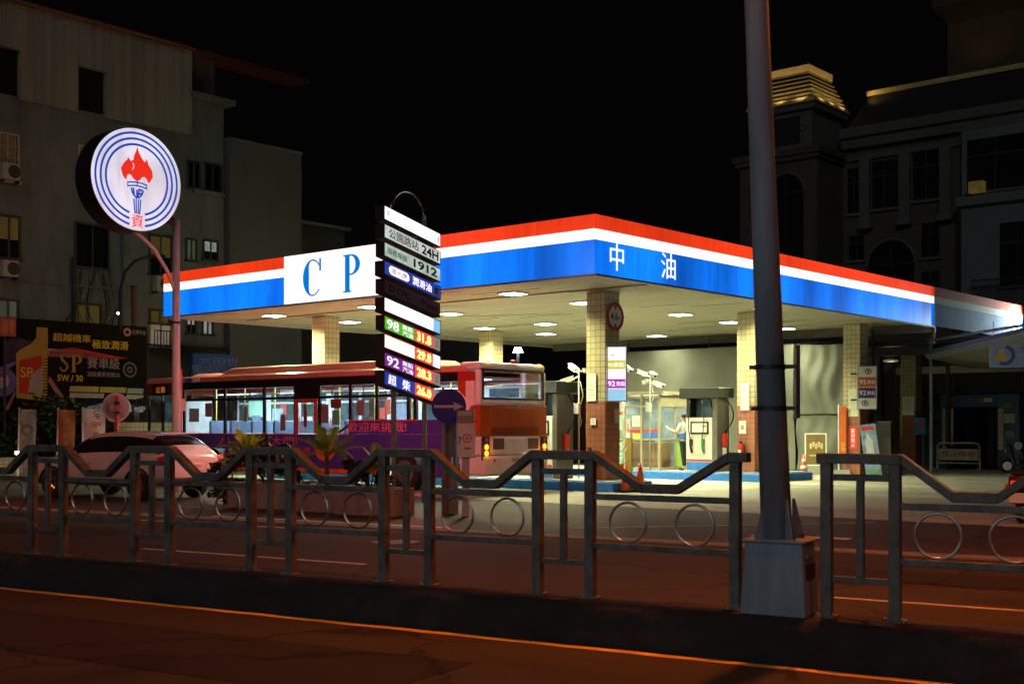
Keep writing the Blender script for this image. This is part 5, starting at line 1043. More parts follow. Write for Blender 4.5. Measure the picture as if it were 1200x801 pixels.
def car_part(name, keep, mat):
    me = bpy.data.meshes.new('tmp'); me.from_pydata(vs, [], fs)
    for p, q in zip(me.polygons, mi): p.material_index = q
    o = bpy.data.objects.new('tmp', me); COL.objects.link(o); s = o.modifiers.new('s', 'SUBSURF'); s.levels = 2
    dg = bpy.context.evaluated_depsgraph_get(); dg.update(); ev = bpy.data.meshes.new_from_object(o.evaluated_get(dg))
    b = MB(); b.add([v.co.copy() for v in ev.vertices], [tuple(p.vertices) for p in ev.polygons if p.material_index in keep], mat)
    bpy.data.objects.remove(o)
    return b.build(name, t, smooth=True)
car_part('body', (0, 2), CARP); car_part('window_glass', (1,), DARKGLASS)
for x in (0.78, 3.42):
    for s in (-1, 1):
        mb = MB(); mb.cyl((x, s*0.70, 0.315), (x, s*0.885, 0.315), 0.315, RUBBER, n=28); w = mb.build('wheel', t, bevel=0.03)
        mb = MB(); mb.cyl((x, s*0.886, 0.315), (x, s*0.895, 0.315), 0.20, pm('alloy', (0.35, 0.35, 0.36), 0.3, 0.9), n=24)
        for k in range(5): a = 2*math.pi*k/5; mb.cyl((x, s*0.90, 0.315), (x+0.18*math.cos(a), s*0.90, 0.315+0.18*math.sin(a)), 0.02, STEEL, n=6)
        mb.build('rim', w)
        mb = MB(); mb.tube([(x+0.37*math.cos(a), s*0.872, 0.315+0.37*math.sin(a)) for a in [math.pi*i/14 for i in range(15)]], 0.03, BLACK, 8); mb.build('wheel_arch', t, smooth=True)
for s in (-1, 1):
    mb = MB(); mb.poly([(-0.04, 0.80), (0.20, 0.84), (0.22, 0.93), (0.02, 0.97)], s*0.70, s*0.868, pm('tail_red', (0.65, 0.012, 0.015), 0.2)); mb.build('tail_light', t, bevel=0.02)
    mb = MB(); mb.box((2.55, s*0.9, 0.93), (2.72, s*1.05, 1.05), CARP); mb.build('wing_mirror', t, bevel=0.03)
    mb = MB(); mb.poly([(4.0, 0.62), (4.22, 0.58), (4.18, 0.68), (3.95, 0.74)], s*0.55, s*0.79, pm('clear_lens', (0.5, 0.5, 0.5), 0.2)); mb.build('headlight', t, bevel=0.02)
    mb = MB(); mb.box((1.32, s*0.872, 0.80), (1.50, s*0.90, 0.83), CARP); mb.box((2.2, s*0.868, 0.79), (2.38, s*0.90, 0.82), CARP); mb.build('door_handle', t, bevel=0.008)
mb = MB(); mb.box((-0.055, -0.19, 0.66), (-0.015, 0.19, 0.80), PAPER); pl_ = mb.build('number_plate', t)
mb = MB()
for k in range(7): mb.box((-0.06, -0.15+0.043*k, 0.69), (-0.0555, -0.125+0.043*k, 0.77), GINK)
mb.build('lettering', pl_)
mb = MB(); mb.box((-0.05, -0.70, 0.40), (0.05, 0.70, 0.50), BLACK); mb.build('rear_bumper', t, bevel=0.02)
mb = MB(); mb.box((0.42, -0.55, 1.42), (0.62, 0.55, 1.45), CARP); mb.build('spoiler', t, bevel=0.02)
mb = MB(); mb.box((0.2, -0.36, 1.06), (0.23, -0.12, 1.2), em('glass_sticker', (0.2, 0.4, 0.9), 0.15)); 

# ================================================================== PLANTERS
PLC = pm('planter_concrete', (0.26, 0.22, 0.21), 0.75, 0, 0.3, 3, 0.2, 20); SOIL = pm('soil', (0.02, 0.015, 0.01), 0.95)
LEAF = pm('palm_leaf', (0.24, 0.30, 0.03), 0.45, 0, 0.5, 7)
_nt = LEAF.node_tree; _b = _nt.nodes['Principled BSDF']; _o = _nt.nodes['Material Output']; _tr = _nt.nodes.new('ShaderNodeBsdfTranslucent'); _tr.inputs[0].default_value = (0.42, 0.50, 0.05, 1); _mx = _nt.nodes.new('ShaderNodeMixShader'); _mx.inputs[0].default_value = 0.55
_nt.links.new(_b.outputs[0], _mx.inputs[1]); _nt.links.new(_tr.outputs[0], _mx.inputs[2]); _nt.links.new(_mx.outputs[0], _o.inputs[0]); DLEAF = pm('dark_leaf', (0.02, 0.04, 0.012), 0.6, 0, 0.6, 9)
def planter(px, d, L, label):
    p = G(px, d); t = thing('planter', label, 'planter', (p.x, p.y, 0), R_ROT, 'concrete planters along the station edge')
    mb = MB(); w = 0.3
    mb.box((-L/2, -w, 0), (L/2, -w+0.07, 0.5), PLC); mb.box((-L/2, w-0.07, 0), (L/2, w, 0.5), PLC); mb.box((-L/2, -w+0.07, 0), (-L/2+0.07, w-0.07, 0.5), PLC); mb.box((L/2-0.07, -w+0.07, 0), (L/2, w-0.07, 0.5), PLC); mb.build('trough', t, bevel=0.015)
    mb = MB(); mb.box((-L/2+0.07, -w+0.07, 0.3), (L/2-0.07, w-0.07, 0.44), SOIL); mb.build('soil', t)
def frond(mb, base, az, L, lift, droop, mat, leaflets=34, wid=0.24):
    pts = []
    for i in range(9):
        u = i/8; pts.append(Vector((base[0] + math.cos(az)*L*u*math.cos(lift), base[1] + math.sin(az)*L*u*math.cos(lift), base[2] + L*u*math.sin(lift) - droop*u*u)))
    mb.tube(pts, 0.012, mat, 5, r1=0.003)
    side = Vector((-math.sin(az), math.cos(az), 0))
    for k in range(leaflets):
        u = 0.18 + 0.8*k/leaflets; i = min(7, int(u*8)); p = pts[i].lerp(pts[i+1], u*8-i); tt = (pts[i+1]-pts[i]).normalized()
        l = wid*math.sin(math.pi*min(1, 0.25+u*0.72))
        for s in (-1, 1):
            tip = p + side*s*l*0.8 + tt*l*0.7 + Vector((0, 0, -l*0.25)); q = tt*0.010
            mb.add([p-q, p+q, tip], [(0, 1, 2)], mat)
def palm(px, d, hgt, n, L, label, mat, z=0.42):
    p = G(px, d); t = thing('potted_palm', label, 'palm', (p.x, p.y, z), 0, 'small palms in the planters')
    mb = MB(); mb.cyl((0, 0, 0), (0, 0, hgt), 0.05, pm('palm_stem', (0.10, 0.07, 0.03), 0.8), r1=0.035, n=8); mb.build('stem', t)
    mb = MB()
    for i in range(n): frond(mb, (0, 0, hgt), 6.28*i/n + random.uniform(-.3, .3), L*random.uniform(0.8, 1.15), R(random.uniform(30, 82)), L*random.uniform(0.25, 0.8), mat)
    mb.build('crown', t)
random.seed(21)
def bush(px, d, w, h, n, label, mat, z=0.42, name='leafy_plant', cat='plant', leaf=0.09, group=None):
    p = G(px, d); t = thing(name, label, cat, (p.x, p.y, z), 0, group)
    mb = MB()
    for k in range(5): mb.cyl((random.uniform(-.05, .05)*w, random.uniform(-.05, .05)*w, 0), (random.uniform(-.3, .3)*w, random.uniform(-.2, .2)*w, h*random.uniform(.5, .85)), 0.012+0.008*h, pm('woody_stem', (0.05, 0.035, 0.02), 0.9), r1=0.005, n=6)
    mb.build('stem', t)
    clumps = [(random.uniform(-.42, .42)*w, random.uniform(-.3, .3)*w, random.uniform(.2, .92)*h, random.uniform(.12, .26)*min(w, h)) for _ in range(max(5, n//45))]
    mb = MB()
    for i in range(n):
        cx, cy, cz, cr = random.choice(clumps); v = Vector((random.gauss(0, 1), random.gauss(0, 1), random.gauss(0, .8))); v = v.normalized()*cr*random.uniform(.3, 1.1)
        c = Vector((cx, cy, cz)) + v; dd = Vector((random.gauss(0, 1), random.gauss(0, 1), random.gauss(0, .7))).normalized(); s = dd.orthogonal().normalized(); s.rotate(Matrix.Rotation(random.uniform(0, 6.28), 3, dd)); l = leaf*random.uniform(.6, 1.4)
        mb.add([c-dd*l, c+s*l*.42, c+dd*l, c-s*l*.42], [(0, 1, 2, 3)], mat)
    mb.build('foliage', t); return t
planter(312, 24.6, 1.5, 'concrete planter nearest the white car, under the dark bushy plant'); planter(376, 23.6, 1.3, 'concrete planter with a blue cup on its rim, below the orange ball on the bus'); planter(438, 22.7, 1.4, 'concrete planter in front of the price sign posts')
palm(290, 24.8, 0.55, 17, 1.05, 'bright leaved palm in the planter nearest the white car', LEAF); palm(383, 23.6, 0.62, 13, 1.0, 'palm with few long fronds in the middle planter', LEAF)
palm(447, 22.8, 0.35, 13, 0.7, 'palm with drooping fronds beside the price sign posts', LEAF)
bush(312, 24.5, 1.5, 0.95, 420, 'dark bushy plant filling the first planter beside the palm', DLEAF)
bush(432, 22.9, 0.9, 0.75, 260, 'dark low bushy plant beneath the drooping palm', DLEAF)
bush(264, 26.0, 0.9, 0.95, 300, 'dark plant between the white car and the first planter', DLEAF, z=0.0)
for px, lab in ((367, 'blue and white paper cup left on the middle planter rim'), (413, 'blue and white paper cup left between the planters')):
    p = G(px, 23.35 if px == 367 else 22.75); t = thing('paper_cup', lab, 'cup', (p.x, p.y, 0.5 if px == 367 else 0.5), 0)
    mb = MB(); mb.cyl((0, 0, 0), (0, 0, 0.05), 0.055, WHITE, r1=0.06, n=14); mb.build('cup_body', t); mb = MB(); mb.cyl((0, 0, 0.051), (0, 0, 0.10), 0.06, pm('cup_blue', (0.04, 0.25, 0.5)), r1=0.062, n=14); mb.build('cup_lid', t)

# ================================================================== BILLBOARD, BANNERS, HEDGE by the far end of the station
def vplane(px_r, d_r):                      # board along the receding direction: returns x(px)->local x, z(px,py)
    o = G(px_r, d_r); cx, cy = math.cos(V_ROT), math.sin(V_ROT)
    def k(px):
        r = (px-600)/F_PX; return (r*o.y - o.x)/(cx - r*cy)
    def z(px, py): return H(py, o.y + k(px)*cy)
    return o, k, z
o_, K, Z = vplane(172, 42.0)
t = thing('billboard', 'wide dark motor oil billboard with a gold bottle and yellow characters', 'billboard', (o_.x, o_.y, 0), V_ROT)
xl = -10.6; BB = pm('billboard_black', (0.010, 0.008, 0.008), 0.9, 0, 0.4, 0.7, spec=0.08)
mb = MB(); mb.box((xl, 0, 1.0), (0, 0.12, Z(172, 383)), BB); bd = mb.build('board', t)
mb = MB()
for x in (xl+0.3, -7, -3.5, -0.3): mb.box((x-0.06, 0.14, 0), (x+0.06, 0.26, Z(172, 383)-0.1), DARKGREY)
mb.build('frame_posts', t)
GOLD = pm('print_gold', (0.36, 0.26, 0.035), 0.85); YEL = pm('print_yellow', (0.62, 0.50, 0.02), 0.85); PGREY = pm('print_silver', (0.30, 0.29, 0.27), 0.85); PRED = pm('print_red', (0.40, 0.03, 0.02), 0.85); PPUR = pm('print_purple', (0.05, 0.03, 0.07), 0.85, 0, 0.8, 3)
def P2(px, py): return (K(px), Z(px, py))
mb = MB()
for pts, m in (([(57,411),(57,418),(150,420),(120,414),(85,407)], PRED), ([(56,408),(85,411),(120,418),(56,416)], pm('print_white_streak', (0.4, 0.35, 0.33))), ([(0,430),(18,423),(18,427),(0,436)], pm('print_blue_streak', (0.12, 0.15, 0.3))), ([(5,480),(18,456),(18,462),(10,480)], pm('print_orange_streak', (0.25, 0.1, 0.05))), ([(58,440),(82,476),(76,478),(56,446)], pm('print_orange_streak', (0.25, 0.1, 0.05))), ([(95,478),(120,472),(170,476),(170,480),(100,482)], pm('print_blue_streak', (0.12, 0.15, 0.3)))):
    mb.flat([P2(a, b) for a, b in pts], -0.006, m)
mb.flat([P2(4, 400), P2(20, 395), P2(45, 402), P2(20, 424), P2(4, 428)], -0.005, PPUR); mb.build('print', bd)
mb = MB(); mb.flat([P2(*q) for q in ((43,383),(56,384),(55,470),(19,466),(19,414),(24,409),(36,403),(42,396))], -0.010, GOLD)
mb.flat([P2(*q) for q in ((22,422),(48,416),(50,428),(36,438),(32,462),(22,460))], -0.013, PRED); mb.flat([P2(*q) for q in ((36,440),(49,431),(49,461),(35,461))], -0.013, PGREY)
mb.text('SP', K(31), Z(31, 436), 0.32, YEL, -0.016, 0.42, 0.01)
for i in range(14): a = P2(51, 420+i*3.6); b = P2(55.5, 420+i*3.6); mb.flat([(a[0], a[1]), (b[0], b[1]), (b[0], b[1]-0.03), (a[0], a[1]-0.03)], -0.013, BB)
mb.build('bottle_print', bd)
mb = MB(); slant = Matrix.Identity(4); slant[0][2] = 0.10
def bt(s, x0, x1, y0, y1, mat, bold=0.02):
    xm = (K(x0)+K(x1))/2; zt_ = Z((x0+x1)/2, y0); zb_ = Z((x0+x1)/2, y1); mb.text(s, xm, (zt_+zb_)/2, zt_-zb_, mat, -0.012, (K(x1)-K(x0)), bold)
bt('超越機車', 62, 106, 391, 400.5, YEL, 0.04); bt('極致潤滑', 108, 150, 399, 409, YEL, 0.04)
bt('賽車級', 102, 140, 419, 432, PGREY, 0.02); bt('頂級機車用機油', 102, 140, 435.5, 441.5, PGREY, 0.02); bt('5W / 30', 67, 97, 439, 446.5, YEL, 0.02); bt('台灣中油', 155, 170, 386.5, 392, PGREY)
# serif S and P
xs_, zs_ = K(75), Z(75, 424.5); hh_ = Z(75, 414)-Z(75, 435)
pts = [(0.34,0.30),(0.22,0.46),(0.0,0.47),(-0.20,0.36),(-0.18,0.18),(0.02,0.03),(0.22,-0.10),(0.24,-0.30),(0.06,-0.46),(-0.16,-0.46),(-0.32,-0.28)]
for (a, b), (c, d) in zip(pts, pts[1:]):
    w_ = 0.085 if -0.25 < (b+d)/2 < 0.30 else 0.05; dv = Vector((c-a, d-b)).normalized(); n_ = Vector((-dv.y, dv.x))*w_; e_ = dv*0.03
    mb.flat([(xs_+(a-e_.x+n_.x)*hh_*.8, zs_+(b-e_.y+n_.y)*hh_), (xs_+(c+e_.x+n_.x)*hh_*.8, zs_+(d+e_.y+n_.y)*hh_), (xs_+(c+e_.x-n_.x)*hh_*.8, zs_+(d+e_.y-n_.y)*hh_), (xs_+(a-e_.x-n_.x)*hh_*.8, zs_+(b-e_.y-n_.y)*hh_)], -0.012, GOLD)
_LB = LB; LB = GOLD; letter_P(mb, K(90), Z(90, 425.5), hh_, -0.012); LB = _LB
mb.ring(K(160)-0.0, Z(160, 389.5)+0.0, 0, 0.001, -0.012, PGREY, n=8); mb.ring(K(149), Z(149, 389), 0.07, 0.14, -0.012, pm('print_pink', (0.5, 0.25, 0.22)), n=24); mb.ring(K(152), Z(152, 433), 0.20, 0.26, -0.012, pm('print_grey_badge', (0.12, 0.12, 0.11)), n=28); mb.ring(K(152), Z(152, 433), 0.05, 0.11, -0.012, pm('print_grey_badge', (0.12, 0.12, 0.11)), n=20)
mb.build('lettering', bd)
mb = MB()
mb = None
for x0, x1, y0, y1, m in ((82, 116, 452, 458.5, pm('print_dull_gold', (0.35, 0.28, 0.08))), (117.5, 148, 453, 459.5, pm('print_dull_gold', (0.35, 0.28, 0.08))), (149.5, 168, 454.5, 460.5, PGREY), (82, 122, 460, 465.5, PGREY), (148, 168, 462, 467, PGREY), (147, 168, 479, 482, PGREY)): mb = MB(); mb.flat([P2(x0, y0), P2(x1, y0+0.8), P2(x1-1, y1+0.8), P2(x0-1, y1)], -0.012, m); mb.build('caption_bar', bd)
mb = MB(); mb.disc(K(3), Z(3, 447), 0.45, -0.008, pm('print_helmet_blue', (0.10, 0.10, 0.25)), 30); mb.disc(K(2.5), Z(2, 446), 0.22, -0.011, pm('print_grey_white', (0.4, 0.36, 0.35)), 24); mb.flat([P2(-4, 436), P2(6, 438), P2(7, 441), P2(-4, 443)], -0.013, PRED); mb.build('print_disc', bd)
p = G(127, 42.6); t = thing('spot_lamp', 'small lit lamp on a thin arm above the billboard', 'lamp', (o_.x, o_.y, 0), V_ROT)
k0 = K(143); zt = Z(143, 384)
mb = MB(); mb.tube([(k0, 0.05, zt-0.2), (k0-0.15, -0.1, zt+0.2), (K(129), -0.5, Z(129, 369))], 0.02, DARKGREY, 8); mb.build('arm', t); mb = MB(); mb.cyl((K(128), -0.55, Z(128, 369)), (K(126), -0.62, Z(126, 368)), 0.025, em('spot_glow', (0.9, 0.95, 1), 3), r1=0.045, n=14); mb.build('lens', t)
# leaning orange box sign above the billboard's outer end
p = G(7, 38); t = thing('box_sign', 'orange lit box sign with brown patterns at the outer edge above the billboard', 'sign', (p.x, p.y, H(382, 38)), V_ROT)
mb = MB(); mb.box((-0.42, -0.05, -0.3), (0.3, 0.05, 0.3), pm('box_orange', (0.32, 0.10, 0.025), 0.5, 0, 0.4, 6)); c = mb.build('sign_case', t); mb = MB()
for i in range(3): mb.box((-0.36+0.22*i, -0.06, -0.22), (-0.2+0.22*i, -0.051, 0.2), pm('box_orange_light', (0.5, 0.17, 0.04)))
mb.build('print', c); mb = MB(); mb.cyl((0, 0.08, -H(382, 38)+0.0), (0, 0.08, 0.2), 0.04, DARKGREY, n=8); mb.build('post', t)
def flag(px, d, z0, z1, w, mat, label, draw=None, lean=0.0):
    p = G(px, d); t = thing('banner_flag', label, 'banner', (p.x, p.y, 0), R(12), 'upright banner flags below the billboard')
    LM = Matrix.Rotation(R(lean), 4, 'Y')
    mb = MB(); mb.cyl((-w/2, 0, 0), (-w/2, 0, z1+0.05), 0.02, WHITE, n=8, M=LM); mb.build('pole', t)
    vs, fs = [], []
    for i in range(7):
        for j in range(13): u, v = i/6, j/12; vs.append((-w/2 + w*u, 0.04*math.sin(u*4+v*5), z0+(z1-z0)*v))
    for i in range(6):
        for j in range(12): a = i*13+j; fs.append((a, a+13, a+14, a+1))
    mb = MB(LM); mb.add(vs, fs, mat); c = mb.build('banner_cloth', t, smooth=True)
    if draw: mb = MB(LM); draw(mb); mb.build('lettering', c)
def cup(mb):
    Mx = Matrix.Translation((0.08, -0.06, 1.62)) @ Matrix.Rotation(R(90), 4, 'Y')
    mb.text('CUP', -0.42, 0, 0.17, INK, 0, 0.42, 0.0, M=Mx); mb.text('&', -0.05, 0, 0.26, pm('flag_orange_ink', (0.6, 0.22, 0.03)), 0, 0.2, 0.02, M=Mx); mb.text('GO', 0.32, 0, 0.17, INK, 0, 0.28, 0.0, M=Mx)
    mb.ring(-0.18, 0.9, 0.08, 0.12, -0.06, pm('flag_orange_ink', (0.6, 0.22, 0.03)), n=20); mb.ring(-0.10, 0.75, 0.06, 0.10, -0.06, pm('flag_orange_ink', (0.6, 0.22, 0.03)), n=20)
flag(110, 36.0, 0.75, 2.12, 0.62, pm('flag_white', (0.50, 0.50, 0.44), 0.7), 'white CUP & GO banner flag behind the car roof', cup)
flag(76, 36.5, 0.5, 2.10, 0.48, pm('flag_orange', (0.36, 0.10, 0.03), 0.7, 0, 0.3, 4), 'orange brown banner flag left of the white one', lambda mb: mb.text('咖啡輕食', 0.02, 1.45, 0.2, pm('flag_dull', (0.45, 0.28, 0.12)), -0.06, 0.18, 0, True), 1.5)
flag(31, 37.0, 0.7, 2.12, 0.48, pm('flag_beige', (0.26, 0.20, 0.17), 0.7, 0, 0.5, 4), 'beige banner flag with a dark drawing at the outer end', lambda mb: (mb.ring(0, 1.5, 0.1, 0.18, -0.06, pm('flag_ink', (0.1, 0.09, 0.12)), n=20), mb.flat([(-0.15, 1.2), (0.18, 1.35), (0.1, 1.1), (-0.1, 0.95)], -0.06, pm('flag_ink', (0.1, 0.09, 0.12)))), 1.0)
random.seed(33)
for i, (px, w, h, lab) in enumerate(((-8, 1.6, 2.3, 'dark leafy shrub at the outer end of the hedge below the billboard'), (18, 1.5, 2.0, 'dark leafy shrub between the beige flag and the end of the hedge'), (52, 1.9, 2.45, 'tall dark shrub between the beige and orange banner flags'), (92, 1.5, 2.1, 'dark shrub between the orange and white banner flags'), (60, 2.2, 1.5, 'low dark shrub at the foot of the banner flags'))):
    bush(px, 38.3+0.3*i, w, h, 1500, lab, DLEAF, 0.2, 'shrub', 'shrub', 0.10, 'dark shrubs below the billboard')
p = G(90, 39.3); t = thing('tiled_wall', 'low cream tiled wall behind the banner flags and the car', 'wall', (p.x, p.y, 0), V_ROT)
mb = MB(); mb.box((-5.0, 0.0, 0), (3.6, 0.15, 0.62), tile_mat('wall_tile', (0.55, 0.47, 0.28), (0.15, 0.12, 0.08), 0.16)); mb.box((1.4, 0.001, 0.62), (3.6, 0.149, 1.75), tile_mat('wall_tile', (0.55, 0.47, 0.28), (0.15, 0.12, 0.08), 0.16)); mb.build('tiles', t); mb = MB(); mb.box((-5.05, -0.03, 0.621), (1.39, 0.18, 0.68), CONCRETE); mb.build('coping', t)
p = G(20, 36.3); t = thing('wall_lamp', 'small warm lamp on a stub post by the low tiled wall', 'lamp', (p.x, p.y, 0), 0)
mb = MB(); mb.cyl((0, 0, 0), (0, 0, 0.8), 0.03, WHITE, n=8); mb.build('post', t); mb = MB(); mb.cyl((0, 0, 0.8), (0, 0, 0.9), 0.06, em('garden_glow', (1, 0.75, 0.4), 3), n=12); mb.build('lantern', t)
lamp('garden_light', 'POINT', (0, -0.25, 0.95), 6, (1, 0.8, 0.42), t)
# dim blue shop sign behind the bus front
o_, K, Z = vplane(276, 50); t = thing('shop_sign', 'dim blue shop sign with pale characters behind the bus roof', 'sign', (o_.x, o_.y, 0), V_ROT)
mb = MB(); mb.box((K(226), 0, Z(276, 440)), (0, 0.2, Z(276, 416)), pm('shop_blue', (0.03, 0.07, 0.3), 0.5)); c = mb.build('sign_case', t); mb = MB(); mb.text('大田世', (K(238)+K(275))/2, Z(276, 424), 0.33, pm('shop_letter', (0.18, 0.26, 0.5)), -0.006, 1.9); mb.text('電訊行', (K(228)+K(262))/2, Z(276, 434), 0.33, pm('shop_letter', (0.18, 0.26, 0.5)), -0.006, 1.6); mb.build('lettering', c)
mb = MB()
for x in (K(228), -0.2): mb.box((x-0.05, 0.21, 0), (x+0.05, 0.31, Z(276, 417)), DARKGREY)
mb.build('posts', t)
p = G(607, 72); t = thing('street_lamp', 'distant white globe lamp seen above the bus rear', 'street lamp', (p.x, p.y, 0), 0)
mb = MB(); mb.cyl((0, 0, 0), (0, 0, H(413, 72)), 0.08, POLEPAINT, n=8); mb.build('pole', t); mb = MB(); mb.cyl((0, -0.1, H(413, 72)), (0, -0.1, H(413, 72)+0.3), 0.3, em('globe_glow', (0.85, 0.95, 1), 8), r1=0.18, n=16); mb.build('lantern', t)
o_ = G(168, 47); t = thing('street_lamp', 'unlit curved lamp arm against the grey apartment wall', 'street lamp', (o_.x, o_.y, 0), 0)
q = lambda px, py: ((px-168)/F_PX*47, 0, H(py, 47))
mb = MB(); mb.tube([q(140, 470), q(140, 370), q(141, 340), q(147, 318), q(158, 306), q(176, 300)], 0.06, DARKGREY, 8); mb.build('pole', t, smooth=True); mb = MB(); a = q(178, 300); mb.box((a[0]-0.1, -0.12, a[2]-0.06), (a[0]+0.5, 0.12, a[2]+0.06), DARKGREY); mb.build('lantern', t, bevel=0.03)
p = G(157, 46.5); t = thing('utility_pole', 'short dark red pole standing behind the billboard', 'pole', (p.x, p.y, 0), 0)
mb = MB(); mb.cyl((0, 0, 0), (0, 0, H(337, 46.5)), 0.10, pm('rusty_pole', (0.12, 0.045, 0.04), 0.7), n=12); mb.build('pole', t); mb = MB(); mb.cyl((0, 0, H(337, 46.5)), (0, 0, H(335, 46.5)), 0.12, DARKGREY, n=12); mb.build('pole_cap', t)
# ================================================================== GREY APARTMENT BUILDINGS beyond the billboard
o_, K, Z = vplane(222, 51.0)
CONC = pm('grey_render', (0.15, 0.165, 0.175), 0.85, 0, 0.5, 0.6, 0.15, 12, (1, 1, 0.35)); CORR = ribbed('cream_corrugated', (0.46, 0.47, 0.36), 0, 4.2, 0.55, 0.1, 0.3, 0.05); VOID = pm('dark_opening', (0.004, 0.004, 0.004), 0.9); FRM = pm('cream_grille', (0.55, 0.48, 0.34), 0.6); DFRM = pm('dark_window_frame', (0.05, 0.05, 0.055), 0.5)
CURT = pm('ochre_curtain', (0.30, 0.24, 0.08), 0.9); BL_ = -16.0
t = thing('apartment_building', 'grey apartment building with a cream corrugated top storey and air conditioners', 'building', (o_.x, o_.y, 0), V_ROT)
xr = K(262)
mb = MB(); mb.box((BL_, 0, 0), (0, 9, 13.62), CONC); mb.box((0.0, 0.001, 0), (xr, 9, 15.1), CONC); mb.box((-0.0, -0.25, 15.101), (xr+0.45, 9, 15.32), CONC)
for z in (10.25, 6.9, 3.6): mb.box((BL_, -0.05, z), (0, -0.001, z+0.10), CONC)
for z0, z1 in ((11.2, 11.35), (7.6, 7.75)): mb.box((0.15, -0.18, z0), (xr-0.05, -0.0, z1), CONC)
wl = mb.build('wall', t)
mb = MB(); XS = [BL_, K(0)-1.2, K(22), K(90), K(123), 0.05]; zb_, zt_ = 13.62, 16.95; hz0, hz1 = Z(100, 131)+0.02, Z(100, 79.5)
def corr(x0, x1, z0, z1): mb.box((x0, -0.12, z0), (x1, 0.3, z1), CORR)
corr(BL_, -11.2, zb_+0.0, zt_); corr(K(22), K(90), zb_-0.1, zt_); corr(K(123), 0.05, zb_-0.1, zt_)
zz0, zz1 = Z(10, 108), Z(10, 57); corr(-11.199, K(22)-0.002, zz1, zt_); corr(K(90)+0.001, K(123)-0.001, hz1, zt_)
mb.build('corrugated_storey', t)
mb = MB(); mb.box((BL_, -0.28, zt_+0.01), (0.15, 9, zt_+0.12), pm('rusty_roof_edge', (0.22, 0.10, 0.05), 0.7)); mb.build('roof', t)
for x0, x1, z0, z1 in ((-11.2, K(22), zb_, zz1), (K(90), K(123), zb_-0.1, hz1)):
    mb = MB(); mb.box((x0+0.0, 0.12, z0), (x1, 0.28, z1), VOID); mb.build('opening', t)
mb = MB(); mb.box((0.06, 0.5, 15.33), (xr-0.1, 8, 17.0), ribbed('dark_shed', (0.16, 0.16, 0.15), 0, 4.2, 0.6)); mb.build('rooftop_shed', t)
mb = MB(); mb.box((0.16, 0.0, 17.01), (-K(222)+6.4, 1.2, 17.16), pm('red_roof_edge', (0.09, 0.018, 0.016), 0.9)); mb.build('shed_roof', t)
def window(px0, px1, py0, py1, kind='dark', mat=None):
    x0, x1 = K(px0), K(px1); z0, z1 = Z((px0+px1)/2, py1), Z((px0+px1)/2, py0); pr = -0.0
    fr = FRM if kind in ('grille', 'lit') else DFRM
    mb = MB(); b = 0.07
    for a, c in (((x0-b, -0.06, z0-b), (x0, -0.005, z1+b)), ((x1, -0.06, z0-b), (x1+b, -0.005, z1+b)), ((x0, -0.06, z1), (x1, -0.005, z1+b)), ((x0-b-0.05, -0.12, z0-b-0.03), (x1+b+0.05, -0.005, z0)), (((x0+x1)/2-0.03, -0.05, z0), ((x0+x1)/2+0.03, -0.006, z1))): mb.box(a, c, fr)
    if kind in ('grille',):
        for i in range(1, 7): xx = x0 + (x1-x0)*i/7; mb.box((xx-0.012, -0.10, z0), (xx+0.012, -0.07, z1), fr)
        for i in range(1, 4): zz = z0 + (z1-z0)*i/4; mb.box((x0, -0.105, zz-0.012), (x1, -0.066, zz+0.012), fr)
    f = mb.build('window', t)
    mb = MB(); mb.rect(x0, x1, z0, z1, -0.003, DARKGLASS); 
    if mat is not None: mb.rect(x0+0.02, x1-0.02, z0+(z1-z0)*(0.45 if kind == 'half' else 0.0), z1-0.02, -0.0045, mat)
    mb.build('pane', f)
LITP = em('lit_curtain', (0.62, 0.52, 0.40), 0.22, 0.3, (2, 2, 2)); LITO = em('lit_ochre', (0.35, 0.26, 0.07), 0.07, 0.3, (2, 2, 2)); GRN = em('greenish_window', (0.35, 0.5, 0.38), 0.06, 0.6, (3, 3, 3)); PALE = em('pale_window', (0.6, 0.75, 0.7), 0.25, 0.7, (5, 5, 5))
window(-4, 20, 158, 211, 'grille', CURT); window(93, 106, 173, 219, 'grille', CURT)
window(-2, 22, 254, 302, 'half', LITO); window(89, 126, 264, 313, 'dark'); window(176, 200, 277, 321, 'half', LITO)
window(-2, 20, 352, 372, 'dark', GRN); window(89, 117, 357, 378, 'dark', LITO); window(176, 198, 364, 378, 'dark', LITO); window(176, 200, 380, 405, 'lit', LITP)
window(220, 233, 191, 220, 'dark'); window(240, 258, 194, 224, 'dark'); window(219, 229, 281, 304, 'dark', GRN); window(239, 254, 283, 304, 'half', PALE); window(219, 228, 368, 390, 'half', PALE); window(238, 248, 370, 391, 'dark', PALE)
mb = MB(); x0, x1, z0 = K(174), K(202), Z(188, 411)
for i in range(9): xx = x0 + (x1-x0)*i/8; mb.box((xx-0.015, -0.45, z0), (xx+0.015, -0.42, z0+0.75), DFRM)
mb.box((x0, -0.46, z0+0.75), (x1, -0.41, z0+0.8), DFRM); mb.box((x0, -0.46, z0-0.06), (x1, -0.01, z0), DFRM); mb.build('balcony_railing', t)
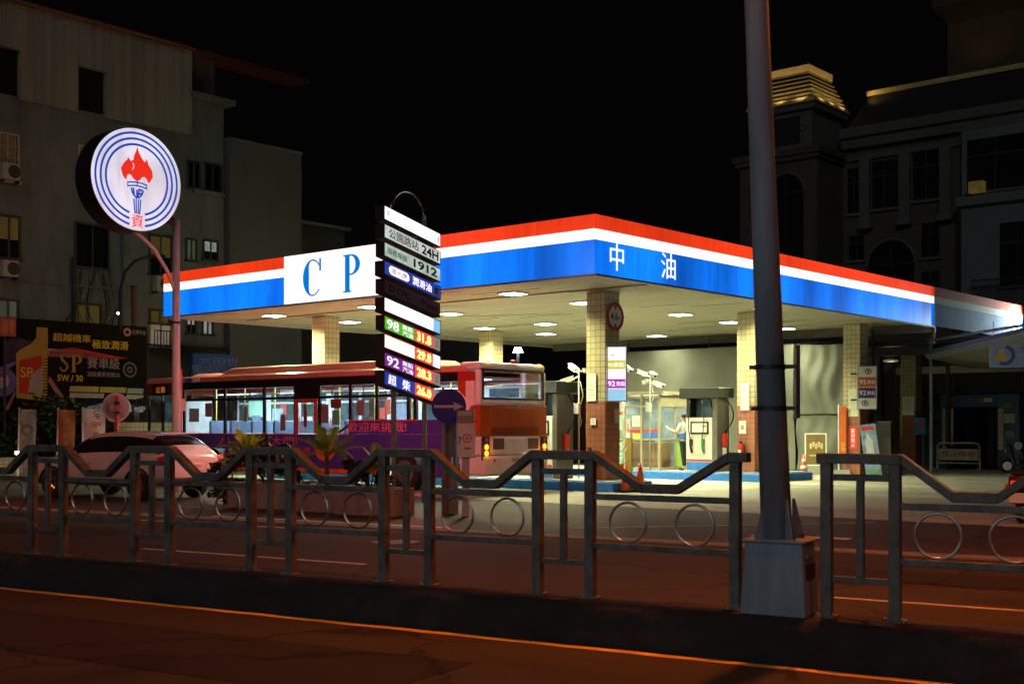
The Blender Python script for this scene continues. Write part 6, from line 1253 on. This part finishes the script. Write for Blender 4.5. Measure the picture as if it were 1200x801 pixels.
def aircon(px0, px1, py0, py1):
    x0, x1 = K(px0), K(px1); z0, z1 = Z((px0+px1)/2, py1), Z((px0+px1)/2, py0)
    mb = MB(); mb.box((x0, -0.42, z0), (x1, -0.08, z1), pm('aircon_case', (0.5, 0.46, 0.36), 0.6)); a = mb.build('air_conditioner', t, bevel=0.02)
    mb = MB(); r = (z1-z0)*0.40; mb.disc((x0+x1)/2+0.1, (z0+z1)/2, r, -0.425, DARKGREY, 28); mb.ring((x0+x1)/2+0.1, (z0+z1)/2, r*0.55, r*0.62, -0.43, GREYPAINT, n=24); mb.build('fan_grille', a)
    mb = MB(); mb.box((x0, -0.4, z0-0.1), (x0+0.06, -0.01, z0-0.005), DARKGREY); mb.box((x1-0.06, -0.4, z0-0.1), (x1, -0.01, z0-0.005), DARKGREY); mb.build('bracket', t)
aircon(-3, 17, 193, 212); aircon(-3, 15, 306, 325); aircon(177, 192, 324, 342)
mb = MB(); mb.cyl((K(143), -0.08, 1), (K(143), -0.08, 13.4), 0.05, CONC, n=8); mb.cyl((K(84), -0.08, 3), (K(84), -0.08, 8), 0.04, DARKGREY, n=8); mb.build('drain_pipe', t)
mb = MB(); random.seed(8)
for i in range(14):
    x = random.uniform(K(85), K(140)); mb.tube([(x, -0.03, random.uniform(7, 8.2)), (x+random.uniform(-.6, .6), -0.03, 6.2), (x+random.uniform(-1, 1), -0.03, random.uniform(4.2, 5.4))], 0.012, pm('dry_creeper', (0.03, 0.025, 0.018), 0.9), 4)
mb.build('dry_creeper', t)
random.seed(44)
bush(62, 47.2, 1.6, 0.9, 300, 'small rooftop plants just above the billboard edge', DLEAF, H(386, 47.2)-0.45, 'leafy_plant', 'plant', 0.1)
p = G(62, 47.2); tt = thing('low_shed', 'dark low shed roof behind the billboard holding plants', 'shed', (p.x, p.y, 0), V_ROT); mb = MB(); mb.box((-3, -0.8, 0), (7.5, 1.6, H(386, 47.2)-0.46), pm('shed_wall', (0.06, 0.06, 0.06), 0.8)); mb.build('wall', tt); mb = MB(); mb.box((-3.2, -1.0, H(386, 47.2)-0.459), (7.7, 1.8, H(386, 47.2)-0.40), DARKGREY); mb.build('roof', tt)

p = G(262, 52.3); t2 = thing('blank_building', 'plain windowless grey building adjoining the apartment building', 'building', (p.x, p.y, 0), V_ROT)
mb = MB(); mb.box((0.06, -0.35, 0), (3.9, 9, 13.6), pm('grey_render_plain', (0.13, 0.135, 0.14), 0.9, 0, 0.25, 0.4, 0.15, 12, (1, 1, 0.35))); mb.build('wall', t2); mb = MB(); mb.box((0.06, -0.38, 13.601), (3.93, 9, 13.72), CONC); mb.build('parapet', t2)
p = G(345, 60); t2 = thing('dark_building', 'very dark low building between the blank grey building and the canopy', 'building', (p.x, p.y, 0), V_ROT)
mb = MB(); mb.box((-2, 0, 0), (3.2, 8, 11.4), pm('dark_render', (0.07, 0.07, 0.075), 0.9)); mb.box((3.2, 0.4, 0), (14, 8, 6.4), pm('dark_render', (0.07, 0.07, 0.075), 0.9)); mb.build('wall', t2); mb = MB(); mb.box((-2.2, -0.3, 11.41), (3.4, 8, 11.55), CONC); mb.build('roof', t2)
mb = MB()
for x in (-0.5, 1.2, 5, 8, 11): mb.rect(x, x+0.9, 3.4, 4.8, -0.01 if x < 3 else 0.39, DARKGLASS)
mb.build('window', t2)
p = S(-16, 27); t2 = thing('wall', 'dark brick red wall behind the station, beyond the bus roof', 'wall', (p.x, p.y, 0), S_ROT)
mb = MB(); mb.box((-9, 0, 0), (6.5, 0.3, 3.4), pm('dark_red_brick', (0.12, 0.035, 0.03), 0.85)); mb.build('wall', t2); mb = MB(); mb.box((-9.05, -0.04, 3.401), (6.55, 0.34, 3.5), CONC); mb.build('coping', t2)
random.seed(55)
for i, x in enumerate((-12.5, -9.5, -6.5)):
    p = S(x, 31 + i); tr = thing('tree', ['dark leafy tree behind the station, nearest the rear of the bus', 'dark tree behind the station wall, middle of the group', 'dark tree behind the station, close to the tarpaulin'][i], 'tree', (p.x, p.y, 0), 0, 'dark trees behind the station')
    mb = MB(); mb.tube([(0, 0, 0), (0.1, 0, 1.6), (-0.1, 0.1, 3.0)], 0.16, pm('bark', (0.05, 0.035, 0.025), 0.9), 8, r1=0.08)
    for k in range(5): a = 1.3*k; mb.tube([(0, 0, 2.2), (math.cos(a)*.9, math.sin(a)*.9, 3.2), (math.cos(a)*1.4, math.sin(a)*1.4, 3.9)], 0.06, pm('bark', (0.05, 0.035, 0.025), 0.9), 6, r1=0.02)
    mb.build('trunk', tr)
    mb = MB(); cl = [(random.uniform(-1.8, 1.8), random.uniform(-1.5, 1.5), random.uniform(2.2, 4.6), random.uniform(.4, .9)) for _ in range(26)]
    for _ in range(2400):
        a, b, c, r = random.choice(cl); v = Vector((random.gauss(0, 1), random.gauss(0, 1), random.gauss(0, 1))).normalized()*r*random.uniform(.4, 1.1); c0 = Vector((a, b, c))+v; dd = Vector((random.gauss(0, 1), random.gauss(0, 1), random.gauss(0, .7))).normalized(); s = dd.orthogonal().normalized(); l = random.uniform(.06, .14)
        mb.add([c0-dd*l, c0+s*l*.5, c0+dd*l, c0-s*l*.5], [(0, 1, 2, 3)], DLEAF)
    mb.build('crown', tr)

# ================================================================== MANSARD BUILDING on the far right
STONE = pm('dim_stone', (0.15, 0.145, 0.13), 0.85, 0, 0.25, 0.6, 0.15, 10); SLATE = pm('dark_slate', (0.03, 0.03, 0.034), 0.6, 0, 0.3, 6); BROWNST = pm('brown_stone', (0.11, 0.095, 0.075), 0.85, 0, 0.25, 0.6)
TW = 4.25; tp = G(954, 70); t = thing('mansard_building', 'large dark mansard building with a corner tower and gold lit eaves', 'building', (tp.x, tp.y, 0), S_ROT)
mb = MB(); mb.box((-TW-0.5, 0.0, 0), (0.2, TW+0.3, 17.0), BROWNST); mb.box((-TW+0.15, 0.25, 17.35), (-0.25, TW-0.25, 19.6), STONE); mb.build('tower', t)
mb = MB(); mb.box((-TW-0.85, -0.3, 17.0), (0.5, TW+0.6, 17.35), BROWNST); mb.box((-TW-0.7, -0.2, 16.75), (0.35, TW+0.5, 16.995), BROWNST); mb.box((-TW, 0.05, 19.601), (-0.0, TW, 19.95), STONE); mb.build('tower_cornice', t)
mb = MB()
for k in range(5): x = -TW+0.55+k*0.72; mb.ring(x, 18.55, 0.16, 0.22, 0.24, SLATE, n=16)
mb.rect(-TW+0.3, -1.0, 17.7, 19.3, 0.2445, SLATE); mb.build('ornament_band', t)
GOLDLIT = pm('gold_eave', (0.72, 0.56, 0.24), 0.5); TIER = pm('roof_louvre', (0.30, 0.24, 0.12), 0.5)
mb = MB(); cx, cy = -TW/2, TW/2
def tier(w0, w1, z0, z1, m): mb.frustum((cx, cy), w0, w0, w1, w1, z0, z1, m)
tier(4.4, 4.25, 19.951, 20.22, GOLDLIT)
e1 = mb.build('eave', t)
mb = MB(); ws = [4.05, 3.85, 3.62, 3.38, 3.15, 2.95]
for i, w in enumerate(ws): z = 20.221 + i*0.27; tier(w-0.25, w-0.42, z, z+0.19, SLATE); tier(w, w-0.08, z+0.19, z+0.27, TIER)
mb.build('louvred_roof', t)
mb = MB(); tier(2.95, 2.95, 21.86, 22.25, GOLDLIT); mb.build('roof_cap', t)
for dx, dy in ((-1.5, -2.75), (0, -2.75), (1.5, -2.75), (2.75, 1.5), (2.75, 0), (2.75, -1.5)):
    L_ = lamp('eave_uplight', 'SPOT', (cx+dx, cy+dy, 19.97), 62, (1, 0.72, 0.30), t, spot=120, blend=0.8, radius=0.05)
    L_.rotation_euler = (Vector((cx+dx*0.62, cy+dy*0.62, 22.2)) - Vector((cx+dx, cy+dy, 19.97))).to_track_quat('-Z', 'Y').to_euler()
def arch(par, x, z0, z1, w, y, mat=VOID, n=16):
    r = w/2; zc = z1-r; pts = [(x-r, z0), (x+r, z0)] + [(x+r*math.cos(math.pi*i/n), zc+r*math.sin(math.pi*i/n)) for i in range(n+1)]
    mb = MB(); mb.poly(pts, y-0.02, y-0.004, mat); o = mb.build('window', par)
    mb = MB(); mb.tube([(x+(r+0.08)*math.cos(math.pi*i/n), y-0.03, zc+(r+0.08)*math.sin(math.pi*i/n)) for i in range(n+1)], 0.09, STONE, 6)
    mb.box((x-0.03, y-0.05, z0), (x+0.03, y-0.025, z1-0.1), DFRM); mb.box((x-r, y-0.05, zc-0.03), (x+r, y-0.025, zc+0.03), DFRM); mb.build('frame', o)
arch(t, -1.75, 9.5, 16.0, 2.2, 0.0)
FY = 3.2
mb = MB(); mb.box((0.21, FY, 0), (7.2, FY+10, 18.2), BROWNST); mb.build('main_wall', t)
mb = MB(); mb.box((0.21, FY-0.5, 18.2), (22, FY, 18.75), STONE); mb.box((0.21, FY-0.3, 17.6), (22, FY-0.0, 18.19), STONE); mb.box((0.21, FY-0.15, 16.9), (22, FY-0.002, 17.2), STONE); mb.build('main_cornice', t)
mb = MB(); zr0, zr1 = 18.76, 20.75
mb.add([(0.6,FY-0.3,zr0),(22,FY-0.3,zr0),(22,FY+1.0,zr1),(1.35,FY+1.0,zr1)], [(0,1,2,3)], SLATE); mb.add([(0.6,FY-0.3,zr0),(1.35,FY+1.0,zr1),(1.35,FY+8,zr1),(0.6,FY+9,zr0)], [(0,1,2,3)], SLATE); mb.add([(1.35,FY+1.0,zr1),(22,FY+1.0,zr1),(22,FY+8,zr1),(1.35,FY+8,zr1)], [(0,1,2,3)], SLATE); mb.build('mansard_roof', t)
mb = MB(); mb.box((1.25, FY+0.85, zr1+0.01), (22, FY+1.2, zr1+0.28), GOLDLIT); mb.build('ridge_band', t)
l = lamp('ridge_uplight', 'SPOT', (1.3, FY+0.2, zr1-0.35), 30, (1, 0.66, 0.20), t, spot=110, blend=0.9, radius=0.05); l.rotation_euler = (Vector((2.2, FY+1.0, zr1+0.2)) - l.location).to_track_quat('-Z', 'Y').to_euler()
def bay(x0, x1, z0, z1, y, name='window', mat=VOID):
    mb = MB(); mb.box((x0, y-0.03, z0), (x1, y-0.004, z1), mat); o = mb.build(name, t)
    mb = MB(); mb.box(((x0+x1)/2-0.04, y-0.06, z0), ((x0+x1)/2+0.04, y-0.031, z1), DFRM); mb.box((x0, y-0.06, z0+(z1-z0)*0.66), (x1, y-0.031, z0+(z1-z0)*0.70), DFRM); mb.box((x0-0.1, y-0.14, z0-0.16), (x1+0.1, y-0.002, z0-0.002), STONE); mb.build('frame', o)
for x0, x1, z0, z1 in ((0.5, 1.3, 13.9, 16.5), (2.0, 3.5, 14.0, 16.7), (4.4, 5.9, 14.2, 16.9), (0.6, 1.5, 11.2, 12.6), (4.9, 5.9, 11.0, 12.9), (0.7, 1.7, 8.3, 9.8), (4.9, 5.9, 8.0, 10.2)): bay(x0, x1, z0, z1, FY)
mb = MB()
for x in (1.65, 4.0, 6.3): mb.box((x-0.3, FY-0.35, 13.2), (x+0.3, FY-0.001, 16.89), STONE); mb.box((x-0.4, FY-0.42, 12.9), (x+0.4, FY-0.001, 13.199), STONE)
mb.build('pilaster', t)
arch(t, 3.1, 7.4, 12.1, 2.7, FY)
NB = pm('pale_render', (0.20, 0.215, 0.215), 0.85, 0, 0.22, 0.5)
YB = FY-0.9; mb = MB(); mb.box((7.3, YB, 0), (22, FY+9, 13.4), NB); mb.box((7.25, YB-0.25, 13.4), (22, FY-0.6, 13.9), NB); mb.box((7.3, FY-0.45, 13.9), (22, FY+9, 17.55), NB); mb.build('side_wing_wall', t)
for x0, x1, z0, z1 in ((9.5, 11.4, 9.0, 12.3), (12.1, 13.4, 9.4, 12.4), (14.5, 16.3, 9.2, 12.4), (9.2, 11.6, 4.5, 7.1), (12.1, 13.6, 4.6, 7.2)): bay(x0, x1, z0, z1, YB)
for x0, x1 in ((7.6, 10.6), (11.5, 14.2), (15, 17)): bay(x0, x1, 14.2, 17.0, FY-0.45)
mb = MB(); x0, x1 = 8.2, 11.6
for i in range(24): x = x0 + (x1-x0)*i/23; mb.box((x-0.015, YB-0.55, 8.1), (x+0.015, YB-0.52, 9.3), DFRM)
for i in range(8): mb.ring(x0+0.3+i*0.42, 8.7, 0.13, 0.16, YB-0.56, DFRM, n=14)
mb.box((x0, YB-0.57, 9.3), (x1, YB-0.50, 9.37), DFRM); mb.box((x0-0.1, YB-0.6, 7.95), (x1+0.1, YB-0.001, 8.1), NB); mb.build('balcony', t)
mb = MB(); mb.box((8.0, YB-0.5, 14.0), (8.8, YB-0.05, 14.6), em('ochre_lantern', (0.5, 0.36, 0.08), 0.10, 0.4, (4, 4, 4))); mb.build('window_unit', t, bevel=0.03)
mb = MB(); mb.box((11.5, YB-0.04, 13.95), (11.56, YB-0.0, 17.4), DFRM); mb.box((7.35, YB-0.09, 0), (7.45, YB-0.001, 13.3), DARKGREY); mb.build('drain_pipe', t)
# lit faintly by the street below
p = G(1148, 88); t2 = thing('tower_block', 'dim brown tower with a flared cap rising behind the mansard roof', 'building', (p.x, p.y, 0), S_ROT)
mb = MB(); mb.box((-2.3, 0, 0), (4, 4, 30.5), pm('tower_brown', (0.12, 0.08, 0.04), 0.85)); mb.build('shaft', t2); mb = MB(); mb.frustum((0.85, 2), 6.3, 4.0, 8.0, 5.6, 30.51, 31.6, pm('tower_brown', (0.12, 0.08, 0.04), 0.85)); mb.box((-3.1, -0.8, 31.61), (4.9, 4.8, 32.2), pm('tower_brown', (0.12, 0.08, 0.04), 0.85)); mb.frustum((0.85, 2), 5.5, 3.6, 3.5, 2.4, 32.21, 33.5, pm('tower_brown', (0.12, 0.08, 0.04), 0.85)); mb.build('cap', t2)
l = lamp('tower_uplight', 'SPOT', (0.5, -3.0, 26), 30, (1, 0.6, 0.15), t2, spot=90, blend=0.9); l.rotation_euler = (Vector((0.5, 0, 31)) - l.location).to_track_quat('-Z', 'Y').to_euler()

# ================================================================== SERVICE YARD right of the station
t = thing('service_shed', 'dark open shed with ribbed metal wall and cream beam beside the station', 'shed', (S_ORI.x, S_ORI.y, 0), S_ROT)
YW = 28.6; RIB = ribbed('shed_ribbed', (0.26, 0.25, 0.19), 0, 2.4, 0.5, 0.3, 0.4, 0.06)
mb = MB(); mb.box((-7, YW, 0.0), (16, YW+0.15, 4.9), RIB); mb.build('wall', t)
mb = MB(); mb.box((-5.5, 20.2, 4.45), (16, YW, 4.6), DARKGREY); mb.build('roof', t)
mb = MB(); mb.box((-4.0, 24.75, 3.62), (16, 24.95, 3.9), CREAM); mb.box((-4, 20.4, 4.1), (16, 20.55, 4.4), DARKGREY); mb.box((-4, YW-0.2, 2.75), (16, YW-0.05, 2.95), DARKGREY); mb.box((-4, YW-0.2, 1.75), (4.5, YW-0.05, 1.85), DARKGREY); mb.build('beam', t)
mb = MB()
for x in (-1.95, -4.6): mb.box((x-0.07, 24.7, 0), (x+0.07, 24.85, 4.44), DARKGREY)
mb.cyl((-4.5, YW-0.3, 3.4), (-2.2, YW-0.3, 1.2), 0.05, DARKGREY, n=8); mb.cyl((-5.4, YW-0.3, 3.9), (-3.0, YW-0.3, 1.8), 0.05, DARKGREY, n=8); mb.build('post', t)
lamp('yard_fill', 'POINT', (-3, 22, 3.9), 5, STATION, t, radius=0.15)  # added fill under the shed roof; its fitting is added too
mb = MB(); mb.box((-3.1, 21.9, 4.05), (-2.9, 22.1, 4.1), WHITE); mb.box((-3.2, 21.8, 3.99), (-2.8, 22.2, 4.049), em('yard_fill_glow', (1, 0.95, 0.7), 0.12)); mb.build('yard_fill_box', t)
# sloping awning in front of it
t = thing('sloping_awning', 'blue grey sloping metal awning below the unlit end of the canopy band', 'awning', (S_ORI.x, S_ORI.y, 0), S_ROT)
AW = pm('awning_steel', (0.20, 0.24, 0.30), 0.45, 0.3); a = S_ORI
mb = MB()
def P3(px, py, d): w = G(px, d, H(py, d)); c, s = math.cos(-S_ROT), math.sin(-S_ROT); q = w - Vector((S_ORI.x, S_ORI.y, 0)); return (c*q.x - s*q.y, s*q.x + c*q.y, w.z)
mb.tube([P3(1088, 416, 42.5), P3(1205, 389, 37.5)], 0.17, AW, 4); mb.tube([P3(1093, 398, 42.5), P3(1205, 380, 37.6)], 0.05, AW, 6); mb.build('beam', t)
mb = MB(); A_, B_ = Vector(P3(1088, 419, 42.6)), Vector(P3(1205, 394, 37.6)); A2, B2 = A_ + Vector((0.2, 3.2, -0.25)), B_ + Vector((0.2, 3.2, -0.9)); up = Vector((0, 0, 0.06))
mb.add([A_, B_, B2, A2, A_+up, B_+up, B2+up, A2+up], [(0,3,2,1),(4,5,6,7),(0,1,5,4),(1,2,6,5),(2,3,7,6),(3,0,4,7)], pm('awning_sheet', (0.26, 0.25, 0.20), 0.5)); mb.build('roof_sheet', t)
mb = MB(); mb.cyl((P3(1091, 416, 42.6)[0], P3(1091, 416, 42.6)[1], 0), P3(1091, 395, 42.6), 0.06, AW, n=8); mb.build('post', t)
p = G(1183, 36.5); t = thing('hanging_sign', 'pale blue hanging sign with yellow and pink blobs under the awning', 'sign', (p.x, p.y, H(416, 36.5)), R(-14))
mb = MB(); mb.box((-0.55, -0.03, -0.36), (0.9, 0.03, 0.34), pm('hanging_blue', (0.26, 0.36, 0.52), 0.5)); b = mb.build('sign_plate', t, bevel=0.01)
mb = MB(); mb.ring(-0.15, 0.0, 0.20, 0.30, -0.034, pm('deep_blue_art', (0.05, 0.08, 0.28)), -120, 80, 30); mb.disc(-0.25, -0.06, 0.17, -0.038, pm('yellow_art', (0.55, 0.42, 0.06)), 20, 0.12); mb.disc(-0.22, 0.1, 0.09, -0.038, pm('cream_art', (0.6, 0.52, 0.3)), 18); mb.disc(0.6, -0.06, 0.14, -0.036, pm('pink_art', (0.6, 0.2, 0.24)), 20); mb.build('print', b)
mb = MB(); mb.text('全', 0.42, 0.18, 0.2, INK, -0.036); mb.build('lettering', b)
mb = MB(); mb.cyl((-0.45, 0, 0.34), (-0.45, 0, 1.0), 0.012, STEEL, n=6); mb.cyl((0.7, 0, 0.34), (0.7, 0, 1.1), 0.012, STEEL, n=6); mb.build('hanger', t)
# car wash
p = S(-1.35, 26.0); t = thing('car_wash', 'dark blue car wash portal with red and white character strips', 'car wash', (p.x, p.y, 0), S_ROT)
CWB = pm('wash_blue', (0.035, 0.16, 0.27), 0.4, 0, 0.3, 3)
mb = MB(); mb.box((-1.42, 0, 0), (-0.92, 1.2, 2.85), CWB); mb.box((0.80, 0, 0), (1.62, 1.2, 2.85), CWB); mb.box((-0.92, 0.001, 2.35), (0.80, 1.2, 2.85), CWB); mb.build('frame_portal', t, bevel=0.03)
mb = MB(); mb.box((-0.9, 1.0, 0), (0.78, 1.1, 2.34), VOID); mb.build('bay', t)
mb = MB()
for x in (-0.5, 0.45): mb.cyl((x, 0.6, 0.1), (x, 0.6, 2.3), 0.24, pm('wash_brush', (0.03, 0.035, 0.05), 0.95, 0, 0.5, 30), n=18)
mb.build('brush', t)
for x, s in ((-1.22, '自動洗車請勿停車'), (0.92, '熄火放空檔拉手剎')):
    mb = MB(); mb.box((x-0.09, -0.02, 0.75), (x+0.09, -0.005, 2.3), PAPER); q_ = mb.build('character_strip', t); mb = MB(); mb.text(s, x, 1.52, 0.155, RINK, -0.024, 0.14, 0.01, True); mb.build('lettering', q_)
mb = MB(); mb.text('洗車', -0.05, 2.62, 0.24, pm('wash_letter', (0.35, 0.18, 0.25)), -0.006, 0.8); mb.box((-1.1, -0.012, 2.52), (-0.75, -0.002, 2.72), RINK); mb.box((0.3, -0.012, 2.55), (0.6, -0.002, 2.70), PAPER); mb.build('lettering', t)
mb = MB(); mb.box((1.05, -0.02, 1.75), (1.45, -0.004, 2.1), PAPER); mb.box((1.1, -0.02, 1.2), (1.4, -0.004, 1.45), pm('wash_card', (0.4, 0.4, 0.2))); mb.box((1.05, -0.02, 2.3), (1.45, -0.004, 2.5), pm('wash_yellow', (0.35, 0.3, 0.05))); mb.build('control_card', t)
p = S(-1.5, 24.6); t = thing('barrier', 'white tubular barrier with a red lettered board before the car wash', 'barrier', (p.x, p.y, 0), S_ROT)
mb = MB(); mb.tube([(-0.8, 0, 0), (-0.8, 0, 0.85), (-0.76, 0, 0.95), (-0.66, 0, 1.0), (0.66, 0, 1.0), (0.76, 0, 0.95), (0.8, 0, 0.85), (0.8, 0, 0)], 0.03, CREAM, 8); mb.cyl((-0.8, 0, 0.25), (0.8, 0, 0.25), 0.022, CREAM, n=8); mb.box((-0.86, -0.3, 0), (-0.76, 0.3, 0.04), CREAM); mb.box((0.76, -0.3, 0), (0.86, 0.3, 0.04), CREAM); mb.build('tube_frame', t)
mb = MB(); mb.box((-0.74, -0.015, 0.36), (0.74, 0.015, 0.78), pm('barrier_board', (0.5, 0.47, 0.36), 0.6)); b = mb.build('panel_board', t); mb = MB(); mb.text('禁止停車', 0, 0.58, 0.22, RINK, -0.02, 1.25, 0.01); mb.build('lettering', b)
p = S(-2.75, 24.1); t = thing('meter_box', 'blue box with a red mark on a pipe beside a dim column', 'meter box', (p.x, p.y, 0), S_ROT)
mb = MB(); mb.cyl((0.1, 0, 0), (0.1, 0, 1.3), 0.05, pm('pipe_blue', (0.05, 0.14, 0.2)), n=8); mb.build('pipe', t); mb = MB(); mb.box((-0.2, -0.12, 1.3), (0.25, 0.1, 1.95), pm('meter_blue', (0.05, 0.18, 0.36), 0.4)); mb.build('case', t, bevel=0.02); mb = MB(); mb.disc(0.05, 1.65, 0.11, -0.124, RINK, 16); mb.build('marking', t)
posted('notice', 'white notice sheet on the dim column by the car wash', 'notice', colF, PAPER, -0.2, 0.25, 2.05, 2.75, lines(7, 0.3, 0.5, GINK))
posted('notice', 'yellow vertical strip on the dim column by the car wash', 'notice', colF, pm('strip_yellow', (0.45, 0.38, 0.05)), -0.302, -0.21, 1.2, 2.5, None)
p = S(-2.2, 25.6); t = thing('character_board', 'narrow white board of small characters between dim column and car wash', 'board', (p.x, p.y, 0), S_ROT)
mb = MB(); mb.box((-0.12, -0.02, 0.9), (0.12, 0.02, 2.3), PAPER); b = mb.build('panel_board', t); mb = MB(); mb.text('洗車須知請排隊', 0, 1.6, 0.155, GINK, -0.024, 0.14, 0, True); mb.build('lettering', b); mb = MB(); mb.cyl((0, 0.04, 0), (0, 0.04, 2.2), 0.02, DARKGREY, n=8); mb.build('post', t)
# motorcycles
def scooter(loc, rz, label, paint):
    t = thing('motor_scooter', label, 'scooter', loc, rz, 'parked motor scooters')
    for x in (-0.62, 0.62):
        mb = MB(); mb.tube([(x+0.20*math.cos(a), 0, 0.25+0.20*math.sin(a)) for a in [2*math.pi*i/24 for i in range(24)]], 0.052, RUBBER, 10, closed=True); w = mb.build('wheel', t, smooth=True)
        mb = MB(); mb.cyl((x, -0.03, 0.25), (x, 0.03, 0.25), 0.15, STEEL, n=20); mb.build('rim', w)
    mb = MB(); mb.poly([(-0.92, 0.62), (-0.85, 0.80), (-0.1, 0.74), (0.0, 0.48), (0.05, 0.30), (0.42, 0.28), (0.45, 0.22), (-0.35, 0.22), (-0.45, 0.42), (-0.80, 0.48)], -0.15, 0.15, paint); mb.poly([(0.34, 0.26), (0.44, 0.27), (0.66, 0.92), (0.58, 1.0), (0.50, 0.96)], -0.18, 0.18, paint); mb.poly([(0.40, 0.42), (0.56, 0.48), (0.86, 0.42), (0.88, 0.50), (0.6, 0.58), (0.5, 0.55)], -0.07, 0.07, paint); mb.build('body', t, bevel=0.04)
    mb = MB(); mb.poly([(-0.82, 0.81), (-0.8, 0.89), (-0.45, 0.90), (-0.15, 0.82), (-0.08, 0.75)], -0.14, 0.14, BLACK); mb.build('seat', t, bevel=0.03)
    mb = MB(); mb.tube([(0.56, -0.36, 1.02), (0.58, -0.2, 1.05), (0.60, 0, 0.98), (0.58, 0.2, 1.05), (0.56, 0.36, 1.02)], 0.018, BLACK, 8); mb.cyl((0.60, 0, 0.98), (0.66, 0, 0.25), 0.035, STEEL, n=8); mb.build('handlebar', t)
    for s in (-1, 1):
        mb = MB(); mb.tube([(0.58, s*0.24, 1.05), (0.60, s*0.32, 1.22)], 0.010, BLACK, 6); mb.cyl((0.585, s*0.33, 1.27), (0.61, s*0.33, 1.27), 0.07, STEEL, n=16); mb.build('mirror', t)
        mb = MB(); mb.cyl((-0.86, s*0.15, 0.62), (-0.90, s*0.15, 0.62), 0.045, pm('amber_lens', (0.4, 0.1, 0.01), 0.2), n=14); mb.build('indicator', t)
    mb = MB(); mb.box((-0.95, -0.10, 0.60), (-0.90, 0.10, 0.72), em('scooter_tail', (0.9, 0.05, 0.02), 0.6)); mb.build('tail_light', t, bevel=0.015)
    mb = MB(); mb.box((-0.97, -0.12, 0.36), (-0.955, 0.12, 0.52), PAPER); mb.build('number_plate', t)
    mb = MB(); mb.poly([(-0.95, 0.50), (-0.80, 0.56), (-0.80, 0.50), (-0.93, 0.34)], -0.08, 0.08, BLACK); mb.build('mudguard', t)
    mb = MB(); mb.cyl((-0.85, -0.16, 0.30), (-0.25, -0.16, 0.28), 0.05, STEEL, r1=0.03, n=12); mb.build('exhaust', t)
    mb = MB(); mb.cyl((0.70, 0, 0.80), (0.66, 0, 0.79), 0.09, pm('clear_lens', (0.5, 0.5, 0.5), 0.2), n=16); mb.build('headlight', t)
p = G(1207, 21.2); scooter((p.x, p.y, 0), R(55), 'dark red scooter with red tail light just beyond the railing', pm('scooter_red', (0.10, 0.012, 0.012), 0.25, coat=0.6))
p = G(1203, 43); scooter((p.x, p.y, 0), R(150), 'black and chrome scooter parked beside the car wash', pm('scooter_black', (0.02, 0.02, 0.022), 0.2, coat=0.6))
p = G(1000, 44.3); t = thing('pale_panel', 'pale upright sheet behind the leaning standee', 'panel', (G(1033, 43).x, 43, 0), R(-20))
mb = MB(); mb.box((-0.25, -0.04, 0), (0.3, 0.04, 1.75), pm('pale_sheet', (0.35, 0.33, 0.24), 0.6)); mb.box((-0.3, -0.05, 1.751), (0.35, 0.05, 1.80), CREAM); mb.build('panel_board', t)
